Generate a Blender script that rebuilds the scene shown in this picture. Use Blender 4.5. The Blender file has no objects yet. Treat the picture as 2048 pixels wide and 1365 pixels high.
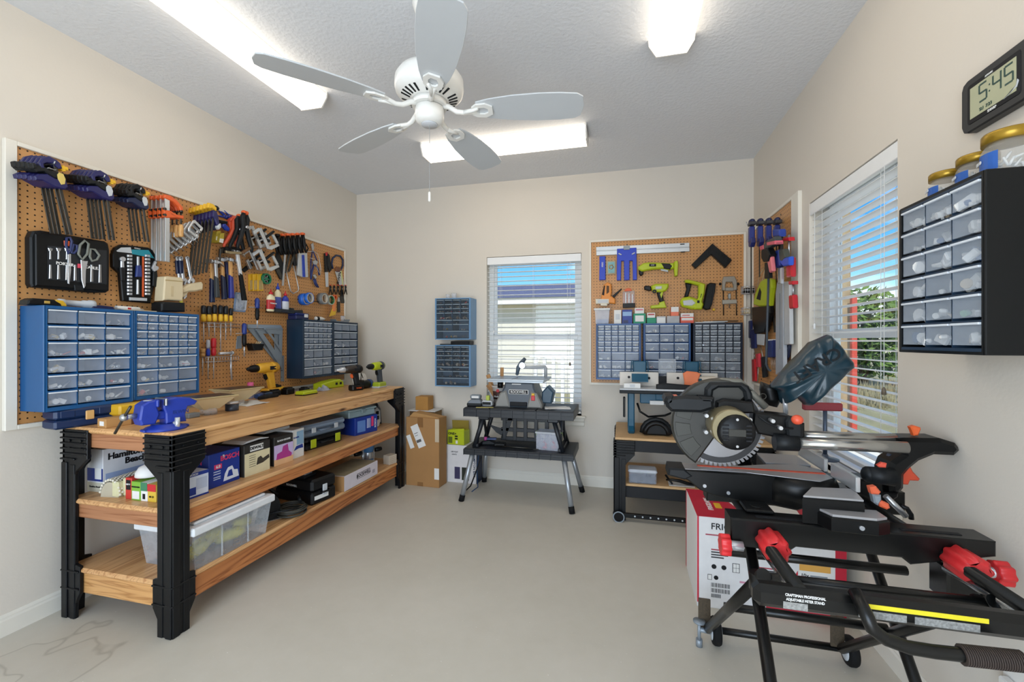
import bpy, bmesh, math, random
from mathutils import Vector, Matrix
sc = bpy.context.scene
COL = sc.collection
PI = math.pi
RND = random.Random(11)
# ---------------------------------------------------------------- camera, world, sun, exposure
FPX, YAW = 876.33, 0.2464
CAM = Vector((2.589, -3.891, 1.272))
RW, RH, RD = 3.615, 2.743, -5.2          # room: width, height, y of the wall behind the camera
cd = bpy.data.cameras.new('camera'); cam = bpy.data.objects.new('camera', cd); COL.objects.link(cam)
cam.location = CAM; cam.rotation_euler = (PI/2, 0, YAW)
cd.sensor_width = 36.0; cd.lens = 36.0*FPX/2048; cd.clip_start = .02; cd.clip_end = 300
sc.camera = cam
sc.view_settings.view_transform = 'Standard'; sc.view_settings.look = 'None'
sc.view_settings.gamma = 1; sc.view_settings.use_curve_mapping = False
sc.view_settings.exposure = 0.04
LAMP = 4.6        # emission of the fluorescent diffusers
wd = bpy.data.worlds.new('sky'); sc.world = wd; wd.use_nodes = True
nt = wd.node_tree; nt.nodes.clear()
wo = nt.nodes.new('ShaderNodeOutputWorld'); bg = nt.nodes.new('ShaderNodeBackground')
sky = nt.nodes.new('ShaderNodeTexSky'); sky.sky_type = 'NISHITA'; sky.sun_disc = False
sky.sun_elevation = math.radians(48); sky.sun_rotation = math.radians(200); sky.air_density = 1.0; sky.dust_density = .4; sky.ozone_density = 3
tcw = nt.nodes.new('ShaderNodeTexCoord'); nzw = nt.nodes.new('ShaderNodeTexNoise'); nzw.inputs['Scale'].default_value = 3.2; nzw.inputs['Detail'].default_value = 8
mpw = nt.nodes.new('ShaderNodeMapping'); mpw.inputs['Scale'].default_value = (1, 1, 2.6)
rpw = nt.nodes.new('ShaderNodeValToRGB'); rpw.color_ramp.elements[0].position = .5; rpw.color_ramp.elements[1].position = .66
mxw = nt.nodes.new('ShaderNodeMix'); mxw.data_type = 'RGBA'; mxw.inputs['B'].default_value = (9, 9.2, 9.6, 1)
nt.links.new(tcw.outputs['Generated'], mpw.inputs['Vector']); nt.links.new(mpw.outputs[0], nzw.inputs['Vector'])
nt.links.new(nzw.outputs['Fac'], rpw.inputs['Fac']); nt.links.new(rpw.outputs['Color'], mxw.inputs['Factor'])
hsw = nt.nodes.new('ShaderNodeHueSaturation'); hsw.inputs['Saturation'].default_value = 1.5; nt.links.new(sky.outputs[0], hsw.inputs['Color']); nt.links.new(hsw.outputs[0], mxw.inputs['A']); nt.links.new(mxw.outputs['Result'], bg.inputs['Color'])
bg.inputs['Strength'].default_value = .19; nt.links.new(bg.outputs[0], wo.inputs[0])
sd = bpy.data.lights.new('sun', 'SUN'); sd.energy = 4.3; sd.angle = .01; sd.color = (1, .95, .86)
sun = bpy.data.objects.new('sun', sd); COL.objects.link(sun)
sun.rotation_euler = Vector((.02, .75, -.85)).to_track_quat('-Z', 'Y').to_euler()

def daylight(name, loc, rot, sx, sy, power, col):
    l = bpy.data.lights.new(name, 'AREA'); l.shape = 'RECTANGLE'; l.size = sx; l.size_y = sy; l.energy = power; l.color = col
    o = bpy.data.objects.new(name, l); COL.objects.link(o); o.location = loc; o.rotation_euler = rot
daylight('doorway_daylight', (1.9, RD-.12, 1.08), (PI/2, 0, 0), 2.3, 2.1, 92, (.74, .86, 1))          # open double doorway behind the camera
# ---------------------------------------------------------------- materials (all procedural)
def lin(h):
    h = h.lstrip('#'); o = []
    for i in (0, 2, 4):
        c = int(h[i:i+2], 16)/255; o.append(c/12.92 if c <= .04045 else ((c+.055)/1.055)**2.4)
    return (*o, 1)
MATS = {}
def pm(col, rough=.5, metal=0, var=.10, scale=18, bump=0, coat=0, stretch=None, bscale=None):
    """plain coloured surface, slightly mottled by noise"""
    key = (col, rough, metal, var, scale, bump, coat, stretch, bscale)
    if key in MATS: return MATS[key]
    m = bpy.data.materials.new('surface'); m.use_nodes = True; n = m.node_tree; b = n.nodes['Principled BSDF']
    tc = n.nodes.new('ShaderNodeTexCoord'); nz = n.nodes.new('ShaderNodeTexNoise'); nz.inputs['Scale'].default_value = scale; nz.inputs['Detail'].default_value = 4
    src = tc.outputs['Object']
    if stretch:
        mp = n.nodes.new('ShaderNodeMapping'); mp.inputs['Scale'].default_value = stretch; n.links.new(src, mp.inputs[0]); src = mp.outputs[0]
    n.links.new(src, nz.inputs['Vector'])
    mx = n.nodes.new('ShaderNodeMix'); mx.data_type = 'RGBA'; c = lin(col)
    mx.inputs['A'].default_value = tuple(max(0, x*(1-var)) for x in c[:3])+(1,); mx.inputs['B'].default_value = tuple(min(1, x*(1+var)) for x in c[:3])+(1,)
    n.links.new(nz.outputs['Fac'], mx.inputs['Factor']); n.links.new(mx.outputs['Result'], b.inputs['Base Color'])
    b.inputs['Roughness'].default_value = rough; b.inputs['Metallic'].default_value = metal
    if max(c[:3]) < .02 and not metal: b.inputs['Specular IOR Level'].default_value = .3
    if coat: b.inputs['Coat Weight'].default_value = coat
    if bump:
        bp = n.nodes.new('ShaderNodeBump'); bp.inputs['Strength'].default_value = bump; bp.inputs['Distance'].default_value = .004
        if bscale:
            n2 = n.nodes.new('ShaderNodeTexNoise'); n2.inputs['Scale'].default_value = bscale; n2.inputs['Detail'].default_value = 3; n.links.new(src, n2.inputs['Vector']); n.links.new(n2.outputs['Fac'], bp.inputs['Height'])
        else: n.links.new(nz.outputs['Fac'], bp.inputs['Height'])
        n.links.new(bp.outputs[0], b.inputs['Normal'])
    MATS[key] = m; return m
def wood(light, dark, axis='y', rough=.45, gscale=1.0, knots=True):
    key = ('wood', light, dark, axis, rough, gscale, knots)
    if key in MATS: return MATS[key]
    m = bpy.data.materials.new('wood'); m.use_nodes = True; n = m.node_tree; b = n.nodes['Principled BSDF']
    tc = n.nodes.new('ShaderNodeTexCoord'); mp = n.nodes.new('ShaderNodeMapping'); k = 14*gscale
    sc_ = {'x': (.9*gscale, k, k), 'y': (k, .9*gscale, k), 'z': (k, k, .9*gscale)}[axis]
    mp.inputs['Scale'].default_value = sc_; n.links.new(tc.outputs['Object'], mp.inputs[0])
    n1 = n.nodes.new('ShaderNodeTexNoise'); n1.inputs['Scale'].default_value = 1.0; n1.inputs['Detail'].default_value = 3; n1.inputs['Distortion'].default_value = .6
    n.links.new(mp.outputs[0], n1.inputs['Vector'])
    ma = n.nodes.new('ShaderNodeMath'); ma.operation = 'MULTIPLY'; ma.inputs[1].default_value = 9; n.links.new(n1.outputs['Fac'], ma.inputs[0])
    fr = n.nodes.new('ShaderNodeMath'); fr.operation = 'PINGPONG'; fr.inputs[1].default_value = .5; n.links.new(ma.outputs[0], fr.inputs[0])
    rp = n.nodes.new('ShaderNodeValToRGB'); rp.color_ramp.elements[0].position = 0; rp.color_ramp.elements[1].position = .5
    rp.color_ramp.elements[0].color = lin(dark); rp.color_ramp.elements[1].color = lin(light); e = rp.color_ramp.elements.new(.16)
    d, l = lin(dark), lin(light); e.color = tuple(.3*d[i]+.7*l[i] for i in range(3))+(1,)
    n.links.new(fr.outputs[0], rp.inputs[0]); out = rp.outputs[0]
    if knots:
        mk = n.nodes.new('ShaderNodeMapping'); mk.inputs['Scale'].default_value = {'x': (2.2, 9, 9), 'y': (9, 2.2, 9), 'z': (9, 9, 2.2)}[axis]; n.links.new(tc.outputs['Object'], mk.inputs[0])
        vo = n.nodes.new('ShaderNodeTexVoronoi'); vo.inputs['Scale'].default_value = 1.0; n.links.new(mk.outputs[0], vo.inputs['Vector'])
        r2 = n.nodes.new('ShaderNodeValToRGB'); r2.color_ramp.elements[0].position = .03; r2.color_ramp.elements[1].position = .13
        n.links.new(vo.outputs['Distance'], r2.inputs[0])
        mx = n.nodes.new('ShaderNodeMix'); mx.data_type = 'RGBA'; mx.inputs['A'].default_value = lin('#4a2412'); n.links.new(r2.outputs[0], mx.inputs['Factor']); n.links.new(out, mx.inputs['B']); out = mx.outputs['Result']
    n.links.new(out, b.inputs['Base Color']); b.inputs['Roughness'].default_value = rough
    MATS[key] = m; return m
def clear(tint='#ffffff', opac=.4, rough=.25):
    """translucent plastic: part see-through, part milky"""
    key = ('clear', tint, opac, rough)
    if key in MATS: return MATS[key]
    m = bpy.data.materials.new('clear_plastic'); m.use_nodes = True; n = m.node_tree; b = n.nodes['Principled BSDF']; o = n.nodes['Material Output']
    tr = n.nodes.new('ShaderNodeBsdfTransparent'); mx = n.nodes.new('ShaderNodeMixShader'); nz = n.nodes.new('ShaderNodeTexNoise'); nz.inputs['Scale'].default_value = 25
    tc = n.nodes.new('ShaderNodeTexCoord'); n.links.new(tc.outputs['Object'], nz.inputs['Vector'])
    mr = n.nodes.new('ShaderNodeMapRange'); mr.inputs['To Min'].default_value = max(0, opac-.08); mr.inputs['To Max'].default_value = min(1, opac+.08)
    n.links.new(nz.outputs['Fac'], mr.inputs['Value']); n.links.new(mr.outputs[0], mx.inputs[0])
    b.inputs['Base Color'].default_value = lin(tint); b.inputs['Roughness'].default_value = rough
    n.links.new(tr.outputs[0], mx.inputs[1]); n.links.new(b.outputs[0], mx.inputs[2]); n.links.new(mx.outputs[0], o.inputs[0])
    MATS[key] = m; return m
def glow(col, strength):
    m = bpy.data.materials.new('glow'); m.use_nodes = True; n = m.node_tree; b = n.nodes['Principled BSDF']
    nz = n.nodes.new('ShaderNodeTexNoise'); nz.inputs['Scale'].default_value = 400; b.inputs['Roughness'].default_value = .4
    mx = n.nodes.new('ShaderNodeMix'); mx.data_type = 'RGBA'; c = lin(col); mx.inputs['A'].default_value = tuple(x*.94 for x in c[:3])+(1,); mx.inputs['B'].default_value = c
    n.links.new(nz.outputs['Fac'], mx.inputs['Factor']); n.links.new(mx.outputs['Result'], b.inputs['Emission Color'])
    b.inputs['Base Color'].default_value = c; b.inputs['Emission Strength'].default_value = strength
    return m
def grid_mat(base, hole, pitch, rad, axes):
    """pegboard: brown hardboard with a regular grid of dark holes"""
    m = bpy.data.materials.new('pegboard'); m.use_nodes = True; n = m.node_tree; b = n.nodes['Principled BSDF']
    tc = n.nodes.new('ShaderNodeTexCoord'); sp = n.nodes.new('ShaderNodeSeparateXYZ'); n.links.new(tc.outputs['Object'], sp.inputs[0])
    def mth(op, a, v=None):
        q = n.nodes.new('ShaderNodeMath'); q.operation = op
        for i, x in enumerate((a, v)):
            if x is None: continue
            if isinstance(x, (int, float)): q.inputs[i].default_value = x
            else: n.links.new(x, q.inputs[i])
        return q.outputs[0]
    ds = []
    for ax in axes:
        s = mth('DIVIDE', sp.outputs[ax], pitch); s = mth('SUBTRACT', mth('FRACT', s), .5); ds.append(mth('MULTIPLY', s, s))
    d = mth('SQRT', mth('ADD', ds[0], ds[1])); h = mth('LESS_THAN', d, rad/pitch)
    nz = n.nodes.new('ShaderNodeTexNoise'); nz.inputs['Scale'].default_value = 6; nz.inputs['Detail'].default_value = 6; n.links.new(tc.outputs['Object'], nz.inputs['Vector'])
    c = lin(base); m1 = n.nodes.new('ShaderNodeMix'); m1.data_type = 'RGBA'; m1.inputs['A'].default_value = tuple(x*.86 for x in c[:3])+(1,); m1.inputs['B'].default_value = tuple(x*1.12 for x in c[:3])+(1,)
    n.links.new(nz.outputs['Fac'], m1.inputs['Factor'])
    m2 = n.nodes.new('ShaderNodeMix'); m2.data_type = 'RGBA'; n.links.new(h, m2.inputs['Factor']); n.links.new(m1.outputs['Result'], m2.inputs['A']); m2.inputs['B'].default_value = lin(hole)
    n.links.new(m2.outputs['Result'], b.inputs['Base Color']); b.inputs['Roughness'].default_value = .42
    return m
# ---------------------------------------------------------------- mesh builder
class M:
    def __init__(s): s.v = []; s.f = []; s.mi = []; s.sm = []; s.T = Matrix.Identity(4)
    def add(s, vs, fs, mi=0, smooth=False):
        o = len(s.v); s.v += [tuple(s.T @ Vector(p)) for p in vs]
        for k, f in enumerate(fs):
            s.f.append(tuple(i+o for i in f)); s.mi.append(mi); s.sm.append(smooth if isinstance(smooth, bool) else smooth[k])
        return s
    def box(s, x0, x1, y0, y1, z0, z1, b=0.0, mi=0):
        b = min(b, .49*abs(x1-x0), .49*abs(y1-y0), .49*abs(z1-z0))
        x0, x1 = min(x0, x1), max(x0, x1); y0, y1 = min(y0, y1), max(y0, y1); z0, z1 = min(z0, z1), max(z0, z1)
        if b <= 0:
            v = [(x, y, z) for x in (x0, x1) for y in (y0, y1) for z in (z0, z1)]
            return s.add(v, [(0, 1, 3, 2), (4, 6, 7, 5), (0, 4, 5, 1), (2, 3, 7, 6), (0, 2, 6, 4), (1, 5, 7, 3)], mi)
        V = []; I = {}
        for a, (X, sx) in enumerate(((x0, 1), (x1, -1))):
            for c, (Y, sy) in enumerate(((y0, 1), (y1, -1))):
                for d, (Z, sz) in enumerate(((z0, 1), (z1, -1))):
                    for q, p in enumerate(((X, Y+sy*b, Z+sz*b), (X+sx*b, Y, Z+sz*b), (X+sx*b, Y+sy*b, Z))): I[a, c, d, q] = len(V); V.append(p)
        F = []
        for a in (0, 1): F.append([I[a, c, d, 0] for c, d in ((0, 0), (0, 1), (1, 1), (1, 0))][::1 if a == 0 else -1])
        for c in (0, 1): F.append([I[a, c, d, 1] for a, d in ((0, 0), (1, 0), (1, 1), (0, 1))][::1 if c == 0 else -1])
        for d in (0, 1): F.append([I[a, c, d, 2] for a, c in ((0, 0), (0, 1), (1, 1), (1, 0))][::1 if d == 0 else -1])
        for c in (0, 1):
            for d in (0, 1): F.append([I[0, c, d, 1], I[1, c, d, 1], I[1, c, d, 2], I[0, c, d, 2]])
        for a in (0, 1):
            for d in (0, 1): F.append([I[a, 0, d, 0], I[a, 1, d, 0], I[a, 1, d, 2], I[a, 0, d, 2]])
        for a in (0, 1):
            for c in (0, 1): F.append([I[a, c, 0, 0], I[a, c, 1, 0], I[a, c, 1, 1], I[a, c, 0, 1]])
        for a in (0, 1):
            for c in (0, 1):
                for d in (0, 1): F.append([I[a, c, d, q] for q in (0, 1, 2)])
        return s.add(V, F, mi)
    def cb(s, c, sz, b=0.0, mi=0):
        return s.box(c[0]-sz[0]/2, c[0]+sz[0]/2, c[1]-sz[1]/2, c[1]+sz[1]/2, c[2]-sz[2]/2, c[2]+sz[2]/2, b, mi)
    def cyl(s, p0, p1, r0, r1=None, n=14, cap=True, mi=0):
        r1 = r0 if r1 is None else r1; p0 = Vector(p0); p1 = Vector(p1); d = (p1-p0).normalized()
        a = d.orthogonal().normalized(); c = d.cross(a); V = []; F = []; S = []
        for p, r in ((p0, r0), (p1, r1)):
            for i in range(n): t = 2*PI*i/n; V.append(tuple(p+(a*math.cos(t)+c*math.sin(t))*r))
        for i in range(n): F.append((i, (i+1) % n, n+(i+1) % n, n+i)); S.append(True)
        if cap: F += [tuple(range(n))[::-1], tuple(range(n, 2*n))]; S += [False, False]
        return s.add(V, F, mi, S)
    def tube(s, pts, r, n=8, closed=False, mi=0, cap=True):
        P = [Vector(p) for p in pts]; N = len(P); V = []; F = []; S = []; nr = None
        rs = r if isinstance(r, (list, tuple)) else [r]*N
        for i in range(N):
            if closed: t = P[(i+1) % N]-P[i-1]
            else: t = P[min(i+1, N-1)]-P[max(i-1, 0)]
            t.normalize()
            nr = t.orthogonal().normalized() if nr is None else (nr-t*nr.dot(t)).normalized()
            bn = t.cross(nr)
            for k in range(n): a = 2*PI*k/n; V.append(tuple(P[i]+(nr*math.cos(a)+bn*math.sin(a))*rs[i]))
        for i in range(N if closed else N-1):
            j = (i+1) % N
            for k in range(n): F.append((i*n+k, i*n+(k+1) % n, j*n+(k+1) % n, j*n+k)); S.append(True)
        if not closed and cap: F += [tuple(range(n))[::-1], tuple(range((N-1)*n, N*n))]; S += [False, False]
        return s.add(V, F, mi, S)
    def lathe(s, prof, n=24, o=(0, 0, 0), axis='z', mi=0, smooth=True):
        V = []; F = []; o = Vector(o)
        for r, h in prof:
            for i in range(n):
                a = 2*PI*i/n; p = (r*math.cos(a), r*math.sin(a), h)
                p = {'z': p, 'y': (p[0], p[2], p[1]), 'x': (p[2], p[0], p[1])}[axis]; V.append(tuple(o+Vector(p)))
        k = len(prof)
        for j in range(k-1):
            for i in range(n): F.append((j*n+i, j*n+(i+1) % n, (j+1)*n+(i+1) % n, (j+1)*n+i))
        S = [smooth]*len(F)
        if prof[0][0] > 1e-6: F.append(tuple(range(n))[::-1]); S.append(False)
        if prof[-1][0] > 1e-6: F.append(tuple(range((k-1)*n, k*n))); S.append(False)
        return s.add(V, F, mi, S)
    def ell(s, c, r, n=16, m=10, mi=0):
        pr = [(math.sin(PI*j/m), -math.cos(PI*j/m)) for j in range(m+1)]; pr[0] = (1e-7, -1); pr[-1] = (1e-7, 1)
        T = s.T.copy(); s.T = T @ Matrix.Translation(c) @ Matrix.Diagonal((*r, 1)); s.lathe(pr, n, mi=mi); s.T = T; return s
    def prism(s, poly, y0, y1, b=0.0, mi=0, plane='xz', smooth=False):
        """polygon in the plane, extruded from y0 (front) to y1, optional chamfer on the front and back rims"""
        n = len(poly); A = sum(poly[i][0]*poly[(i+1) % n][1]-poly[(i+1) % n][0]*poly[i][1] for i in range(n))
        if A < 0: poly = poly[::-1]
        def inset(d):
            if d <= 0: return list(poly)
            o = []
            for i in range(n):
                p, c, q = Vector(poly[i-1]), Vector(poly[i]), Vector(poly[(i+1) % n]); e, g = (c-p), (q-c)
                if e.length < 1e-9 or g.length < 1e-9: o.append(tuple(c)); continue
                e.normalize(); g.normalize(); na = Vector((-e.y, e.x)); nb = Vector((-g.y, g.x)); k = na+nb; l = k.length
                k = na if l < 1e-6 else k/l
                o.append(tuple(c+k*min(d/max(k.dot(na), .4), 2.2*d)))
            return o
        rings = [(poly, y0), (poly, y1)] if b <= 0 else [(inset(b), y0), (poly, y0+b*(1 if y1 > y0 else -1)), (poly, y1-b*(1 if y1 > y0 else -1)), (inset(b), y1)]
        mp = {'xz': lambda a, c, h: (a, h, c), 'xy': lambda a, c, h: (a, c, h), 'yz': lambda a, c, h: (h, a, c)}[plane]
        V = []; F = []; S = []
        for pl, h in rings: V += [mp(p[0], p[1], h) for p in pl]
        for j in range(len(rings)-1):
            for i in range(n): F.append((j*n+i, j*n+(i+1) % n, (j+1)*n+(i+1) % n, (j+1)*n+i)); S.append(smooth)
        F += [tuple(range(n))[::-1], tuple(range((len(rings)-1)*n, len(rings)*n))]; S += [False, False]
        return s.add(V, F, mi, S)
    def torus(s, c, R_, r, axis='y', n=24, k=8, a0=0, a1=2*PI, mi=0):
        full = abs(a1-a0-2*PI) < 1e-6; pts = []
        for i in range(n if full else n+1):
            a = a0+(a1-a0)*i/n; x, y = R_*math.cos(a), R_*math.sin(a)
            pts.append(Vector(c)+Vector({'y': (x, 0, y), 'z': (x, y, 0), 'x': (0, x, y)}[axis]))
        return s.tube(pts, r, k, closed=full, mi=mi)
    def ring(s, c, ro, ri, h, axis='y', n=24, mi=0):
        pr = [(ri, 0), (ro, 0), (ro, h), (ri, h), (ri, 0)]; k = len(s.f); s.lathe(pr, n, c, axis, mi); s.f = s.f[:-2] if len(s.f)-k > 4*n else s.f; s.mi = s.mi[:len(s.f)]; s.sm = s.sm[:len(s.f)]
        for q in range(k, len(s.f)): s.sm[q] = (q-k)//n % 2 == 1
        return s
    def at(s, loc=(0, 0, 0), rx=0, ry=0, rz=0, sc_=1):
        s.T = Matrix.Translation(loc) @ Matrix.Rotation(rz, 4, 'Z') @ Matrix.Rotation(ry, 4, 'Y') @ Matrix.Rotation(rx, 4, 'X') @ Matrix.Scale(sc_, 4); return s
    def build(s, name, mats, parent=None, loc=None, rot=None, label=None):
        me = bpy.data.meshes.new(name); me.from_pydata(s.v, [], s.f)
        for m in (mats if isinstance(mats, (list, tuple)) else [mats]): me.materials.append(m)
        me.polygons.foreach_set('material_index', s.mi); me.polygons.foreach_set('use_smooth', s.sm); me.update()
        bm = bmesh.new(); bm.from_mesh(me); bmesh.ops.recalc_face_normals(bm, faces=bm.faces); bm.to_mesh(me); bm.free()
        o = bpy.data.objects.new(name, me); COL.objects.link(o)
        if parent: o.parent = parent
        if loc is not None: o.location = loc
        if rot is not None: o.rotation_euler = rot
        if label: o['label'] = label
        return o
def tag(o, label, cat, group=None, kind=None):
    o['label'] = label; o['category'] = cat
    if group: o['group'] = group
    if kind: o['kind'] = kind
    return o
def thing(name, label, cat, loc, rz=0.0, group=None):
    o = bpy.data.objects.new(name, None); COL.objects.link(o); o.empty_display_size = .05
    o.location = loc; o.rotation_euler = (0, 0, rz); return tag(o, label, cat, group)
def struct(o, label=None):
    o['kind'] = 'structure'
    if label: o['label'] = label
    return o
def dup(root, loc, rz=None, label=None, group=None, rot=None):
    r = root.copy(); COL.objects.link(r); r.location = loc
    if rz is not None: r.rotation_euler = (0, 0, rz)
    if rot is not None: r.rotation_euler = rot
    if label: r['label'] = label
    if group: r['group'] = group
    for ch in [c for c in bpy.data.objects if c.parent == root]:
        c = ch.copy(); COL.objects.link(c); c.parent = r
        for g in [q for q in bpy.data.objects if q.parent == ch]:
            d = g.copy(); COL.objects.link(d); d.parent = c
    return r
def text(s, size, mat, parent, loc, rot=(PI/2, 0, 0), name='lettering', bold=.0, sx=1.0, align='CENTER', ext=.0006, shear=0):
    cu = bpy.data.curves.new('t', 'FONT'); cu.body = s; cu.size = size; cu.align_x = align; cu.align_y = 'CENTER'; cu.extrude = ext; cu.offset = bold*size; cu.resolution_u = 3; cu.shear = shear
    t = bpy.data.objects.new('t', cu); COL.objects.link(t); dg = bpy.context.evaluated_depsgraph_get(); dg.update()
    me = bpy.data.meshes.new_from_object(t.evaluated_get(dg)); bpy.data.objects.remove(t)
    me.name = name; me.materials.clear(); me.materials.append(mat)
    o = bpy.data.objects.new(name, me); COL.objects.link(o); o.parent = parent; o.location = loc; o.rotation_euler = rot; o.scale = (sx, 1, 1); return o
# a point of the photograph carried onto a real plane of the room
CY, SY = math.cos(YAW), math.sin(YAW)
def ray(u, v): r = (u-1024)/FPX; return Vector((r*CY-SY, r*SY+CY, -(v-682.5)/FPX))
def on(u, v, ax, val): d = ray(u, v); i = 'xyz'.index(ax); return CAM+d*((val-CAM[i])/d[i])
WALL = {'L': ('x', 0.0, 1, PI/2), 'B': ('y', 0.0, -1, 0.0), 'R': ('x', RW, -1, -PI/2)}
def wpt(w, p, out=0.0): ax, b, sg, _ = WALL[w]; return on(p[0], p[1], ax, b+sg*out)
def wloc(w, root, p): return {'L': p.y-root.y, 'B': p.x-root.x, 'R': root.y-p.y}[w], p.z-root.z
# crops used while measuring -> photograph pixels
def crop(x0, y0, w, ow): k = w/ow; return lambda x, y: (x0+x*k, y0+y*k)
cA = crop(0, 270, 350, 1365); cB = crop(290, 370, 430, 2024); cC = crop(0, 580, 420, 1911); cD = crop(380, 560, 440, 2002); cE = crop(120, 780, 380, 1017); cF = crop(370, 780, 460, 1495)
cG = crop(780, 470, 410, 1696); cH = crop(790, 730, 410, 1805); cI = crop(1170, 450, 330, 1365); cJ = crop(1460, 380, 180, 585); cK = crop(1200, 680, 520, 1868); cL = crop(1600, 60, 448, 849); cM = crop(1300, 820, 748, 1873)
class It:
    """a thing hung on a wall: its outline comes from wall coordinates, with real thickness"""
    def __init__(s, w, name, label, cat, cr, a, out=.012, group=None):
        s.w = w; s.cr = cr or (lambda x, y: (x, y)); s.out = out; s.p = wpt(w, s.cr(*a), out); s.root = thing(name, label, cat, s.p, WALL[w][3], group)
    def xy(s, pts, out=None): return [wloc(s.w, s.p, wpt(s.w, s.cr(*q), s.out if out is None else out)) for q in pts]
    def pr(s, part, pts, y0, y1, mat, b=.0015, parent=None, out=None, label=None):
        return M().prism(s.xy(pts, out), y0, y1, b).build(part, mat, parent or s.root, label=label)
    def tb(s, part, pts, r, mat, y=0.0, n=8, parent=None, closed=False):
        return M().tube([(a, y, c) for a, c in s.xy(pts)], r, n, closed).build(part, mat, parent or s.root)
def ordn(i): return ['first', 'second', 'third', 'fourth', 'fifth', 'sixth', 'seventh', 'eighth', 'ninth'][i]
# palette
WHITE = pm('#e9e6e0', .5, var=.03); BLACK = pm('#0b0c0e', .42, var=.25, scale=30); BLK2 = pm('#14171a', .5, var=.2); RUB = pm('#0f0f10', .8, var=.2)
STEEL = pm('#b9bcc0', .3, .9, var=.08, scale=60); DSTEEL = pm('#4a4844', .38, .8, var=.2, scale=60); CHROME = pm('#cfd2d6', .2, .55, var=.04); ALU = pm('#c9cdd0', .35, .7, var=.05, scale=40)
BLUE = pm('#1b4f86', .4, var=.12); NAVY = pm('#0d1c40', .42, var=.15); ROYAL = pm('#1d3fb0', .4, var=.1); PURP = pm('#1d1d55', .42, var=.15)
RED = pm('#c8222c', .4, var=.1); ORANGE = pm('#e2622e', .45, var=.1); YEL = pm('#e8b62a', .45, var=.08); LIME = pm('#b6c31c', .42, var=.08); TEALB = pm('#17495c', .45, var=.12)
GREY = pm('#8d9298', .5, var=.08); LGREY = pm('#c4c8cc', .5, var=.05); PAPER = pm('#e6e5e2', .7, var=.03); KRAFT = pm('#a97d4c', .75, var=.08, scale=8, bump=.05); INK = pm('#17181c', .6, var=.1)
BEIGE = pm('#d8c7a4', .5, var=.06); WOODH = wood('#d9a867', '#b9824a', 'z', .4, 2, False); GREEN = pm('#15704a', .45)
CLEAR = clear('#eef2f8', .30, .2); MILK = clear('#e6ecf4', .62, .3); AMBER = clear('#d9c58a', .45, .3)
# ================================================================ the room
WALLM = pm('#ddd5c9', .85, var=.015, scale=5, bump=.12, bscale=70); CEILM = pm('#dfe1e4', .9, var=.03, scale=30, bump=.75, bscale=55)
TRIM = pm('#e7e2d6', .45, var=.02)
def floor_mat():
    m = bpy.data.materials.new('concrete'); m.use_nodes = True; n = m.node_tree; b = n.nodes['Principled BSDF']; tc = n.nodes.new('ShaderNodeTexCoord')
    def nz(scl, det, rough=.6):
        q = n.nodes.new('ShaderNodeTexNoise'); q.inputs['Scale'].default_value = scl; q.inputs['Detail'].default_value = det; q.inputs['Roughness'].default_value = rough; n.links.new(tc.outputs['Object'], q.inputs['Vector']); return q
    a = nz(1.3, 6); f = nz(14, 5); sp = nz(90, 2)
    def mix(fac, A, B):
        q = n.nodes.new('ShaderNodeMix'); q.data_type = 'RGBA'; n.links.new(fac, q.inputs['Factor'])
        for k, x in (('A', A), ('B', B)):
            if isinstance(x, tuple): q.inputs[k].default_value = x
            else: n.links.new(x, q.inputs[k])
        return q.outputs['Result']
    r = n.nodes.new('ShaderNodeValToRGB'); r.color_ramp.elements[0].position = .35; r.color_ramp.elements[1].position = .65; n.links.new(a.outputs['Fac'], r.inputs[0])
    c = mix(r.outputs[0], lin('#c4beb0'), lin('#d0cabe')); c2 = mix(f.outputs['Fac'], lin('#c0b9aa'), lin('#d3cdc0'))
    q = n.nodes.new('ShaderNodeMix'); q.data_type = 'RGBA'; q.inputs['Factor'].default_value = .4; n.links.new(c, q.inputs['A']); n.links.new(c2, q.inputs['B']); c = q.outputs['Result']
    r3 = n.nodes.new('ShaderNodeValToRGB'); r3.color_ramp.elements[0].position = .72; r3.color_ramp.elements[1].position = .76; n.links.new(sp.outputs['Fac'], r3.inputs[0])
    c = mix(r3.outputs[0], c, lin('#e8e5de'))
    mp = n.nodes.new('ShaderNodeMapping'); mp.inputs['Location'].default_value = (-.42, 2.72, 0); n.links.new(tc.outputs['Object'], mp.inputs[0])
    vd = n.nodes.new('ShaderNodeVectorMath'); vd.operation = 'ADD'; n.links.new(mp.outputs[0], vd.inputs[0]); n.links.new(nz(3, 2).outputs['Color'], vd.inputs[1])
    vl = n.nodes.new('ShaderNodeVectorMath'); vl.operation = 'LENGTH'; vs_ = n.nodes.new('ShaderNodeVectorMath'); vs_.operation = 'SUBTRACT'; vs_.inputs[1].default_value = (.5, .5, .5); n.links.new(vd.outputs[0], vs_.inputs[0]); n.links.new(vs_.outputs[0], vl.inputs[0])
    r4 = n.nodes.new('ShaderNodeValToRGB'); e4 = r4.color_ramp.elements; e4[0].position = .0; e4[0].color = (.05, .05, .05, 1); e4[1].position = .30; e4[1].color = (0, 0, 0, 1)
    for p_, v_ in ((.18, .06), (.195, .4), (.21, .02)): q4 = e4.new(p_); q4.color = (v_, v_, v_, 1)
    n.links.new(vl.outputs['Value'], r4.inputs[0]); c = mix(r4.outputs[0], c, lin('#7d7668'))
    n.links.new(c, b.inputs['Base Color']); b.inputs['Roughness'].default_value = .42; b.inputs['Specular IOR Level'].default_value = .35
    return m
struct(M().box(-.2, RW+.2, RD-.2, .2, -.12, 0).build('floor', floor_mat()))
struct(M().box(-.2, RW+.2, RD-.2, .2, RH, RH+.15).build('ceiling', CEILM))
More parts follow.
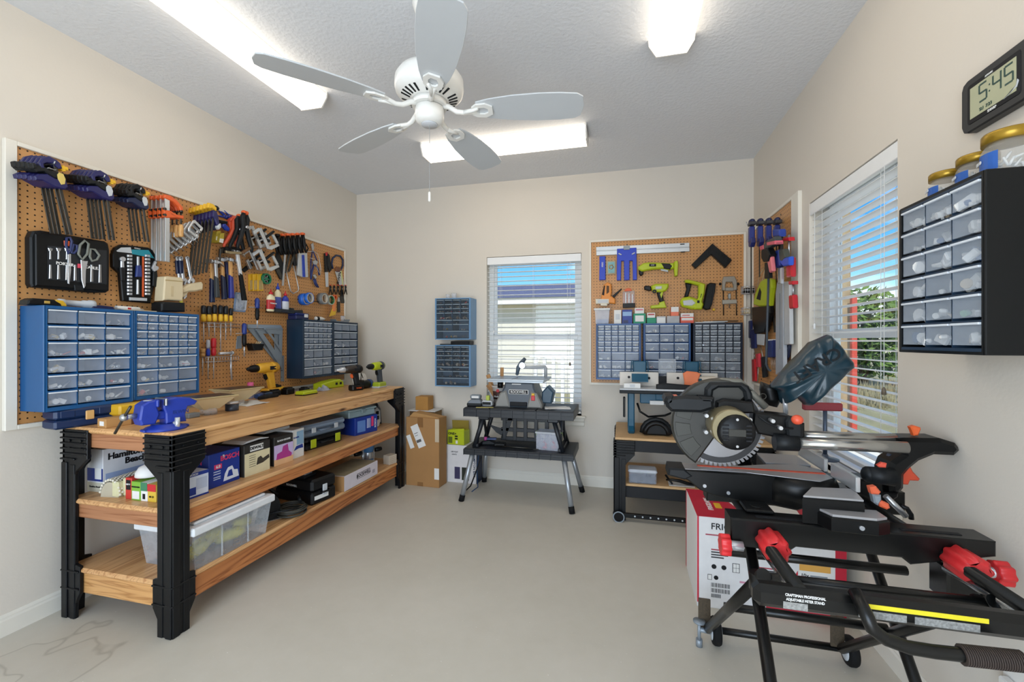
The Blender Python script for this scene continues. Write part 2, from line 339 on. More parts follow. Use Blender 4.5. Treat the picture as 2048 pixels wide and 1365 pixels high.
struct(M().box(-.14, 0, RD, .14, 0, RH).build('wall_left', WALLM))
struct(M().box(0, .75, RD-.14, RD, 0, RH).box(3.05, RW, RD-.14, RD, 0, RH).box(.75, 3.05, RD-.14, RD, 2.13, RH).build('wall_rear', WALLM))
BX0, BX1, WZ0, WZ1 = 1.368, 2.241, .615, 2.05
m = M().box(0, BX0, 0, .14, 0, RH).box(BX1, RW, 0, .14, 0, RH).box(BX0, BX1, 0, .14, 0, WZ0).box(BX0, BX1, 0, .14, WZ1, RH)
struct(m.build('wall_back', WALLM))
QY0, QY1 = -1.897, -1.077
m = M().box(RW, RW+.14, RD, QY0, 0, RH).box(RW, RW+.14, QY1, .14, 0, RH).box(RW, RW+.14, QY0, QY1, 0, WZ0).box(RW, RW+.14, QY0, QY1, WZ1, RH)
struct(m.build('wall_right', WALLM))
def baseb(name, L_, loc, rz):
    p = [(0, 0), (-.014, 0), (-.014, .066), (-.010, .074), (-.010, .080), (-.004, .092), (0, .092)]
    struct(M().prism(p, 0, L_, plane='yz').build(name, TRIM, None, loc, (0, 0, rz)))
baseb('baseboard_left', -RD, (0, RD, 0), PI/2); baseb('baseboard_back', RW-.03, (.015, 0, 0), 0); baseb('baseboard_right', -RD, (RW, 0, 0), -PI/2)
def pane_mat():
    m = bpy.data.materials.new('window_glass'); m.use_nodes = True; n = m.node_tree; o = n.nodes['Material Output']; n.nodes.remove(n.nodes['Principled BSDF'])
    t = n.nodes.new('ShaderNodeBsdfTransparent'); g = n.nodes.new('ShaderNodeBsdfGlossy'); g.inputs['Roughness'].default_value = .02; x = n.nodes.new('ShaderNodeMixShader')
    lf = n.nodes.new('ShaderNodeLayerWeight'); lf.inputs[0].default_value = .5; pw = n.nodes.new('ShaderNodeMath'); pw.operation = 'POWER'; pw.inputs[1].default_value = 5; n.links.new(lf.outputs['Facing'], pw.inputs[0]); lw = n.nodes.new('ShaderNodeMath'); lw.operation = 'MULTIPLY_ADD'; lw.inputs[1].default_value = .5; lw.inputs[2].default_value = .03; n.links.new(pw.outputs[0], lw.inputs[0]); nz = n.nodes.new('ShaderNodeTexNoise'); nz.inputs['Scale'].default_value = 2; tt = n.nodes.new('ShaderNodeMix'); tt.data_type = 'RGBA'
    tt.inputs['A'].default_value = (.93, .96, .95, 1); tt.inputs['B'].default_value = (.95, .97, .97, 1); n.links.new(nz.outputs['Fac'], tt.inputs['Factor']); n.links.new(tt.outputs['Result'], t.inputs[0])
    n.links.new(lw.outputs[0], x.inputs[0]); n.links.new(t.outputs[0], x.inputs[1]); n.links.new(g.outputs[0], x.inputs[2]); n.links.new(x.outputs[0], o.inputs[0]); return m
GLASS = pane_mat(); VINYL = pm('#eef0f0', .35, var=.02)
def window(name, w, loc, rz, lab):
    h = WZ1-WZ0; r = bpy.data.objects.new(name, None); COL.objects.link(r); r.location = loc; r.rotation_euler = (0, 0, rz); struct(r, lab)
    f = .04; y0, y1 = .085, .138; mz = .70
    M().box(-w/2, -w/2+f, y0, y1, 0, h).box(w/2-f, w/2, y0, y1, 0, h).box(-w/2+f, w/2-f, y0, y1, h-f, h).box(-w/2+f, w/2-f, y0, y1, 0, f).build('frame', VINYL, r)
    s = M(); a = w/2-f
    s.box(-a, a, .113, .134, mz-.02, mz+.02, .003).box(-a, -a+.028, .113, .134, mz+.02, h-f).box(a-.028, a, .113, .134, mz+.02, h-f).box(-a+.028, a-.028, .113, .134, h-f-.028, h-f).build('upper_sash', VINYL, r)
    s = M().box(-a, a, .09, .112, mz-.028, mz+.012, .003).box(-a, -a+.036, .09, .112, f+.045, mz-.028).box(a-.036, a, .09, .112, f+.045, mz-.028).box(-a, a, .09, .112, f, f+.045, .003).build('lower_sash', VINYL, r)
    M().box(-a+.028, a-.028, .122, .126, mz+.02, h-f-.028).build('upper_pane', GLASS, r)
    M().box(-a+.036, a-.036, .1, .104, f+.045, mz-.028).build('lower_pane', GLASS, r)
    M().box(-w/2-.04, w/2+.04, -.045, 0, -.022, 0, .006).box(-w/2, w/2, 0, .085, -.022, 0).build('sill', TRIM, r)
    M().prism([(0, -.022), (-.022, -.022), (-.022, -.045), (-.014, -.06), (-.014, -.085), (-.006, -.097), (0, -.097)], -w/2-.025, w/2+.025, plane='yz').build('apron', TRIM, r)
    return r
window('window_1', BX1-BX0, ((BX0+BX1)/2, 0, WZ0), 0, 'white single hung window in the back wall'); window('window_2', QY1-QY0, (RW, (QY0+QY1)/2, WZ0), -PI/2, 'white single hung window in the right wall')
SLAT = pm('#f1f2f2', .4, var=.02)
def blind(name, lab, w, loc, rz, pitch, tilt):
    h = WZ1-WZ0; r = thing(name, lab, 'window blind', loc, rz); w = w-.012
    M().box(-w/2, w/2, .012, .06, h-.05, h-.004, .003).box(-w/2-.003, w/2+.003, .002, .010, h-.072, h-.004, .003).build('headrail', SLAT, r)
    m = M(); z = h-.095; ct, st = math.cos(tilt), math.sin(tilt); zs = []
    while z > .05:
        V = []
        for x in (-w/2, w/2):
            for k in range(5):
                t = (k-2)/2; yy = t*.025; zz = -.003*t*t
                for e in (.0013, -.0013): V.append((x, .038+yy*ct-(zz+e)*st, z+yy*st+(zz+e)*ct))
        F = []
        for k in range(4): a = 2*k; F += [(a, a+2, 12-2+a+2, 10+a), (a+1, 11+a, 13+a, a+3)]
        F += [(0, 10, 11, 1), (8, 9, 19, 18), (0, 1, 3, 5, 7, 9, 8, 6, 4, 2), (10, 12, 14, 16, 18, 19, 17, 15, 13, 11)]
        m.add(V, F); zs.append(z); z -= pitch
    m.build('slats', SLAT, r)
    M().box(-w/2, w/2, .014, .062, .012, .03, .004).build('bottom_rail', SLAT, r)
    lad = M()
    for x in (-w*.36, 0, w*.36) if w > .83 else (-w*.34, w*.34):
        for y in (.0115, .0645): lad.cyl((x, y, .03), (x, y, h-.05), .0011, n=5)
    lad.build('ladder_cord', SLAT, r)
    x = w*.39; M().tube([(x, .004, h-.07), (x+.001, .003, h*.6), (x, .002, .47)], .0014, 5).build('lift_cord', SLAT, r)
    M().lathe([(.002, .03), (.007, .022), (.009, 0), (.001, -.002)], 10, (x, .002, .44)).build('cord_tassel', pm('#6b5f50', .5), r)
    M().tube([(-w*.43, .004, h-.07), (-w*.43, .002, h*.52)], .0018, 5).lathe([(.002, .018), (.006, .012), (.006, -.012), (.001, -.016)], 8, (-w*.43, .002, h*.52-.01)).build('tilt_cord', SLAT, r)
blind('window_blind', 'white slatted blind in the back wall window, slats level', BX1-BX0, ((BX0+BX1)/2, 0, WZ0), 0, .0425, 0.0)
blind('window_blind', 'white slatted blind in the right wall window, slats level', QY1-QY0, (RW, (QY0+QY1)/2, WZ0), -PI/2, .0425, -.06)
# ---------------------------------------------------------------- ceiling
LENS = glow('#fff1dd', LAMP)
def fixture(label, loc, rz):
    r = thing('ceiling_light', label, 'ceiling light', loc, rz, 'fluorescent ceiling lights')
    L_ = 1.22; w0, w1, d = .105, .066, .083
    M().box(-L_/2, L_/2, -.1, .1, -.012, 0).build('housing', WHITE, r)
    p = [(-w0, -.012), (-w0+.004, -.03), (-w1, -d), (w1, -d), (w0-.004, -.03), (w0, -.012)]
    M().prism(p, -L_/2+.008, L_/2-.008, plane='yz').build('diffuser', LENS, r)
    e = [(-w0-.003, 0), (-w0, -.03), (-w1-.004, -d-.004), (w1+.004, -d-.004), (w0, -.03), (w0+.003, 0)]
    for s in (-1, 1): M().prism(e, s*L_/2, s*(L_/2-.009), plane='yz').build('end_cap', WHITE, r)
fixture('fluorescent ceiling light along the left wall, over the workbench side', (.79, -2.25, RH), PI/2)
fixture('fluorescent ceiling light nearest the back wall, behind the fan', (1.745, -.80, RH), 0)
fixture('fluorescent ceiling light along the right wall, right of the fan', (2.82, -2.25, RH), PI/2)
FX, FY = 1.779, -2.136; FW = pm('#ecebe6', .32, var=.02)
fan = thing('ceiling_fan', 'white five blade ceiling fan with a pull chain, hanging from the ceiling', 'ceiling fan', (FX, FY, RH))
Z = lambda z: z-RH
M().lathe([(.072, 0), (.074, -.015), (.066, -.04), (.045, -.065), (.02, -.078), (.001, -.079)], 28).build('canopy', FW, fan)
M().cyl((0, 0, -.07), (0, 0, Z(2.44)), .0135).lathe([(.014, Z(2.47)), (.03, Z(2.46)), (.036, Z(2.435)), (.02, Z(2.43))], 20).build('downrod', FW, fan)
M().lathe([(.03, Z(2.445)), (.09, Z(2.44)), (.13, Z(2.425)), (.146, Z(2.40)), (.148, Z(2.365)), (.143, Z(2.345)), (.125, Z(2.328)), (.075, Z(2.312)), (.06, Z(2.308))], 48).build('motor_housing', FW, fan)
for k in range(30):
    if k % 6 == 5: continue
    M().at(rz=2*PI*k/30).add([(.084, -.0035, Z(2.3125)), (.084, .0035, Z(2.3125)), (.121, .005, Z(2.3250)), (.121, -.005, Z(2.3250)), (.084, -.0035, Z(2.3185)), (.084, .0035, Z(2.3185)), (.121, .005, Z(2.332)), (.121, -.005, Z(2.332))], [(0, 1, 2, 3), (4, 5, 6, 7), (0, 1, 5, 4), (2, 3, 7, 6), (1, 2, 6, 5), (0, 3, 7, 4)]).build('vent_slot', BLK2, fan)
M().cyl((0, 0, Z(2.308)), (0, 0, Z(2.285)), .075, n=32).lathe([(.052, Z(2.285)), (.062, Z(2.28)), (.063, Z(2.245)), (.058, Z(2.225)), (.044, Z(2.212)), (.001, Z(2.209))], 32).build('switch_housing', FW, fan)
M().lathe([(.036, Z(2.211)), (.034, Z(2.2065)), (.001, Z(2.206))], 24).build('switch_cap', pm('#cfd2d6', .3), fan)
half = [(.205, .042), (.26, .058), (.36, .074), (.47, .081), (.56, .080), (.63, .073), (.655, .055), (.664, .0)]
bp = half+[(x, -y) for x, y in half[-2::-1]]
for k in range(5):
    a = math.radians(-61.4+72*k); zc = Z(2.272)
    m = M().at((0, 0, zc), rz=a); m.T = m.T @ Matrix.Rotation(math.radians(-11), 4, 'X')
    b = m.prism(bp, -.003, .003, .0012, plane='xy').build('blade', pm('#c6cacd', .4, var=.02), fan)
    m = M().at((0, 0, zc), rz=a); m.T = m.T @ Matrix.Rotation(math.radians(-11), 4, 'X')
    o_ = [(.185, .02), (.205, .037), (.245, .04), (.275, .022), (.275, -.022), (.245, -.04), (.205, -.037), (.185, -.02)]
    i_ = [(x*.55+.104, y*.5) for x, y in o_]; V = [(x, y, h) for P_ in (o_, i_) for h in (-.004, -.012) for x, y in P_]; F = []
    for i in range(8):
        j = (i+1) % 8; F += [(i, j, 16+j, 16+i), (8+i, 24+i, 24+j, 8+j), (i, 8+i, 8+j, j), (16+i, 16+j, 24+j, 24+i)]
    m.add(V, F)
    m.T = Matrix.Translation((0, 0, 0)) @ Matrix.Rotation(a, 4, 'Z')
    m.tube([(.055, 0, Z(2.29)), (.085, 0, Z(2.285)), (.12, 0, Z(2.262)), (.15, 0, Z(2.258)), (.19, .008, Z(2.264)), (.215, .02, Z(2.266))], [.013, .012, .011, .010, .009, .006], 8)
    m.tube([(.15, 0, Z(2.258)), (.19, -.008, Z(2.262)), (.215, -.02, Z(2.262))], [.010, .009, .006], 8)
    m.build('blade_bracket', FW, b)
ch = M()
for z in range(60): ch.ell((.0, -.0, Z(2.205)-z*.0048), (.0018, .0018, .0026), 6, 4)
ch = ch.build('pull_chain', STEEL, fan)
M().lathe([(.002, .02), (.006, .015), (.006, -.02), (.001, -.024)], 10, (0, 0, Z(1.90))).build('chain_fob', WHITE, ch)
# ---------------------------------------------------------------- outside
GRASS = pm('#8f8a6a', .9, var=.35, scale=3, bump=.3); SIDE = pm('#d9d3c8', .8, var=.06, scale=4); ROOFM = pm('#5d6485', .8, var=.3, scale=14, bump=.3, stretch=(1, 4, 4)); WSIDE = pm('#f0f0ee', .7, var=.03); STONE = pm('#a48f70', .9, var=.4, scale=7, bump=.6)
tag(M().box(-30, 60, .2, 60, -.3, -.2).box(RW+.2, 60, -30, .2, -.3, -.2).build('lawn', GRASS), 'dry grassy ground outside the windows', 'ground', kind='stuff')
tag(M().box(RW+.16, 7.5, -3, 3.7, -.2, -.14).build('patio', pm('#d9d5cc', .8, var=.05)), 'pale concrete patio added to bounce sunlight up outside the right window', 'patio')  # added slab: throws sunlight up under the blind slats
h = thing('neighbour_house', 'pale house with blue grey shingle roof seen through the back window', 'house', (0, 8.6, -.2))
m = M(); z = 0
while z < 2.62: m.add([(-6, 0, z), (5, 0, z), (5, .25, z), (-6, .25, z), (-6, .018, z+.17), (5, .018, z+.17), (5, .25, z+.17), (-6, .25, z+.17)], [(0, 1, 5, 4), (0, 3, 2, 1), (4, 5, 6, 7), (0, 4, 7, 3), (1, 2, 6, 5)]); z += .17
m.build('siding', SIDE, h)
M().box(-6.2, 5.2, -.42, .2, 2.56, 2.60).box(-6.2, 5.2, -.46, -.42, 2.52, 2.74).build('eave', pm('#efece2', .6), h)
rf = M()
for i in range(16):
    a, b = i/16, (i+1)/16; y0, z0, y1, z1 = -.5+4.8*a, 2.74+.95*a, -.5+4.8*b, 2.74+.95*b
    rf.add([(-6.4, y0, z0+.02), (5.4, y0, z0+.02), (5.4, y1, z1), (-6.4, y1, z1), (-6.4, y0, z0-.05), (5.4, y0, z0-.05), (5.4, y1, z1-.08), (-6.4, y1, z1-.08)], [(0, 1, 2, 3), (4, 7, 6, 5), (0, 4, 5, 1), (0, 3, 7, 4), (1, 5, 6, 2), (2, 6, 7, 3)])
rf.build('roof', ROOFM, h)
M().box(-2.3, -1.3, -.03, .02, 1.0, 2.2).build('window', pm('#8f7f57', .3), h)
rl = thing('sun_patch_railing', 'white railing shape standing in for sunlight outside the lower half of the back window', 'railing', (1.1, 4.2, -.2))  # sunlit rectangles on the neighbour's wall, put into a white railing's shape
M().box(-.2, 1.4, -.03, .03, 1.16, 1.22, .005).build('top_rail', WSIDE, rl); M().box(-.2, 1.4, -.03, .03, .16, .22, .005).build('bottom_rail', WSIDE, rl)
for k in range(9): M().box(-.12+k*.17, -.06+k*.17, -.02, .02, .22, 1.16).build('sun_patch_bar', WSIDE, rl)
w_ = thing('house_wing', 'white wing of the house with a white framed window, outside the right window', 'house wing', (4.0, 4.2, -.2))
M().box(0, 1.78, 0, .2, 0, 4.2).build('wing_wall', WSIDE, w_)
wf = M().box(.75, 1.55, -.05, 0, .75, .85).box(.75, 1.55, -.05, 0, 2.35, 2.45).box(.75, .85, -.05, 0, .85, 2.35).box(1.45, 1.55, -.05, 0, .85, 2.35).box(.85, 1.45, -.05, 0, 1.55, 1.65).box(1.12, 1.18, -.05, 0, .85, 2.35).build('window_frame', VINYL, w_)
M().box(.85, 1.45, -.02, 0, .85, 2.35).build('window_pane', pm('#8fa0b4', .1), wf)
tag(M().box(5.80, 6.02, 3.95, 4.25, -.2, 4.4, .02).build('stone_column', STONE), 'tan stone porch column outside the right window', 'column')
tag(M().box(5.965, 6.035, 3.80, 3.87, -.2, 1.95, .005).build('porch_post', pm('#c24a3a', .6)), 'red painted post beside the stone column outside', 'post')
LEAF = pm('#5f7a35', .7, var=.55, scale=.8)
def tree(label, loc, r, hh, n, seed):
    t = thing('tree', label, 'tree', loc); q = random.Random(seed); m = M()
    M().tube([(0, 0, 0), (.05, .02, hh*.4), (0, .1, hh*.8)], [.16, .11, .05], 8).build('trunk', pm('#5d4a38', .9, var=.3), t)
    for i in range(n):
        d = Vector((q.gauss(0, 1), q.gauss(0, 1), q.gauss(0, .9))).normalized()*(q.random()**.35)
        c = Vector((d.x*r[0], d.y*r[1], hh*.62+d.z*r[2])); k = q.uniform(.10, .22); a = Vector((q.gauss(0, 1), q.gauss(0, 1), q.gauss(0, 1))).normalized(); b = a.orthogonal().normalized()
        m.add([tuple(c-a*k), tuple(c+b*k*.4), tuple(c+a*k), tuple(c-b*k*.4)], [(0, 1, 2, 3)])
    m.build('foliage', LEAF, t)
tree('broad green tree outside the right window, beyond the red post', (10.6, 13.6, -.2), (1.5, 1.5, 1.6), 2.8, 2600, 1)
tree('darker green tree outside, at the right edge of the right window', (13.9, 13.2, -.2), (1.5, 1.3, 1.4), 2.8, 2200, 2)
q = random.Random(5); m = M()
for i in range(1500):
    x, y = q.uniform(7.0, 10.5), q.uniform(7.0, 11.6); k = q.uniform(.1, .4); a = q.random()*6.28
    m.add([(x, y, -.2), (x+.05*math.cos(a), y+.05*math.sin(a), -.2), (x+q.uniform(-.1, .1), y, -.2+k)], [(0, 1, 2)])
tag(m.build('dry_brush', pm('#9a9070', .9, var=.5, scale=2)), 'dry brush and tall weeds on the ground outside', 'brush', kind='stuff')
# ================================================================ tool boards
def pegboard(name, label, w, x0, x1, z0, z1, st, rl, loc):
    r = thing(name, label, 'pegboard', loc, WALL[w][3])
    ax = grid_mat('#c99259', '#241609', .0254, .0036, (0, 2))
    M().box(x0, x1, -.012, -.006, z0, z1).box(x0+.05, x1-.05, -.006, 0, z0+.05, z1-.05).build('panel', ax, r)
    a, b = st
    m = M().box(x0-a, x0, -.022, 0, z0-rl, z1+rl, .002).box(x1, x1+b, -.022, 0, z0-rl, z1+rl, .002).box(x0, x1, -.022, 0, z1, z1+rl, .002).box(x0, x1, -.022, 0, z0-rl, z0, .002)
    m.build('frame', TRIM, r)
    s = M()
    for x in (x0+.25*(x1-x0), x0+.5*(x1-x0), x0+.75*(x1-x0)):
        for z in (z0+.035, z1-.035): s.cyl((x, -.0145, z), (x, -.012, z), .006, n=8)
    s.build('mounting_screw', DSTEEL, r); return r
pegboard('pegboard', 'long brown pegboard of hanging tools on the left wall above the workbench', 'L', 0, 2.335, .904, 2.128, (.04, .012), .02, (0, -2.5585, 0))
pegboard('pegboard', 'square brown pegboard on the back wall, right of the window', 'B', 2.3264, 3.537, .911, 2.132, (.014, .02), .02, (0, 0, 0))
pegboard('pegboard', 'narrow brown pegboard on the right wall, beside the blind', 'R', .04, .867, .95, 2.14, (.02, .11), .02, (RW, 0, 0))
# ---------------------------------------------------------------- drawer cabinets
TRAY = clear('#dfe6ee', .07, .2)
def drawer_mesh(w, h, d, mat):
    m = M(); t = .0018
    m.box(-w/2, w/2, 0, t, 0, h).box(-w/2, w/2, t, d, 0, t, mi=1).box(-w/2, -w/2+t, t, d, t, h*.9, mi=1).box(w/2-t, w/2, t, d, t, h*.9, mi=1).box(-w/2, w/2, d-t, d, t, h*.9, mi=1)
    o = m.build('drawer', [mat, TRAY]); return o
LIP = pm('#dfe6ee', .3, var=.03)
def cabinet(w, label, loc, size, rows, col, side=None, dmat=None, junk=None, fill=.75, seed=1, gap=.017, lip=LIP, inner=None, js=1.0):
    W_, D_, H_ = size; q = random.Random(seed)
    r = thing('drawer_cabinet', label, 'drawer cabinet', loc, WALL[w][3]); bm = pm(col, .38, var=.06)
    b = .014; m = M(); m.box(-W_/2, W_/2, -.004, 0, 0, H_).box(-W_/2, -W_/2+.008, -D_, -.004, 0, H_, .002).box(W_/2-.008, W_/2, -D_, -.004, 0, H_, .002).box(-W_/2+.008, W_/2-.008, -D_, -.004, 0, .008).box(-W_/2+.008, W_/2-.008, -D_, -.004, H_-.008, H_)
    tot = sum(x[1] for x in rows); z = H_-b; u = (H_-2*b)/tot; iw = W_-2*b; fr = M()
    m.box(-W_/2+.008, -W_/2+b, -D_, -.01, .008, H_-.008).box(W_/2-b, W_/2-.008, -D_, -.01, .008, H_-.008)
    m.build('body', bm, r)
    fr.box(-W_/2+b, W_/2-b, -D_, -D_+.02, H_-b, H_-.008).box(-W_/2+b, W_/2-b, -D_, -D_+.02, .008, b)
    cache = {}; jm = M(); J = junk or [PAPER, STEEL, pm('#d8d4cc', .5), pm('#9c8f7a', .6), pm('#c25a4a', .5), pm('#c9b06a', .4)]
    dm = dmat or clear('#d3e1f6', .20, .2)
    for n, rh in rows:
        h = rh*u; cw = iw/n
        fr.box(-W_/2+b, W_/2-b, -D_+.001, -.006, z-h-.0025, z-h+.0025)
        for k in range(n):
            xc = -W_/2+b+cw*(k+.5); dw, dh = cw-.008, h-gap
            if k: fr.box(xc-cw/2-.001, xc-cw/2+.001, -D_+.004, -.006, z-h, z)
            if (dw, dh) in cache: o = cache[dw, dh].copy(); COL.objects.link(o)
            else: o = cache[dw, dh] = drawer_mesh(dw, dh, D_-.02, dm)
            o.parent = r; o.location = (xc, -D_+.003, z-h+gap-.007)
            if ('l', dw) in cache: l = cache['l', dw].copy(); COL.objects.link(l)
            else: l = cache['l', dw] = M().box(-dw/2, dw/2, -.007, .002, -.002, .004, .001).build('drawer_lip', lip)
            l.parent = o; l.location = (0, 0, dh)
            if q.random() < fill:
                for _ in range(q.randint(3, 8)):
                    s = q.uniform(.2, .55)*dh*js; cx = xc+q.uniform(-.36, .36)*dw; cy = -D_+.012+q.uniform(.1, .45)*min(.06, D_*.5); cz = z-h+gap-.005+s*.5; mi = q.choices(range(len(J)), [5, 3, 4, 1.2, .5, .6][:len(J)])[0]; k_ = q.random()
                    jm.at((cx, cy, cz), rx=q.uniform(-.3, .3), ry=q.uniform(-.8, .8), rz=q.uniform(-.6, .6))
                    if k_ < .5: jm.cb((0, 0, 0), (s*q.uniform(.6, 1.6), s*.5, s*q.uniform(.3, .9)), s*.1, mi)
                    elif k_ < .8: jm.cyl((0, -s*.3, 0), (0, s*.3, 0), s*.4, n=10, mi=mi)
                    else: jm.cyl((-s*.8, 0, 0), (s*.8, 0, 0), s*.14, n=6, mi=mi)
        z -= h
    fr.build('divider_grid', bm if not inner else pm(inner, .45), r)
    jo = jm.at().build('small_hardware', J, None, loc, (0, 0, WALL[w][3])); tag(jo, 'assorted small hardware inside '+(label if len(label.split()) < 12 else 'the '+' '.join(label.split()[:9])), 'hardware', kind='stuff'); jo['label'] = 'assorted small hardware in drawers of the '+HW.pop(0)
    return r
HW = ['leftmost blue cabinet above the vise', 'second blue cabinet above the workbench', 'dark cabinet above the yellow drill', 'dark cabinet nearest the back corner', 'upper pale blue cabinet', 'lower pale blue cabinet', 'left cabinet beside the back window', 'middle cabinet on the back pegboard', 'navy cabinet at the back right corner', 'black cabinet below the clock']
R18 = [(3, 1)]*6; R39 = [(6, .62)]*5+[(3, 1)]*3; R22 = [(4, .7)]*3+[(4, 1.15)]+[(2, .7), (2, 1.1), (1, 1.2)]
cabinet('L', 'wide blue drawer cabinet with eighteen clear drawers, nearest end of the left pegboard', (.012, -2.365, .962), (.362, .146, .466), R18, '#1a558a', seed=2)
cabinet('L', 'blue drawer cabinet with many small clear drawers, second along the left pegboard', (.012, -2.000, .966), (.360, .142, .463), R39, '#1a558a', seed=3, fill=.8, gap=.012)
cabinet('L', 'dark drawer cabinet with small clear drawers, third along the left pegboard', (.012, -.778, .975), (.366, .152, .468), R39, '#0f2a40', seed=4, fill=.5, gap=.012)
cabinet('L', 'dark drawer cabinet with large clear drawers at the far end of the left pegboard', (.012, -.408, .975), (.366, .152, .468), R18, '#0f2a40', seed=5, fill=.5)
JD = [pm('#c9bfae', .6), pm('#8d8376', .5), pm('#6d5842', .6), RED, pm('#d9d6cf', .5), pm('#b0932e', .5)]
cabinet('B', 'upper pale blue drawer cabinet on the back wall, left of the window', (1.095, 0, 1.285), (.345, .165, .378), R22, '#6c97bf', dmat=clear('#5a6672', .22, .2), junk=JD, fill=1, seed=6, inner='#22384a', lip=pm('#8fa0ac', .3), gap=.009)
cabinet('B', 'lower pale blue drawer cabinet on the back wall, left of the window', (1.095, 0, .858), (.345, .165, .378), R22, '#6c97bf', dmat=clear('#5a6672', .22, .2), junk=JD, fill=1, seed=7, inner='#22384a', lip=pm('#8fa0ac', .3), gap=.009)
cabinet('B', 'blue drawer cabinet at the left side of the back pegboard', (2.557, -.012, .95), (.362, .148, .466), R39, '#1f4f88', seed=8, gap=.012)
cabinet('B', 'blue drawer cabinet with eighteen large drawers, middle of three on the back pegboard', (2.938, -.012, .95), (.362, .148, .466), R18, '#1f4f88', seed=9)
cabinet('B', 'dark navy drawer cabinet at the right side of the back pegboard', (3.316, -.012, .95), (.362, .148, .466), R39, '#0d1b30', seed=10, fill=.9, gap=.012, dmat=clear('#aab4c0', .34, .25))
cabinet('R', 'black drawer cabinet with eighteen clear drawers on the right wall below the clock', (RW, -2.41, 1.237), (.345, .172, .452), R18, '#0b0e10', inner='#1d3349', seed=12, fill=1, js=1.45, dmat=clear('#cfdcec', .26, .2), junk=[PAPER, pm('#e8e8e6', .5), pm('#dcdad4', .5), pm('#c9b79a', .5), pm('#7db08a', .5), BLUE])  # dark blue inner colour stands in for sky reflected inside the black cabinet
# ---------------------------------------------------------------- workbench on the left
PINE = wood('#dfae78', '#b98250', 'y', .4, 1.0); PINEX = wood('#d9a468', '#b07a44', 'x', .4, 1.0); PINED = wood('#c8814a', '#8f4f26', 'y', .45, .8); PINEDX = wood('#b27c56', '#8f5936', 'x', .5, .8); TOPW = wood('#e2b078', '#bd8850', 'y', .3, 1.2, False)
LEGM = pm('#0c0e11', .38, var=.3, scale=12, bump=.15)
def bench_leg(parent, x, y, sx, sy, h, top=.13, low=.23, mat=LEGM, low_ribs=True, wide=.155):
    """corner post of two ribbed flanges; outward corner at (x, y), body inward"""
    m = M(); S = Matrix.Translation((x, y, 0)) @ Matrix.Diagonal((-sx, -sy, 1, 1))
    def outline():
        p = [(0, 0), (0, h), (wide, h), (wide, h-top), (.085, h-top-.06), (.078, h-top-.075)]
        if low_ribs: p += [(.078, low+.02), (.108, low+.012), (.108, low-.11), (.08, low-.16)]
        return p+[(.078, 0)]
    for fl in (0, 1):
        m.T = S if fl == 0 else S @ Matrix(((0, 1, 0, 0), (1, 0, 0, 0), (0, 0, 1, 0), (0, 0, 0, 1)))
        o = outline(); m.prism(o, 0, .016, .002)
        m.box(0, .034, -.006, 0, .0, h-top-.02, .003).box(.05, .078, -.003, 0, 0, h-top-.03, .002)
        for k in range(6): m.box(-.006, wide*(1 if k < 5 else .55), -.008, 0, h-.018-k*top/5.4, h-.010-k*top/5.4, .0025)
        if low_ribs:
            for z in (low-.012, low-.092): m.box(-.005, .108, -.007, 0, z-.004, z+.004, .0025)
        for zz in (h-.05, h-.085):
            for xx in (.05, .12): m.cyl((xx, -.006, zz), (xx, 0, zz), .006, n=8)
    return m.build('leg', mat, parent)
wb = thing('workbench', 'long wooden workbench with black ribbed plastic legs and two lower shelves along the left wall', 'workbench', (.42, -1.415, 0))
bx = lambda x: x-.42
by = lambda y: y+1.415
wx0, wx1, wy0, wy1 = .085, .732, -2.437, -.393
for sx, sy in ((1, -1), (-1, -1), (1, 1), (-1, 1)): bench_leg(wb, bx(wx1 if sx > 0 else wx0), by(wy0 if sy < 0 else wy1), sx, sy, .866)
def deck(name, z, t, mat, nose, apron, a0):
    d = M(); pl_ = [(bx(wx0+.005), by(wy0+.006)), (bx(wx1-.006), by(wy0+.006)), (bx(wx1-.006), by(wy1-.006)), (bx(wx0+.005), by(wy1-.006))]
    d.prism(pl_, z-t, z, .008, plane='xy'); o = d.build(name, mat, wb)
    M().box(bx(wx1-.05), bx(wx1-.018), by(wy0+.02), by(wy1-.02), a0, z-t, .003).build('front_rail', apron[0], o)
    M().box(bx(wx0+.018), bx(wx1-.052), by(wy0+.02), by(wy0+.055), a0, z-t, .003).build('end_rail', apron[1], o)
    M().box(bx(wx0+.018), bx(wx1-.052), by(wy1-.055), by(wy1-.02), a0, z-t, .003).build('end_rail', apron[1], o)
    M().box(bx(wx0+.018), bx(wx0+.05), by(wy0+.06), by(wy1-.06), a0, z-t, .003).build('rear_rail', apron[0], o)
deck('top', .876, .026, TOPW, 0, (PINE, PINEDX), .784); deck('middle_shelf', .546, .024, PINE, 0, (PINED, PINEDX), .458); deck('bottom_shelf', .232, .024, PINE, 0, (PINED, PINEX), .112)
M().box(bx(wx0+.004), bx(wx0+.014), by(wy0+.09), by(wy1-.09), .232, .546).build('back_panel', pm('#2a2622', .8), wb) if False else None
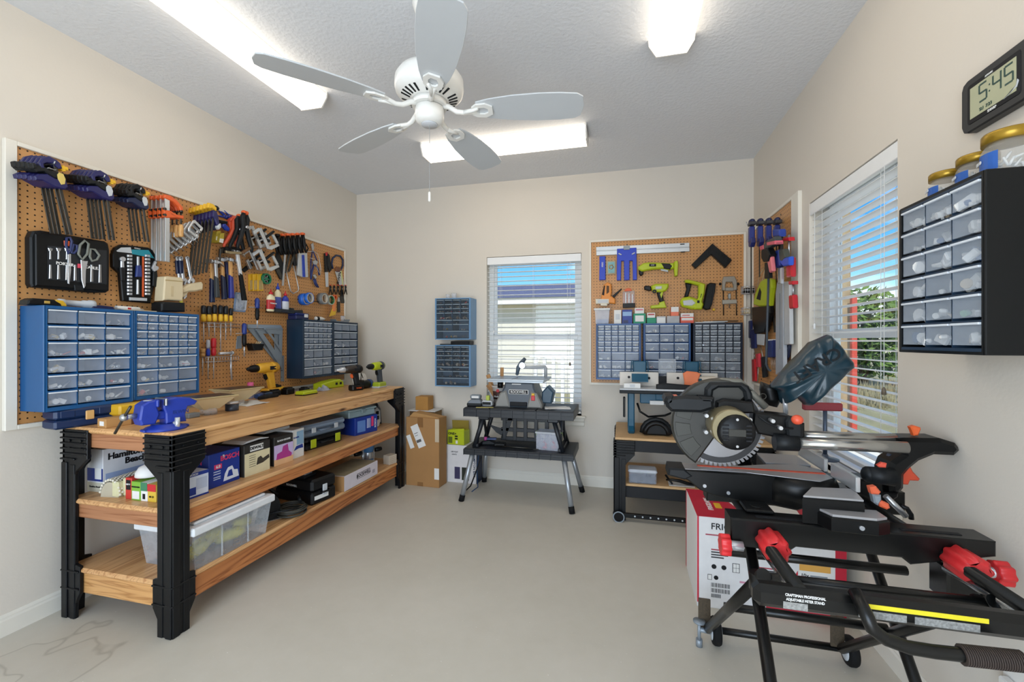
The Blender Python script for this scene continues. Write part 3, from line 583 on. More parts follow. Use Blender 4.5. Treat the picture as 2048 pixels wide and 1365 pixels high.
# ================================================================ tools hanging on the left pegboard
def trig_clamp(label, group, loc, rz, tilt, c_body, c_grip, c_jaw, length=.29, s=1.0, badge=YEL, tab=YEL, flip=1, bar=DSTEEL):
    r = thing('trigger_clamp', label, 'clamp', loc, rz, group); r.rotation_euler = (0, tilt, rz); r.scale = (s*flip*.70, s, s)
    M().box(-.009, .009, -.003, .003, -length, .012, .0015).build('bar', bar, r)
    M().prism([(.026, .012), (.012, .024), (-.025, .036), (-.062, .024), (-.084, .002), (-.074, -.008), (-.045, .006), (-.012, .006), (.012, -.012), (.028, -.01)], -.011, .011, .004).box(-.088, -.066, -.014, .014, -.022, .004, .004).build('fixed_jaw', c_jaw, r)
    b = M().prism([(.03, -.03), (.0, -.028), (-.04, -.026), (-.078, -.008), (-.108, -.012), (-.122, -.03), (-.108, -.040), (-.07, -.034), (-.03, -.056), (.02, -.062), (.03, -.05)], -.013, .013, .004).box(-.126, -.104, -.015, .015, -.028, -.004, .004).build('sliding_jaw', c_body, r)
    M().prism([(.032, -.058), (-.022, -.058), (-.06, -.042), (-.105, -.047), (-.128, -.058), (-.126, -.075), (-.09, -.074), (-.035, -.096), (.012, -.102), (.034, -.09)], -.015, .015, .005).build('grip', c_grip, r)
    M().prism([(.0, -.030), (.02, -.034), (.026, -.055), (.016, -.078), (-.004, -.082), (-.014, -.06), (-.012, -.04)], -.0175, -.013, .001).build('badge', badge, b)
    M().tube([(.012, 0, -.012), (-.01, -.004, -.02), (-.04, -.004, -.014), (-.05, 0, -.018)], .0022, 6).build('release_lever', STEEL, b)
    M().box(.028, .066, -.006, .006, -.014, .002, .003).box(.034, .05, -.005, .005, -.02, .006, .002).build('release_tab', tab, r)
    return r
def hook(w, px, l, label='steel pegboard hook holding tools'):
    p = wpt(w, px, .006); o = M().tube([(0, 0, 0), (0, -l*.5, .0), (0, -l, .004), (0, -l-.004, .016)], .0026, 7).build('peg_hook', STEEL, None, p, (0, 0, WALL[w][3])); return tag(o, label, 'hook', 'steel hooks holding bundles of clamps')
for bi, (name, px, n, o1, dark, tl) in enumerate((('of the leftmost bunch', (428, 205), 5, .150, PURP, -.16), ('of the second bunch', (815, 312), 6, .165, PURP, -.11), ('of the third bunch', (1098, 410), 5, .14, BLK2, -.12))):
    for i in range(n):
        out = o1-.021*(n-1-i); p = wpt('L', cA(*px), o1); p = Vector((out, p.y-.003*(n-1-i), p.z-.020+.002*(n-1-i)))
        w_ = 'frontmost' if i == n-1 else ('nearest the wall' if i == 0 else ordn(n-1-i)+' from the front')
        trig_clamp('purple and black pistol grip clamp, '+w_+' '+name, 'pistol grip bar clamps '+name, p, PI/2, tl*(1 if i < n-2 else 1.25), BLK2, PURP if bi < 2 else NAVY, dark, .30-.01*bi, 1.0-.07*(bi == 2), pm('#d9c06a', .45) if bi == 0 else LGREY)
    q_ = wpt('L', cA(*px), o1); o = M().tube([(0, 0, .02), (0, -o1-.008, .02), (0, -o1-.012, .03)], .003, 7).build('peg_hook', STEEL, None, (.006, q_.y-.010, q_.z-.036), (0, 0, PI/2)); tag(o, 'steel peg hook carrying the clamps '+name, 'hook', 'steel hooks holding bundles of clamps')
# orange bar clamps with wooden handles
def bar_clamp(label, loc, rz, L_=.36):
    r = thing('bar_clamp', label, 'clamp', loc, rz, 'orange bar clamps with wooden handles')
    M().box(-.016, .010, -.005, .005, -L_, .0, .001).build('bar', ALU, r)
    M().prism([(-.022, -.004), (-.02, .016), (.012, .02), (.05, .004), (.084, -.026), (.086, -.046), (.07, -.048), (.06, -.03), (.03, -.012), (.0, -.008)], -.010, .010, .004).build('fixed_jaw', ORANGE, r)
    j = M().prism([(-.026, -.058), (-.022, -.07), (.012, -.066), (.05, -.078), (.088, -.072), (.088, -.092), (.05, -.096), (.02, -.104), (-.012, -.112), (-.026, -.108)], -.011, .011, .004).build('sliding_jaw', ORANGE, r)
    M().cyl((.078, 0, -.05), (.078, 0, -.13), .0045, n=8).cyl((.078, 0, -.045), (.078, 0, -.056), .010, n=10).build('screw', DSTEEL, j)
    M().lathe([(.006, -.125), (.012, -.13), (.0135, -.15), (.012, -.19), (.009, -.197), (.001, -.198)], 12, (.078, 0, 0)).build('handle', WOODH, j)
    M().cyl((-.02, 0, -.065), (-.02, -.012, -.065), .008, n=8).cyl((-.02, 0, -.098), (-.02, -.012, -.098), .008, n=8).build('stop_pin', DSTEEL, r)
for i in range(4):
    p = wpt('L', cB(212, 128), .125); p = Vector((.028+.032*i, p.y, p.z))
    bar_clamp('orange bar clamp with wooden handle, '+['nearest the wall', 'third from the front', 'second from the front', 'frontmost'][i]+' of its bunch', p, PI/2, .355-.004*(3-i))
# C clamps
def c_clamp(label, loc, rz, tilt, s):
    r = thing('c_clamp', label, 'clamp', loc, rz, 'silver C clamps hanging in a bunch'); r.rotation_euler = (0, tilt, rz); r.scale = (s, s, s)
    M().prism([(-.05, .04), (-.04, .055), (.045, .05), (.052, .035), (.05, .012), (.036, .012), (.034, .03), (-.025, .034), (-.036, .02), (-.036, -.03), (-.025, -.046), (.03, -.046), (.03, -.034), (.054, -.034), (.054, -.062), (-.035, -.064), (-.05, -.045)], -.006, .006, .003).build('frame', ALU, r)
    M().cyl((.042, 0, -.09), (.042, 0, -.005), .005, n=8).cyl((.042, 0, -.008), (.042, 0, .0), .010, n=10).build('screw', STEEL, r)
    M().cyl((.018, 0, -.088), (.07, 0, -.088), .003, n=6).build('tommy_bar', STEEL, r)
for i in range(7):
    p = wpt('L', cB(395, 445), .10); p = Vector((.022+.021*i, p.y+.008*i-.035, p.z+.012*i-.05))
    c_clamp('silver C clamp, '+('frontmost' if i == 6 else ('nearest the wall' if i == 0 else ordn(6-i)+' from front'))+', beside the orange clamps', p, PI/2, .7-.03*i, 1.02-.05*i)
# long bar clamps with yellow jaws, blue bodies
for i in range(6):
    p = wpt('L', cB(650, 250), .15); p = Vector((.02+.027*i, p.y, p.z+.004*i))
    r = thing('trigger_clamp', 'blue bar clamp with yellow jaw, '+['nearest the wall', 'fifth from the front', 'fourth from the front', 'third from the front', 'second from the front', 'frontmost'][i]+' of six', 'clamp', p, PI/2, 'blue bar clamps with yellow jaws'); r.rotation_euler = (0, .14, PI/2)
    M().box(-.007, .006, -.003, .003, -.41, .0, .001).build('bar', DSTEEL, r)
    M().prism([(-.05, -.004), (-.048, .012), (-.02, .016), (.006, .004), (.006, -.018), (-.02, -.01), (-.035, -.02), (-.05, -.02)], -.011, .011, .003).build('jaw', YEL, r)
    b = M().prism([(-.016, -.022), (.006, -.016), (.022, -.04), (.04, -.09), (.036, -.108), (.02, -.10), (.0, -.07), (-.014, -.06)], -.013, .013, .005).build('body', PURP, r)
    M().prism([(.024, -.09), (.044, -.082), (.05, -.105), (.04, -.122), (.028, -.115)], -.014, .014, .004).build('grip', LGREY if i == 5 else NAVY, b)
    M().ell((.01, 0, .006), (.02, .012, .014), 10, 6).build('head', BLK2, r)
# spring clamps
def spring_clamp(label, loc, rz, tilt, s, body, tip, group=None, open_=.3):
    r = thing('spring_clamp', label, 'clamp', loc, rz, group); r.rotation_euler = (0, tilt, rz); r.scale = (s, s, s)
    for k in (-1, 1):
        h = M().tube([(k*.012, k*.004, .085), (k*.020, k*.004, .06), (k*.012, k*.003, .01), (k*.03, k*.003, -.05), (k*.05, k*.003, -.10), (k*.048, k*.003, -.118)], [.010, .014, .013, .012, .010, .006], 8).build('handle', body, r)
        M().ell((k*.008, 0, .092), (.011, .016, .012), 10, 6).build('jaw_pad', tip, h)
    M().cyl((0, -.02, .012), (0, .02, .012), .008, n=12).build('pivot', STEEL, r)
    M().torus((0, 0, .012), .016, .003, 'y', 16, 6).build('spring', STEEL, r)
p = lambda x, y, o: wpt('L', cB(x, y), o)
spring_clamp('large black spring clamp with orange tips, frontmost at the pegboard middle', p(940, 420, .13), PI/2, 0, 1.22, BLK2, ORANGE, 'large spring clamps at the pegboard middle')
spring_clamp('large black spring clamp with orange tips, just behind the frontmost one', p(880, 440, .085), PI/2, .1, 1.15, BLK2, ORANGE, 'large spring clamps at the pegboard middle')
spring_clamp('orange red spring clamp half hidden left of the large black ones', p(838, 450, .05), PI/2, .22, 1.1, pm('#d9573a', .45), pm('#d9573a', .45), 'large spring clamps at the pegboard middle')
it = It('L', 'ratchet_clamp', 'orange red curved ratcheting clamp arm above the hammers', 'clamp', cB, (820, 360), .03)
it.pr('arm', [(778, 400), (772, 365), (790, 320), (830, 292), (878, 298), (872, 325), (838, 330), (812, 352), (806, 395), (835, 440), (822, 470), (790, 440)], -.02, .018, pm('#d9573a', .45), .004)
for x in (785, 800, 822, 850): M().cb((it.xy([(x, 350)])[0][0], -.022, it.xy([(x, 345)])[0][1]), (.012, .004, .006)).build('rib', pm('#b23f28', .5), it.root)
for i, (x, y) in enumerate(((735, 290), (760, 300), (785, 290))): spring_clamp('tiny blue spring clamp, '+ordn(i)+' of three at the board top', p(x, y, .02), PI/2, PI/2+.2, .34, ROYAL, NAVY, 'tiny blue spring clamps')
it = It('L', 'clamp_pad', 'blue swivelling pad of a hanging clamp beside the blue clamps', 'clamp', cB, (740, 400), .05)
it.pr('pad', [(712, 372), (735, 368), (775, 412), (770, 438), (742, 430), (708, 395)], -.025, .0, ROYAL, .006); it.pr('neck', [(690, 330), (770, 345), (768, 375), (735, 378), (705, 360)], -.012, .044, BLK2, .004)
for i, (x, y) in enumerate(((690, 480), (722, 500))):
    it = It('L', 'wood_screw_packet', 'small yellow and white packet, '+('left' if i == 0 else 'right')+' of two below the blue clamps', 'packet', cB, (x, y), .05+.02*i, 'yellow packets')
    a = [(-18, -40), (22, -48), (12, 50), (-30, 40)]; it.pr('sleeve', [(x+q[0], y+q[1]) for q in a], -.004, .044+.02*i, pm('#b7a43a', .5, var=.3, scale=80), .001)
    it.pr('label', [(x-22, y+5), (x+14, y+10), (x+8, y+50), (x-28, y+40)], -.0046, -.004, PAPER, 0)
# right angle corner clamps
for i, (dx, dy, o) in enumerate(((-75, -20, .05), (0, 0, .10), (-95, 195, .05), (0, 200, .10))):
    it = It('L', 'corner_clamp', 'silver right angle clamp, '+['upper pair nearest the wall', 'upper pair in front', 'lower pair nearest the wall', 'lower pair in front'][i]+', pegboard middle', 'clamp', cB, (1150+dx, 520+dy), o, 'silver right angle clamps')
    sh = lambda *q: [(x+dx, y+dy) for x, y in q]
    it.pr('corner_jaw', sh((1065, 415), (1092, 402), (1166, 578), (1252, 552), (1262, 575), (1185, 615), (1150, 605)), -.007, .007, ALU, .003); it.pr('movable_jaw', sh((1188, 470), (1210, 464), (1254, 548), (1236, 556)), -.007, .007, ALU, .003)
    it.pr('top_plate', sh((1012, 440), (1068, 405), (1082, 428), (1022, 470)), -.007, .007, LGREY, .002); it.pr('slide', sh((1125, 492), (1207, 430), (1218, 444), (1138, 508)), -.010, .009, BLK2, .003); it.pr('side_plate', sh((1040, 520), (1060, 505), (1100, 590), (1078, 600)), -.010, .010, STEEL, .002)
    it.tb('screw_handle', sh((1130, 500), (1060, 540)), .006, STEEL, 0); M().box(-.03, .03, .0, o-.012, -.01, .01, .002).build('mount_arm', BLK2, it.root)
it = It('L', 'loose_clamp_bar', 'pair of dark clamp arms crossing behind the lower silver clamps', 'clamp', cB, (960, 760), .014)
it.pr('lower_arm', [(900, 800), (985, 730), (1010, 760), (930, 825)], -.012, 0, BLK2, .003); it.pr('long_arm', [(1225, 640), (1250, 630), (1300, 760), (1290, 890), (1262, 890), (1215, 790)], -.012, 0, BLK2, .003); it.pr('tail_arm', [(1215, 800), (1245, 790), (1292, 880), (1270, 900)], -.016, -.012, DSTEEL, .002)
# row of orange tipped spring clamps
for i in range(6):
    q_ = p(1285+36*i, 520, .07); r = thing('spring_clamp', 'black spring clamp with orange tip, '+ordn(i)+' from the left in the row of six', 'clamp', (.034+.011*i, q_.y, q_.z+.002*i), PI/2, 'row of orange tipped spring clamps')
    for k in (-1, 1): M().tube([(0, k*.006, .03), (.001, k*.010, -.01), (.003, k*.013, -.05), (.012, k*.014, -.085), (.022, k*.014, -.11)], [.009, .0125, .0125, .010, .006], 8).build('handle', BLACK, r)
    M().box(-.015, .015, -.016, .016, .028, .048, .005).build('tip', ORANGE if i else BLK2, r)
for i, (x0, y0, x1, y1) in enumerate(((1318, 640, 1296, 950), (1360, 640, 1318, 830), (1408, 640, 1352, 820))):
    it = It('L', 'clamp_rod', 'thin steel clamp bar hanging below the orange tipped clamps, '+ordn(i)+' from the left', 'bar', cB, (x0, y0), .03, 'thin steel clamp bars')
    it.pr('rod', [(x0-9, y0), (x0+9, y0), (x1+8, y1), (x1-8, y1)], -.004, .004, STEEL if i == 0 else DSTEEL, .001); it.pr('end_stop', [(x0-14, y0-14), (x0+14, y0-14), (x0+12, y0+16), (x0-14, y0+16)], -.007, .024, BLK2, .002)
it = It('L', 'coping_saw', 'silver coping saw frame hanging between the tapes and clamps', 'saw', cB, (1390, 900), .025)
it.tb('frame', [(1398, 760), (1446, 975), (1440, 1000), (1395, 1025), (1370, 1000), (1330, 820)], .0042, ALU, 0); it.tb('blade', [(1330, 820), (1398, 760)], .0012, STEEL); it.pr('handle', [(1385, 660), (1412, 655), (1425, 760), (1400, 768)], -.010, .010, BLACK, .005)
it = It('L', 'hand_rasp', 'blue and silver rasp plane hanging right of the clamp row', 'rasp', cB, (1490, 760), .03)
it.pr('blade', [(1440, 640), (1520, 640), (1530, 870), (1478, 872), (1428, 850)], -.008, .012, ALU, .002); it.pr('blue_edge', [(1468, 660), (1490, 660), (1500, 868), (1476, 868)], -.012, -.008, ROYAL, .001)
M().tube([(a, -.012, c) for a, c in it.xy([(1505, 640), (1525, 600), (1505, 560), (1478, 570)])], .006, 8).build('handle', BLACK, it.root)
# pliers, snips, hand saw
def plier(label, pts_head, g1, g2, hm, out=.02, r_=.006, group=None, hd=STEEL, cr=cB):
    it = It('L', 'pliers', label, 'pliers', cr, pts_head[0], out, group); it.pr('head', pts_head, -.006, .006, hd, .002)
    for g in (g1, g2): it.tb('handle', g, r_, hm)
    return it
plier('blue handled pliers hanging highest, below the long steel clip', [(1560, 560), (1580, 545), (1590, 600), (1575, 625)], [(1575, 620), (1562, 720), (1558, 880)], [(1580, 620), (1606, 680), (1620, 720)], pm('#1d2f6a', .4), .03, .005, 'blue handled pliers')
plier('blue handled pliers with a wire loop, middle of the plier group', [(1575, 720), (1600, 705), (1625, 725), (1610, 760), (1585, 750)], [(1600, 750), (1628, 790), (1640, 850)], [(1590, 750), (1572, 820), (1562, 890)], pm('#1d2f6a', .4), .045, .007, 'blue handled pliers')
plier('blue handled pliers hanging lowest of the plier group', [(1575, 850), (1595, 840), (1615, 870), (1600, 890)], [(1600, 885), (1612, 930), (1632, 965)], [(1585, 885), (1600, 930), (1618, 960)], pm('#1d2f6a', .4), .03, .0075, 'blue handled pliers')
it = It('L', 'wire_hanger', 'thin white wire hanger looped through the blue pliers', 'wire', cB, (1610, 650), .05)
it.tb('wire', [(1530, 630), (1590, 625), (1625, 650), (1640, 700), (1655, 790), (1650, 850), (1625, 800), (1600, 700), (1560, 690)], .0022, ALU)
it = It('L', 'snips', 'black and red handled snips hanging left of the hand saw', 'snips', cB, (1715, 740), .022)
it.pr('handle', [(1683, 645), (1705, 640), (1716, 820), (1692, 822)], -.008, .004, BLACK, .003); it.pr('handle', [(1715, 640), (1735, 660), (1755, 800), (1735, 825), (1716, 760)], -.006, .006, BLK2, .003); it.pr('red_catch', [(1690, 640), (1712, 632), (1708, 668), (1695, 668)], -.010, -.004, RED, .001); it.pr('blade', [(1696, 822), (1724, 822), (1726, 962), (1704, 962)], -.002, .003, LGREY, .001)
it = It('L', 'hand_saw', 'hand saw with blue and wooden handle at the far end of the pegboard', 'saw', cB, (1812, 750), .02)
sh = it.xy([(1768, 790), (1757, 740), (1768, 690), (1800, 664), (1838, 670), (1862, 705), (1862, 760), (1845, 800), (1800, 815)]); ih = it.xy([(1800, 760), (1788, 720), (1810, 690), (1838, 700), (1846, 740), (1830, 775)])
hn = len(sh); M().tube([(a, 0, c) for a, c in sh], .0085, 8).build('handle_grip', pm('#1c2a4c', .4), it.root); M().prism(it.xy([(1788, 790), (1800, 770), (1828, 778), (1850, 800), (1820, 822), (1792, 815)]), -.008, .008, .003).build('handle_wood', pm('#7a4a2c', .45, var=.2), it.root)
bl = it.pr('blade', [(1788, 815), (1845, 805), (1878, 950), (1830, 948)], -.001, .001, ALU, 0)
cc = it.xy([(1825, 880)])[0]; text('IRWIN', .046, INK, bl, (cc[0], -.0016, cc[1]), (PI/2, -1.30, 0), bold=.02)
it.pr('yellow_strip', [(1838, 812), (1850, 812), (1868, 945), (1858, 948)], -.0018, -.001, pm('#cfd08a', .5), 0)
for i in range(5):
    x = 1745+36*i; spring_clamp('small black spring clamp with red tip, '+ordn(i)+' from the left of five', p(x, 985, .03), PI/2, .0, .42, BLACK, pm('#d8432e', .5), 'small red tipped spring clamps')
it = It('L', 'scraper', 'dark putty knife hanging below the small red tipped clamps', 'putty knife', cB, (1850, 1080), .016)
it.pr('blade', [(1830, 1050), (1870, 1050), (1880, 1115), (1845, 1115)], -.001, .001, DSTEEL, 0); it.pr('handle', [(1840, 990), (1862, 990), (1868, 1052), (1838, 1052)], -.007, .004, BLACK, .003)
it = It('L', 'file_tool', 'flat dark file hanging at the lower right pegboard corner', 'file', cB, (1822, 1150), .016)
it.pr('blade', [(1810, 1100), (1836, 1100), (1838, 1200), (1812, 1200)], -.002, .003, DSTEEL, .001); it.pr('tang', [(1818, 1060), (1828, 1060), (1834, 1100), (1812, 1100)], -.003, .003, STEEL, .001)
# wrenches, hammers
for i, (dx, hm) in enumerate(((0, NAVY), (32, NAVY), (92, None))):
    it = It('L', 'adjustable_wrench', ['dark blue handled adjustable wrench, leftmost of three', 'dark blue handled adjustable wrench, middle of three', 'all steel adjustable wrench, rightmost of three'][i], 'wrench', cB, (320, 800), .02+.014*i, 'adjustable wrenches')
    X = 290+dx; it.pr('shank', [(X, 690), (X+28, 690), (X+44+.2*dx, 880), (X+20+.2*dx, 885)], -.005, .005, CHROME, .002)
    if hm: it.pr('grip', [(X-6, 712), (X+34, 712), (X+36, 835), (X+4, 838)], -.008, .008, hm, .004)
    hx = X+34+.2*dx; it.pr('jaw', [(hx-34, 905), (hx-16, 880), (hx+16, 878), (hx+32, 905), (hx+12, 945), (hx+4, 940), (hx+8, 912), (hx-12, 908), (hx-12, 940), (hx-24, 945)], -.008, .008, CHROME, .002)
    z_ = it.xy([(X+14, 690)])[0]; M().ring((z_[0], -.006, z_[1]), .011, .005, .011, 'y', 16).build('hanging_eye', CHROME, it.root)
def hammer(label, x0, y0, x1, y1, y2, hm, gm, out, headw=80, head=True, group='hammers hanging in a row'):
    it = It('L', 'hammer', label, 'hammer', cB, (x0, y0), out, group)
    f = (y1-y0)/(y2-y0); xm = x0+(x1-x0)*f
    it.pr('shaft', [(x0-14, y0), (x0+14, y0), (xm+13, y1), (xm-13, y1)], -.008, .008, hm, .003); it.pr('grip', [(xm-15, y1-20), (xm+15, y1), (x1+20, y2), (x1-20, y2)], -.012, .012, gm, .005)
    c = it.xy([(x0, y0-14)])[0]; h = M().at((c[0], 0, c[1]))
    h.cyl((-.035, 0, 0), (-.018, 0, 0), .013, n=14).cyl((-.018, 0, 0), (-.012, 0, 0), .009, n=14).box(-.012, .014, -.011, .011, -.012, .012, .003).prism([(.012, .010), (.03, .008), (.05, -.006), (.062, -.022), (.045, -.012), (.028, -.006), (.012, -.010)], -.010, .010, .003).build('head', STEEL, it.root)
hammer('hammer with wooden shaft and blue grip, leftmost of the hammers', 628, 740, 632, 900, 1108, WOODH, NAVY, .05)
hammer('small hammer with steel shaft and grey rubber grip, second from left', 662, 740, 680, 880, 1062, STEEL, pm('#33373a', .6), .085)
hammer('hammer with wooden shaft and blue grip, third from left', 722, 720, 748, 870, 1078, WOODH, NAVY, .05)
hammer('hammer with blue shaft, mostly hidden, fourth from left', 765, 720, 790, 860, 1066, pm('#26306a', .4), NAVY, .03)
hammer('hammer with broad wooden shaft and blue grip, rightmost blue one', 802, 720, 815, 870, 1068, WOODH, pm('#2a2f86', .35), .07)
hammer('framing hammer with steel neck and black grip, in front', 868, 650, 935, 850, 1088, CHROME, RUB, .10, group='hammers hanging in a row')
it = It('L', 'chisel', 'old chisel with a brass collar lying across the hammer heads', 'chisel', cB, (830, 625), .12)
it.pr('blade', [(755, 618), (800, 625), (905, 632), (905, 655), (790, 652), (760, 640)], -.008, .008, pm('#9a8a6a', .4, .6), .003); it.pr('handle', [(905, 630), (980, 585), (1060, 575), (1060, 600), (985, 612), (915, 652)], -.010, .010, pm('#6b4a2c', .5, var=.3), .004)
it = It('L', 'rubber_mallet', 'black rubber mallet head above the hammers', 'mallet', cB, (810, 605), .06)
it.pr('head', [(735, 590), (770, 580), (860, 592), (888, 612), (880, 650), (740, 640)], -.03, .03, RUB, .008); it.pr('handle', [(700, 600), (738, 596), (742, 630), (712, 650), (700, 780), (690, 780)], -.008, .008, DSTEEL, .003)
# yellow packs, spool, blister pack
for i, x in enumerate((1000, 1040, 1085)):
    it = It('L', 'sandpaper_pack', 'yellow carded pack, '+['left', 'middle', 'right'][i]+' of three behind the green spool', 'pack', cB, (x, 920), .016+.012*i, 'yellow carded packs')
    it.pr('card', [(x-27, 842), (x+18, 835), (x+30, 998), (x-24, 1000)], -.002, .004, YEL, .001); it.pr('blister', [(x-18, 900), (x+16, 895), (x+22, 985), (x-18, 990)], -.010, -.002, AMBER, .003)
it = It('L', 'wire_spool', 'green round wire spool hanging below the silver clamps', 'spool', cB, (1140, 885), .05)
M().ring((0, -.012, 0), .040, .030, .024, 'y', 28).build('rim', GREEN, it.root)
sp = M()
for k in range(6): sp.cyl((0, 0, 0), (.031*math.cos(k*PI/3), 0, .031*math.sin(k*PI/3)), .0022, n=6)
sp.build('spokes', LGREY, it.root); M().cyl((0, -.010, 0), (0, .044, 0), .009, n=14).build('hub', GREEN, it.root); M().ring((0, .012, 0), .028, .02, .012, 'y', 20).build('wire', BLK2, it.root)
it = It('L', 'blister_pack', 'clear blister pack of small parts hanging behind the framing hammer', 'pack', cB, (895, 1100), .02)
it.pr('card', [(850, 1010), (940, 1020), (958, 1095), (945, 1200), (832, 1192)], -.001, .004, pm('#7e95b5', .5, var=.4, scale=60), .001); it.pr('blister', [(858, 1030), (940, 1035), (950, 1095), (938, 1185), (842, 1180)], -.016, -.001, CLEAR, .004); it.tb('hang_wire', [(865, 940), (868, 1010)], .0015, DSTEEL)
# glue bottles in a black bin
it = It('L', 'wall_bin', 'black open bin on the pegboard holding three glue bottles', 'bin', cB, (1260, 1165), .012)
a = it.xy([(1135, 1200), (1400, 1205)], .012); x0, x1 = a[0][0], a[1][0]; zb = a[0][1]
M().box(x0, x1, -.085, 0, zb, zb+.004).box(x0, x1, -.003, 0, zb, zb+.05).box(x0, x1, -.088, -.085, zb, zb+.028).box(x0, x0+.003, -.085, 0, zb, zb+.035).box(x1-.003, x1, -.085, 0, zb, zb+.035).build('tray', clear('#20252c', .75, .3), it.root)
def bottle(label, x, out, y0, y1, body, cap, capname, lab, w):
    b = wpt('L', cB(x, y1), out); t = wpt('L', cB(x, y0), out); zb_ = it.p.z+zb+.004; h = t.z-zb_
    r = thing('glue_bottle', label, 'bottle', (out, b.y, zb_), PI/2)
    T = M(); T.T = Matrix.Diagonal((1, .62, 1, 1)); T.lathe([(w*.92, 0), (w, .006), (w, h*.55), (w*.9, h*.68), (w*.38, h*.76), (w*.36, h*.8)], 24).build('body', body, r)
    M().lathe([(w*.42, h*.78), (w*.40, h*.86), (w*.16, h*.9), (w*.10, h), (w*.01, h)], 16).build(capname, cap, r)
    l = M(); l.T = Matrix.Diagonal((1, .62, 1, 1)); l.lathe([(w*1.01, h*.10), (w*1.015, h*.12), (w*1.015, h*.5), (w*1.01, h*.52)], 24).build('label', lab, r)
    return r, h
r, h = bottle('cream glue bottle with red label and red cap, frontmost in the black bin', 1185, .065, 985, 1180, pm('#e8dcb8', .35), RED, 'cap', pm('#b8292c', .45, var=.2), .036)
text('TITEBOND', .013, PAPER, r, (0, -.0232, h*.36), bold=.02)
bottle('tall cream glue bottle with blue cap, middle of the bin', 1250, .035, 925, 1180, pm('#e8dcb8', .35), ROYAL, 'cap', pm('#4a57a8', .45, var=.2), .030)
bottle('blue can with red cap at the right end of the bin', 1322, .05, 1000, 1190, pm('#27379c', .3), RED, 'cap', pm('#d8dce6', .4, var=.2), .030)
# tape rolls on a rail
def tape(label, x, y, out, ro, ri, w, col, core):
    q_ = p(x, y, out); r = thing('tape_roll', label, 'tape', q_, PI/2, 'tape rolls on the pegboard rail')
    M().ring((0, -w/2, 0), ro, ri*1.12, w, 'y', 36).build('tape', col, r); M().ring((0, -w/2-.0005, 0), ri*1.12, ri, w+.001, 'y', 36).build('core', core, r)
TP = pm('#1f62c4', .4, var=.08)
tape('large blue masking tape roll, leftmost on the rail', 1500, 1078, .075, .048, .036, .05, TP, pm('#cfc8ba', .6))
tape('smaller blue masking tape roll, nested in front of the large one', 1545, 1066, .115, .044, .034, .026, pm('#2a6fd2', .4), pm('#cfc8ba', .6))
tape('grey duct tape roll, middle of the rail', 1672, 1072, .07, .050, .034, .048, pm('#7b7f82', .35), pm('#d6cdbc', .6))
tape('green and white tape roll behind the orange scraper', 1745, 1085, .05, .042, .034, .03, pm('#cfd6cf', .4), pm('#4a8a5a', .5))
it = It('L', 'scraper', 'orange and yellow handled tool hanging right of the duct tape', 'scraper', cB, (1780, 1130), .05)
c_ = it.xy([(1785, 1058)])[0]; M().ring((c_[0], -.012, c_[1]), .022, .014, .024, 'y', 20).build('orange_ring', ORANGE, it.root); it.pr('handle', [(1768, 1080), (1796, 1085), (1790, 1190), (1765, 1190)], -.006, .006, pm('#e88a4a', .5), .002); it.pr('blade', [(1760, 1170), (1800, 1165), (1792, 1225), (1735, 1240)], -.002, .002, YEL, 0)
o = M().cyl((0, -.01, 0), (.32, -.01, 0), .004, n=8).build('tape_rail', DSTEEL, None, wpt('L', cB(1430, 1078), .05), (0, 0, PI/2)); tag(o, 'thin dark rail through the tape rolls', 'rail')
# lower left tools
it = It('L', 'drill_bit_case', 'black hinged case of drill bits with a clear window, left on the pegboard', 'tool case', cA, (520, 990), .05)
it.pr('shell', [(205, 800), (228, 752), (290, 748), (790, 832), (818, 850), (828, 905), (825, 1215), (800, 1232), (705, 1232), (222, 1188), (208, 1165)], -.006, .036, BLK2, .006, out=.03)
cs = it.pr('lid_rim', [(232, 775), (300, 765), (785, 838), (805, 860), (812, 905), (810, 1205), (790, 1222), (235, 1178)], -.016, -.006, BLACK, .004, out=.03)
wn = it.pr('bit_tray', [(325, 868), (790, 905), (790, 1168), (325, 1130)], -.0175, -.016, pm('#23272c', .3), 0, out=.03)
for i in range(7):
    x = 345+65*i; it.pr('drill_bit', [(x-9, 1015), (x+9, 1015), (x+12, 1125+5*i), (x-12, 1125+5*i)], -.022, -.0175, STEEL, .002, parent=wn, out=.03)
    if i < 3: it.pr('drill_bit', [(x-7, 885), (x+7, 885), (x+9, 975), (x-9, 975)], -.022, -.0175, STEEL, .002, parent=wn, out=.03); it.pr('bit_head', [(x-22, 885), (x+22, 890), (x+14, 910), (x-14, 910)], -.023, -.0175, STEEL, .002, parent=wn, out=.03)
for a, b, s_ in ((455, 1012, 'PORTER'), (665, 1040, 'CABLE.')): c_ = it.xy([(a, b)], .03)[0]; text(s_, .0185, PAPER, wn, (c_[0], -.0235, c_[1]), bold=.025)
it.pr('red_badge', [(558, 1008), (598, 1011), (598, 1045), (558, 1041)], -.0235, -.0175, pm('#d8455a', .4), .001, parent=wn, out=.03)
it.pr('latch', [(530, 1172), (610, 1178), (606, 1220), (535, 1215)], -.022, -.012, BLK2, .002, out=.03); it.pr('orange_tab', [(452, 828), (500, 832), (498, 872), (455, 868)], -.0185, -.016, ORANGE, .001, out=.03)
def scissors(label, it, loops, blade, hm):
    for l in loops: it.tb('finger_loop', l, .0055, hm, 0, 8, None, True)
    it.pr('blades', blade, -.003, .003, CHROME, .001)
it = It('L', 'scissors', 'scissors with navy loops hanging in front of the drill bit case', 'scissors', cA, (540, 960), .07, 'scissors in front of the drill bit case')
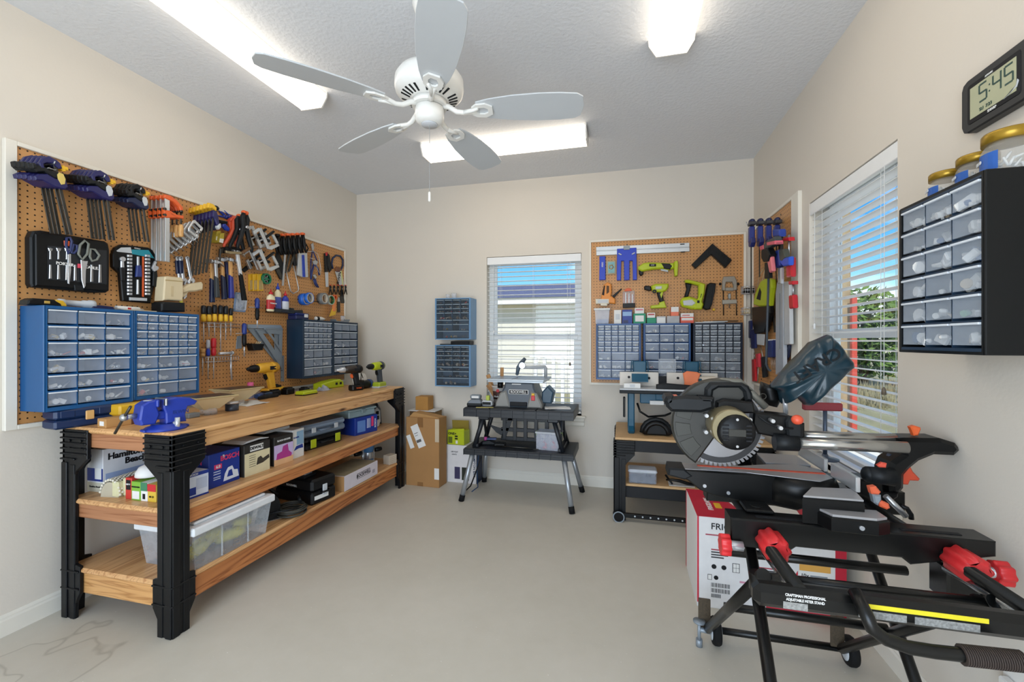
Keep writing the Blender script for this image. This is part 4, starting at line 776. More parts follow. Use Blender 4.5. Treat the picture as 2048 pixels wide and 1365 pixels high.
scissors('', it, ([(515, 860), (520, 805), (545, 800), (560, 830), (548, 905), (532, 930)], [(560, 900), (575, 855), (600, 860), (600, 900), (575, 925), (555, 920)]), [(528, 930), (552, 930), (552, 1060), (540, 1165), (528, 1160), (525, 1050)], pm('#2b3563', .4))
it = It('L', 'scissors', 'shears with grey loops hanging in front of the drill bit case', 'scissors', cA, (655, 960), .075, 'scissors in front of the drill bit case')
scissors('', it, ([(612, 930), (625, 860), (660, 825), (692, 850), (680, 930), (640, 975)], [(700, 950), (705, 890), (740, 895), (775, 940), (755, 975), (715, 985)]), [(628, 975), (660, 985), (684, 985), (668, 1060), (665, 1180), (652, 1196), (634, 1130), (632, 1040)], pm('#777a72', .45))
it = It('L', 'socket_set', 'black carded socket set with ratchet and wrench on the pegboard', 'socket set', cA, (1050, 1090), .03)
bk = it.pr('backing', [(872, 930), (895, 880), (940, 855), (1150, 880), (1185, 900), (1222, 965), (1222, 1000), (1200, 1180), (1175, 1270), (1170, 1315), (950, 1295), (945, 1250), (930, 1080), (875, 1030)], -.008, .018, BLACK, .004)
it.pr('header', [(898, 905), (935, 880), (1010, 878), (1020, 925), (905, 912)], -.009, -.008, LGREY, 0); it.pr('header_blue', [(1018, 895), (1150, 900), (1195, 965), (1020, 930)], -.009, -.008, pm('#2a8fa0', .5), 0)
for cx_ in (995, 1135):
    for k in range(12): it.pr('socket', [(cx_-19, 935+27*k), (cx_+19, 937+27*k), (cx_+19, 955+27*k), (cx_-19, 953+27*k)], -.020, -.008, CHROME, .003)
it.pr('orange_strip', [(1100, 950), (1112, 952), (1112, 1265), (1098, 1262)], -.010, -.008, ORANGE, 0)
it.pr('driver_handle', [(1045, 1020), (1080, 1020), (1088, 1110), (1038, 1110)], -.024, -.008, pm('#2b3a78', .35), .004); it.pr('driver_shaft', [(1054, 950), (1072, 950), (1072, 1022), (1054, 1022)], -.016, -.008, CHROME, .002); it.pr('extension', [(1052, 1130), (1066, 1130), (1068, 1245), (1050, 1245)], -.018, -.008, CHROME, .002)
c_ = it.xy([(938, 970)])[0]; M().cyl((c_[0], -.022, c_[1]), (c_[0], -.008, c_[1]), .012, n=16).prism(it.xy([(925, 985), (950, 985), (955, 1040), (925, 1040)]), -.018, -.008, .003).build('ratchet_head', CHROME, bk); it.pr('ratchet_handle', [(912, 1035), (958, 1035), (950, 1140), (920, 1140)], -.024, -.008, BLK2, .004)
it.pr('wrench_jaw', [(1165, 1040), (1190, 985), (1205, 990), (1195, 1020), (1218, 1030), (1215, 1052), (1185, 1068)], -.022, -.008, CHROME, .002); it.pr('wrench_handle', [(1175, 1066), (1205, 1062), (1212, 1150), (1200, 1190), (1170, 1180)], -.022, -.008, BLK2, .003)
text('KOBALT', .008, PAPER, bk, (it.xy([(1062, 888)])[0][0], -.0095, it.xy([(1062, 888)])[0][1]), bold=.02); it.pr('bit_rail', [(995, 1268), (1130, 1275), (1130, 1298), (995, 1292)], -.018, -.008, LGREY, .002)
it = It('L', 'finish_nailer', 'beige cordless nailer with battery standing on the second blue cabinet', 'nailer', cB, (230, 1000), .075)
it.pr('body', [(140, 905), (145, 868), (175, 862), (310, 876), (318, 905), (322, 1040), (312, 1095), (180, 1085), (128, 1092), (128, 1070)], -.035, .035, BEIGE, .006); it.pr('handle', [(312, 985), (400, 935), (515, 915), (530, 935), (525, 990), (460, 1005), (390, 1010), (330, 1030)], -.022, .022, BEIGE, .009)
it.pr('shoe', [(330, 1020), (400, 1010), (360, 1058), (315, 1060)], -.012, .012, BEIGE, .004); it.pr('battery', [(105, 1120), (130, 1102), (330, 1112), (332, 1198), (105, 1192)], -.04, .04, BLK2, .006); it.pr('trim_band', [(146, 905), (315, 918), (315, 908), (146, 893)], -.0355, -.035, pm('#b39c6e', .5), 0); it.pr('trigger', [(375, 1030), (392, 1010), (385, 1060), (365, 1075), (360, 1060)], -.008, .008, CHROME, .002)
it.pr('vent_plate', [(195, 955), (222, 957), (222, 1055), (195, 1052)], -.0365, -.035, pm('#cbb892', .5), .0005); it.pr('yellow_tag', [(318, 1070), (352, 1075), (350, 1160), (330, 1160)], -.004, 0, pm('#d9cf4a', .5), 0)
# ---------------------------------------------------------------- screwdrivers and lower right of the left pegboard
rk = M(); a = It('L', 'wire_rack', 'silver wire rack holding the yellow and black screwdrivers', 'rack', cB, (680, 1330), .012)
pts = a.xy([(525, 1300), (835, 1300), (525, 1335), (835, 1335)], .012)
for y in (-.02, -.055):
    for z in (pts[0][1], pts[2][1]): rk.cyl((pts[0][0], y, z), (pts[1][0], y, z), .0018, n=6)
for k in range(13): x = pts[0][0]+(pts[1][0]-pts[0][0])*k/12; rk.tube([(x, 0, pts[0][1]), (x, -.055, pts[0][1]), (x, -.055, pts[2][1]), (x, -.02, pts[2][1])], .0014, 5)
rk.build('wires', STEEL, a.root)
def driver(label, w, cr, x, y0, y1, y2, out, hm, fm, rw, group, tip=DSTEEL, x2=None):
    q0, q1, q2 = (wpt(w, cr(x, y0), out), wpt(w, cr(x, y1), out), wpt(w, cr(x2 or x, y2), out)); r = thing('screwdriver', label, 'screwdriver', q1, WALL[w][3], group)
    h = q0.z-q1.z; L_ = q1.z-q2.z
    M().lathe([(rw*.55, 0), (rw*.9, h*.06), (rw*.95, h*.3), (rw*.72, h*.42), (rw*.8, h*.5)], 12).build('collar', fm, r)
    M().lathe([(rw*.8, h*.45), (rw*.95, h*.55), (rw, h*.8), (rw*.85, h*.97), (rw*.3, h), (.0005, h)], 8).build('handle', hm, r)
    M().cyl((0, 0, .002), (0, 0, -L_), .0030, n=8).build('shaft', CHROME, r); return r
for i in range(6):
    x = [552, 602, 655, 712, 760, 808][i]; driver('yellow and black screwdriver, '+ordn(i)+' from the left in the wire rack', 'L', cB, x, [1135, 1140, 1130, 1135, 1140, 1160][i], 1288, [1480, 1430, 1440, 1560, 1460, 1420][i], .045, pm('#1d1f24', .4), YEL, .0155-.003*(i == 5), 'yellow and black screwdrivers in the wire rack')
a = It('L', 'wire_rack', 'silver wire rack below, holding a red screwdriver and small tools', 'rack', cD, (240, 720), .012); rk = M(); pts = a.xy([(85, 705), (388, 690), (85, 750), (388, 735)], .012)
for y in (-.02, -.05):
    for z in (pts[0][1], pts[2][1]): rk.cyl((pts[0][0], y, z), (pts[1][0], y, z), .0018, n=6)
for k in range(13): x = pts[0][0]+(pts[1][0]-pts[0][0])*k/12; rk.tube([(x, 0, pts[0][1]), (x, -.05, pts[0][1]), (x, -.05, pts[2][1]), (x, -.02, pts[2][1])], .0014, 5)
rk.build('wires', STEEL, a.root)
driver('wooden handled awl at the left of the lower rack', 'L', cD, 115, 625, 700, 870, .04, WOODH, WOODH, .015, 'tools in the lower rack')
driver('clear and blue handled screwdriver in the lower rack', 'L', cD, 165, 545, 695, 905, .04, clear('#cdd6e4', .6), ROYAL, .012, 'tools in the lower rack')
driver('red handled screwdriver in the lower rack', 'L', cD, 215, 530, 692, 900, .045, RED, RED, .016, 'tools in the lower rack')
a = It('L', 'tack_hammer', 'small all steel hammer resting in the lower rack', 'hammer', cD, (350, 670), .045)
q0 = a.xy([(265, 672), (385, 665)]); M().cyl((q0[0][0], 0, q0[0][1]), (q0[1][0], 0, q0[1][1]), .009, n=14).cyl((q0[1][0]-.006, 0, q0[1][1]), (q0[1][0]+.004, 0, q0[1][1]), .013, n=14).build('head', CHROME, a.root); a.tb('handle', [(372, 680), (372, 800), (380, 910)], .006, CHROME)
for nm, lab, hd, pts_, o in (('ratchet_driver', 'blue ratchet screwdriver hanging in front of the black bin', [(612, 165), (590, 200), (590, 330), (612, 385)], [(608, 385), (606, 440)], .06), ('ratchet_driver', 'blue and black drill driver hanging at the yellow drill', [(495, 395), (475, 440), (472, 570), (492, 625)], [(490, 680), (484, 700)], .05)):
    x, y = hd[0]; b = hd[3]; q0, q1, q2 = wpt('L', cD(x, y), o), wpt('L', cD(hd[2][0]+22, hd[2][1]), o), wpt('L', cD(*pts_[1]), o); r = thing('ratchet_driver', lab, 'screwdriver', q1, PI/2, 'ratchet drivers'); h = q0.z-q1.z
    M().lathe([(.013, h*.42), (.0155, h*.5), (.016, h*.9), (.010, h*.99), (.0005, h)], 8).build('handle', pm('#233a86', .35, var=.1), r)
    M().lathe([(.006, -.03), (.012, -.02), (.0145, 0), (.0145, h*.36), (.011, h*.44)], 12).build('ratchet', BLACK, r); M().cyl((0, 0, 0), (0, 0, q2.z-q1.z), .0045, n=8).build('shaft', CHROME, r)
    M().tube([(-.07, .0, h*.45), (.05, .0, h*.5)], .0028, 6).build('holder_wire', STEEL, r)
def square(label, tri, inner, o, mark=True):
    it = It('L', 'speed_square', label, 'square', cD, tri[0], o, 'grey speed squares'); pp = it.xy(tri); q_ = it.xy(inner)
    n = len(pp); V = [(a, y, c) for y in (-.002, .002) for P_ in (pp, q_) for a, c in P_]; F = []
    for i in range(n):
        j = (i+1) % n; F += [(i, j, n+j, n+i), (2*n+i, 3*n+i, 3*n+j, 2*n+j), (i, 2*n+i, 2*n+j, j), (n+i, n+j, 3*n+j, 3*n+i)]
    M().add(V, F).build('plate', GREY, it.root); return it
GREY = pm('#8a939b', .4, .3, var=.08)
it = square('large grey speed square, behind the smaller ones', [(520, 440), (840, 470), (820, 800)], [(620, 470), (800, 488), (795, 690)], .02); it.pr('fence', [(520, 405), (820, 412), (840, 450), (522, 442)], -.008, .008, pm('#9aa6b4', .4, .3), .002)
it = square('middle grey speed square', [(600, 455), (838, 462), (835, 810)], [(665, 490), (765, 495), (770, 640)], .032); it.pr('fence', [(600, 448), (838, 452), (838, 462), (600, 460)], -.006, .006, GREY, .001)
it = square('small grey speed square in front, at upper right', [(680, 445), (842, 455), (835, 660)], [(735, 490), (815, 498), (812, 600)], .045); it.pr('fence', [(680, 440), (842, 446), (842, 456), (680, 452)], -.006, .006, GREY, .001)
it = It('L', 'steel_rule', 'narrow grey ruler standing at the right edge below the squares', 'ruler', cD, (840, 800), .018); it.pr('blade', [(824, 690), (856, 690), (856, 925), (826, 925)], -.001, .001, GREY, 0)
for k in range(10): it.pr('graduation', [(826, 705+20*k), (836 if k % 2 else 842, 705+20*k), (836 if k % 2 else 842, 709+20*k), (826, 709+20*k)], -.0015, -.001, INK, 0) if k % 3 == 0 else None
it = It('L', 'magnetic_cup', 'small black bin with pencils hanging beside the squares', 'bin', cD, (565, 610), .014)
pp = it.xy([(508, 580), (622, 585), (605, 640), (525, 645)]); M().prism(pp, -.055, 0, .003).build('cup', BLACK, it.root)
for k in range(3): c_ = it.xy([(560+12*k, 590)])[0]; M().cyl((c_[0], -.03, c_[1]-.01), (c_[0]+.018, -.03-.006*k, c_[1]+.022), .0034, n=6).build('pencil', pm('#c9b289', .5), it.root)
it = It('L', 'grey_plate', 'grey metal plate hanging left of the pencil bin', 'plate', cD, (440, 570), .014); it.pr('plate', [(425, 515), (465, 508), (470, 625), (415, 630)], -.003, 0, GREY, .001)
# items on top of the cabinets (left wall)
def on_cab(name, label, cat, cr, x, y, z, out, rz=PI/2, group=None): q_ = on(*cr(x, y), 'x', out); return thing(name, label, cat, (out, q_.y, z), rz, group)
zt = 1.4285
r = on_cab('laser_level', 'black and yellow laser level lying on the leftmost blue cabinet', 'laser level', cC, 380, 130, zt, .08)
M().prism([(-.065, 0), (-.06, .02), (-.045, .030), (.03, .030), (.055, .014), (.058, 0)], -.03, .03, .005).build('body', BLACK, r); M().prism([(.03, .002), (.034, .0305), (.062, .028), (.075, .012), (.075, .002)], -.028, .028, .003).build('yellow_end', YEL, r); M().box(-.008, .012, -.032, -.029, .010, .022, .001).build('button', pm('#c9a24a', .4), r)
r = on_cab('pipe_fitting', 'grey plastic pipe fitting lying on the leftmost blue cabinet', 'pipe fitting', cC, 700, 150, zt, .08); m = M(); m.lathe([(.014, -.075), (.0175, -.07), (.0175, -.05), (.014, -.048), (.014, .02), (.018, .022), (.018, .045), (.021, .047), (.021, .068), (.016, .07)], 18, (0, 0, .021), 'x').build('pipe', LGREY, r)
r = on_cab('utility_knife', 'navy utility knife lying on the seam between the blue cabinets', 'knife', cC, 960, 155, zt, .09); M().prism([(-.06, 0), (-.062, .014), (-.03, .02), (.03, .016), (.04, 0)], -.009, .009, .003).build('handle', pm('#1c2250', .4), r); M().prism([(.038, .002), (.038, .013), (.07, .008), (.062, .002)], -.001, .001, 0).build('blade', STEEL, r)
r = on_cab('caulk_tube', 'white printed tube lying on the second blue cabinet', 'tube', cC, 1170, 160, zt+.0005, .07); M().lathe([(.012, -.06), (.0125, .05), (.004, .058), (.003, .075)], 16, (0, 0, .0128), 'x').build('tube', WHITE, r); M().box(-.012, .004, -.0132, -.0118, .008, .018).build('red_print', RED, r)
r = on_cab('wood_strip', 'thin pale wood strip lying on the second blue cabinet', 'strip', cC, 1270, 185, zt+.001, .12); M().box(-.07, .08, -.012, .012, 0, .005, .001).build('strip', BEIGE, r)
zt2 = 1.443
r = on_cab('plastic_box', 'navy blue plastic box on the dark cabinet', 'box', cD, 985, 330, zt2, .07); M().box(-.07, .075, -.04, .04, 0, .034, .005).build('base', pm('#15204e', .4), r); M().box(-.072, .077, -.042, .042, .034, .052, .006).build('lid', pm('#1b2a66', .35), r); M().box(.02, .06, -.0425, -.0405, .020, .045).build('paper_label', PAPER, r)
r = on_cab('sprayer', 'white plastic sprayer lying on the dark cabinets', 'sprayer', cD, 1180, 340, zt2, .10); M().lathe([(.006, -.06), (.016, -.05), (.017, .02), (.010, .05), (.004, .07)], 14, (0, 0, .018), 'x').build('body', WHITE, r); M().lathe([(.018, -.015), (.019, 0), (.018, .012)], 14, (-.03, 0, .018), 'x').build('collar', BLK2, r)
r = on_cab('trowel', 'grey metal trowel lying on the dark cabinet at the corner', 'trowel', cD, 1370, 370, zt2, .12); M().prism([(-.10, .0), (-.11, .022), (-.09, .006), (.07, .006), (.095, .028), (.10, .026), (.08, 0)], -.03, .03, .001).build('blade', GREY, r)
r = on_cab('clear_cup', 'small clear plastic cup on the dark cabinet at the corner', 'cup', cD, 1390, 350, zt2+.0065, .07); M().lathe([(.018, 0), (.022, .055), (.0215, .055), (.0175, .002), (.0005, .002)], 18).build('cup', CLEAR, r)
# ---------------------------------------------------------------- on the bench top
zb = .876
def bench(name, label, cat, cr, x, y, z=zb, rz=PI/2, group=None, X=None):
    q = on(*cr(x, y), 'z', z)
    if X is not None: q = on(*cr(x, y), 'x', X); q = Vector((X, q.y, z))
    return thing(name, label, cat, q, rz, group)
r = bench('tool_case', 'navy blue tool case with a tan latch at the near end of the bench', 'tool case', cC, 960, 1235); NB = pm('#122b52', .4, var=.1)
M().box(-.12, .105, -.03, .075, 0, .04, .008).build('base', NB, r); l = M().box(-.12, .105, -.03, .075, .042, .088, .010).box(-.10, -.05, -.033, -.03, .05, .08, .002).box(.04, .09, -.033, -.03, .05, .08, .002).build('lid', NB, r); M().box(-.012, .02, -.037, -.029, .03, .072, .003).build('latch', pm('#d8a968', .5), r); r.rotation_euler = (0, 0, PI/2-.12); r.location.x -= .1; r.location.y -= .02
r = bench('yellow_tool_case', 'yellow plastic case behind the vise', 'tool case', cC, 1330, 1195); r.location.x -= .10; M().box(-.07, .09, -.03, .04, 0, .03, .006).build('base', YEL, r); M().box(-.072, .092, -.032, .042, .032, .085, .008).build('lid', YEL, r)
r = bench('cardboard_box', 'long brown cardboard tool box lying in front of the navy case', 'box', cC, 1060, 1245); r.rotation_euler = (0, 0, PI/2-.1)
M().box(-.045, .12, -.008, .055, 0, .042, .002).build('carton', pm('#b98a52', .7, var=.1), r); M().box(.055, .085, -.0095, .0565, -.0, .0435).build('dark_band', pm('#5a3420', .6), r); M().box(-.0465, -.044, .005, .035, .01, .03).build('label', PAPER, r)
# bench vise
v = bench('bench_vise', 'blue bench vise bolted to the near front corner of the workbench', 'vise', cC, 1600, 1275); VB = pm('#1f389e', .4, var=.12, scale=40); v.location.y -= .0; v.location.x -= .06; v.rotation_euler = (0, 0, PI/2-.25)
M().lathe([(.078, 0), (.08, .006), (.072, .014), (.055, .02), (.05, .028)], 28).box(-.088, -.05, -.02, .02, 0, .012, .004).box(.05, .088, -.02, .02, 0, .012, .004).build('base', VB, v)
M().prism([(-.01, .028), (-.012, .075), (-.02, .1), (-.022, .136), (.0, .138), (.03, .142), (.085, .134), (.115, .115), (.105, .10), (.075, .095), (.065, .06), (.07, .028)], -.034, .034, .005).build('fixed_body', VB, v)
M().box(-.02, -.012, -.05, .05, .11, .142, .002).build('fixed_jaw_plate', STEEL, v)
j = M().prism([(-.045, .14), (-.075, .136), (-.10, .12), (-.108, .06), (-.10, .035), (-.05, .035), (-.035, .075), (-.042, .10)], -.036, .036, .006).box(-.052, -.04, -.048, .048, .108, .14, .004).build('moving_jaw', VB, v); M().box(-.10, .02, -.02, .02, .05, .085, .004).build('slide', VB, v)
M().cyl((-.105, 0, .075), (-.15, 0, .075), .011, n=12).ell((-.148, 0, .075), (.016, .016, .016), 12, 8).build('screw', STEEL, v); M().tube([(-.148, -.06, .125), (-.148, .0, .075), (-.148, .085, .0)], .0055, 8).build('handle', DSTEEL, v)
M().cyl((.02, -.036, .028), (.02, -.052, .028), .010, n=12).cyl((.02, -.06, .0), (.02, -.06, .055), .010, n=10).build('lock_nut', CHROME, v); text('IRWIN', .022, pm('#16307e', .5), v, (.045, -.0345, .075), bold=.02); M().lathe([(.016, 0), (.016, .0015), (.0005, .0016)], 18, (-.07, -.012, .137)).build('badge', LGREY, v)
r = bench('sanding_block', 'small grey block lying right of the vise', 'block', cC, 1740, 1165); M().box(-.03, .035, -.02, .02, 0, .024, .004).build('block', GREY, r)
# shop vacuum funnels and more
FUN = pm('#dccfa8', .45, var=.06)
def funnel(name, label, cr, x, y, w, d, h, rz, dy=0):
    r = bench(name, label, 'funnel', cr, x, y, group='beige dust hoods on the bench'); r.rotation_euler = (0, 0, rz); a, b = w/2, d/2; z0, z1 = .03, h
    V = [(-a, -b, z1), (a, -b, z1), (a, b, z1), (-a, b, z1), (-a*.35, -b*.4, z0), (a*.35, -b*.4, z0), (a*.35, b*.4, z0), (-a*.35, b*.4, z0)]
    M().add(V, [(0, 4, 5, 1), (1, 5, 6, 2), (2, 6, 7, 3), (3, 7, 4, 0), (4, 7, 6, 5), (0, 1, 2, 3)]).build('hood', FUN, r)
    M().box(-a-.006, a+.006, -b-.006, b+.006, h-.002, h+.006, .002).build('rim', pm('#b7a478', .5), r); M().box(-a+.01, a-.01, -b+.01, b-.01, h+.006, h+.0075).build('dark_insert', pm('#3a2f2a', .35), r)
    M().lathe([(.040, 0), (.040, .035)], 20).build('outlet', CLEAR, r); return r
funnel('dust_hood', 'beige tapered dust hood with dark top standing beside the vise', cD, 170, 1225, .21, .16, .095, PI/2-.25)
funnel('dust_hood', 'beige tapered dust hood farther along the bench', cD, 430, 1140, .22, .17, .10, PI/2-.1)
r = bench('tin_can', 'dark tin with a silver lid on the bench edge', 'tin', cD, 382, 1190); M().lathe([(.032, 0), (.0335, .004), (.0335, .04)], 24).build('can', pm('#3a3f4a', .35, .3, var=.3), r); M().lathe([(.0345, .04), (.0345, .05), (.030, .052), (.0005, .052)], 24).build('lid', CHROME, r)
r = bench('paper_sheet', 'crumpled white paper beside the dark tin', 'paper', cD, 540, 1130); q = random.Random(3); V = [((i-3)*.03+q.uniform(-.008, .008), (k-3)*.026, abs(q.gauss(.006, .008))*(1 if 0 < i < 6 and 0 < k < 6 else .2)) for i in range(7) for k in range(7)]; M().add(V, [(i*7+k, i*7+k+1, i*7+k+8, i*7+k+7) for i in range(6) for k in range(6)], smooth=True).build('sheet', PAPER, r)
def drill(r, body, dark, s=1, chuck=DSTEEL, batt=None, accent=None):
    """pistol drill standing on its battery, nose to -x"""
    T = lambda m: setattr(m, 'T', Matrix.Scale(s, 4)) or m
    b = T(M()).lathe([(.022, -.07), (.030, -.06), (.034, -.02), (.036, .04), (.034, .08), (.026, .094), (.0005, .097)], 20, (0, 0, .185), 'x').build('motor_housing', body, r)
    T(M()).lathe([(.004, -.15), (.010, -.145), (.014, -.128), (.022, -.115), (.024, -.085), (.022, -.07)], 18, (0, 0, .185), 'x').build('chuck', chuck, r)
    T(M()).prism([(-.012, .165), (.055, .165), (.062, .12), (.075, .045), (.028, .045), (.012, .11)], -.018, .018, .008).build('handle', dark, r)
    T(M()).prism([(-.02, .14), (.008, .15), (.012, .118), (.0, .105), (-.012, .115)], -.008, .008, .003).build('trigger', accent or dark, r)
    T(M()).box(-.018, .10, -.036, .036, .0, .048, .010).build('battery', batt or dark, r); T(M()).lathe([(.0365, .030), (.0375, .05), (.0365, .07)], 20, (0, 0, .185), 'x').build('rear_band', dark, r)
    T(M()).box(.0, .05, -.0365, -.032, .172, .196, .001).build('name_plate', INK, b)
r = bench('cordless_drill', 'yellow drill with its nose pointing left, standing at the wall', 'drill', cD, 690, 925, X=.11); r.rotation_euler = (0, 0, PI/2); drill(r, pm('#dba32c', .45), pm('#dba32c', .45), 1.1, BLACK, pm('#dba32c', .45), BLACK)
r = bench('bit_tray', 'yellow tray holding dark drill bits beside the yellow drill', 'tray', cD, 770, 925, X=.08); M().prism([(-.06, 0), (-.07, .05), (.07, .05), (.06, 0)], -.03, .03, .004).build('tray', YEL, r); M().box(-.045, .02, -.02, .02, .05, .075, .004).box(.025, .05, -.018, .018, .05, .066, .003).build('bits', BLK2, r)
r = bench('small_bottle', 'small bottle with a pink cap at the wall side of the bench', 'bottle', cD, 550, 970, X=.10); M().lathe([(.024, 0), (.025, .004), (.025, .07), (.018, .08)], 18).build('bottle', pm('#8a8fb0', .35, var=.3), r); M().lathe([(.019, .078), (.020, .082), (.019, .11), (.0005, .112)], 16).build('cap', pm('#d65a8a', .4), r)
r = bench('small_bottle', 'small yellow and black bottle beside the pink capped one', 'bottle', cD, 495, 960, X=.09); M().lathe([(.022, 0), (.022, .055), (.014, .065)], 16).build('bottle', pm('#c9a03a', .4, var=.3), r); M().lathe([(.014, .064), (.014, .085), (.0005, .087)], 14).build('cap', BLACK, r)
r = bench('cardboard_corner', 'white and yellow cardboard corner piece leaning at the wall, near the awl', 'card', cD, 150, 1000, X=.07); M().prism([(-.06, 0), (-.01, .055), (.04, .05), (.06, 0)], -.004, .004, .0).build('card', pm('#e6dfc8', .6), r); M().prism([(.03, .05), (.045, .045), (.05, .0), (.035, 0)], -.006, -.004, 0).build('dark_edge', BLK2, r)
for i, (x, y, w, h, cl_) in enumerate(((760, 985, .09, .04, BLK2), (890, 975, .08, .045, BLACK), (690, 990, .07, .035, pm('#2a3f5a', .4)), (1040, 965, .06, .03, BLK2))):
    r = bench('charger', ['black charger brick', 'tall black charger brick, second from the yellow tray', 'dark blue charger block', 'small black charger with a cable'][i]+' in the dark row along the wall', 'charger', cD, x, y, X=.15+.03*(i % 2)); M().box(-w/2, w/2, -.03, .03, 0, h, .006).build('case', cl_, r); M().box(-w/2+.01, w/2-.01, -.02, .02, h, h+.008, .003).build('top_cap', BLACK, r)
r = bench('caulking_gun', 'black caulking gun lying lengthwise on the bench', 'caulking gun', cD, 900, 985); m = M(); m.cyl((-.16, 0, .016), (.16, -.0, .016), .010, n=10).box(-.2, -.15, -.012, .012, .002, .03, .004).build('barrel', BLACK, r); M().cyl((.16, 0, .016), (.24, 0, .02), .006, n=8).build('rod', GREY, r); r.rotation_euler = (0, 0, PI/2-.12); r.location.x += .03
r = bench('bar_clamp', 'black tool with a blue grip lying in front of the second dust hood', 'clamp', cD, 690, 1080); M().prism([(-.09, -.02), (-.04, .02), (.02, .012), (.09, -.01), (.09, -.025), (.02, -.02), (-.04, -.03)], .0, .024, .005, plane='xy').build('jaw', BLK2, r); M().cyl((-.08, 0, .022), (-.01, .03, .026), .016, n=10).build('blue_grip', pm('#2b4c8a', .4), r)
r = bench('charger_dock', 'lime green battery charger dock on the bench, left of the drills', 'charger', cD, 1265, 985); M().prism([(-.13, 0), (-.13, .045), (-.05, .06), (.08, .07), (.12, .05), (.13, 0)], -.05, .05, .008).build('case', LIME, r); M().box(.02, .045, -.052, -.049, .025, .045, .001).box(.07, .095, -.052, -.049, .025, .045, .001).build('window_panel', INK, r); r.rotation_euler = (0, 0, PI/2-.1)
r = bench('charger_dock', 'small lime green charger lying at the bench front', 'charger', cD, 1060, 1045); M().box(-.075, .075, -.04, .04, 0, .03, .008).build('case', LIME, r); M().box(-.076, .076, -.041, .041, 0, .010, .004).build('base', BLACK, r)
r = bench('crumpled_bag', 'crumpled grey plastic bag beside the small lime charger', 'bag', cD, 1215, 1005); q = random.Random(8); V = [((i-3)*.024, (k-2)*.024, abs(q.gauss(.012, .01))*(1 if 0 < i < 6 and 0 < k < 4 else .1)) for i in range(7) for k in range(5)]; M().add(V, [(i*5+k, i*5+k+1, i*5+k+6, i*5+k+5) for i in range(6) for k in range(4)]).build('bag', pm('#a9a9b4', .3), r)
r = bench('cordless_drill', 'black and orange cordless impact wrench standing at the bench front', 'impact wrench', cD, 1475, 1010); drill(r, pm('#2a2019', .4), BLK2, .92, CHROME, BLACK, ORANGE); r.rotation_euler = (0, 0, PI/2-.35); text('WORX', .016, ORANGE, r, (.04, -.0345, .02), bold=.02)
r = bench('angle_grinder', 'black grinder body with a blue battery lying behind the impact wrench', 'grinder', cD, 1585, 990); M().lathe([(.02, -.09), (.03, -.07), (.034, 0), (.034, .05), (.028, .058)], 18, (0, 0, .0345), 'x').build('body', BLACK, r); M().lathe([(.035, .056), (.036, .06), (.036, .085), (.0005, .088)], 18, (0, 0, .0365), 'x').build('battery', pm('#2f4f86', .4), r); M().box(-.06, -.03, -.02, .02, .06, .075, .003).tube([(-.05, 0, .07), (-.045, 0, .11), (-.03, .01, .135), (-.02, 0, .09)], .0035, 6).build('guard_lever', DSTEEL, r)
r = bench('cordless_drill', 'lime green cordless drill standing at the far end of the bench', 'drill', cD, 1700, 985); drill(r, LIME, pm('#3a4048', .45), 1.0, BLK2, pm('#a5b52a', .4), BLACK); M().box(-.02, .102, -.037, .037, 0, .016, .004).build('battery_base', LGREY, r)
r = bench('coiled_hose', 'white spiral hose coil behind the lime drill at the bench end', 'hose', cD, 1790, 945, X=.17); m = M();
for k in range(5): m.torus((.0+.017*k, .0, .055), .047, .0078, 'x', 24, 6)
m.build('coil', pm('#d9d4cc', .5), r); r.rotation_euler = (0, 0, 1.2); r.location = (.30, -.46, zb)
# ================================================================ boxes and cases on the workbench shelves
def depth_of(P_): d = P_-CAM; return -d.x*SY+d.y*CY
class Cart:
    """a printed box: front lower edge from two floor points, real depth and height"""
    def __init__(s, label, P0, P1, d, h, mat, name='product_box', cat='box', group=None, b=.002, flaps=True):
        P0, P1 = Vector(P0), Vector(P1); e = P1-P0; s.w = math.hypot(e.x, e.y); s.d, s.h = d, h
        s.r = thing(name, label, cat, P0, math.atan2(e.y, e.x), group); s.body = M().box(0, s.w, 0, d, 0, h, b).build('carton', mat, s.r)
        if flaps: M().box(.01, s.w-.01, d/2-.001, d/2+.001, h, h+.0006).build('flap_seam', pm('#6d5a44', .7), s.r)
    def pan(s, nm, a, b, c, e, mat, f='f', t=.0008):
        m = M()
        if f == 'f': m.box(a*s.w, b*s.w, -t, 0, c*s.h, e*s.h)
        elif f == 'l': m.box(-t, 0, (1-b)*s.d, (1-a)*s.d, c*s.h, e*s.h)
        elif f == 'r': m.box(s.w, s.w+t, a*s.d, b*s.d, c*s.h, e*s.h)
        else: m.box(a*s.w, b*s.w, c*s.d, e*s.d, s.h, s.h+t)
        return m.build(nm, mat, s.r)
    def tx(s, t, fx, fz, size, mat, f='f', bold=.015, sx=1, rot=0):
        e = .0016; L_, R_ = {'f': ((fx*s.w, -e, fz*s.h), (PI/2, rot, 0)), 'l': ((-e, (1-fx)*s.d, fz*s.h), (PI/2, 0, -PI/2)), 'r': ((s.w+e, fx*s.d, fz*s.h), (PI/2, 0, PI/2)), 't': ((fx*s.w, fz*s.d, s.h+e), (0, 0, rot))}[f]
        return text(t, size, mat, s.r, L_, R_, bold=bold, sx=sx)
Zs = lambda x, y, z=.546: (x, y, z)
BB = pm('#16348f', .45, var=.06); BBD = pm('#101d52', .45); MAG = pm('#d83a6a', .5); DKC = pm('#2a2724', .5); CREAM = pm('#e2d6ae', .55)
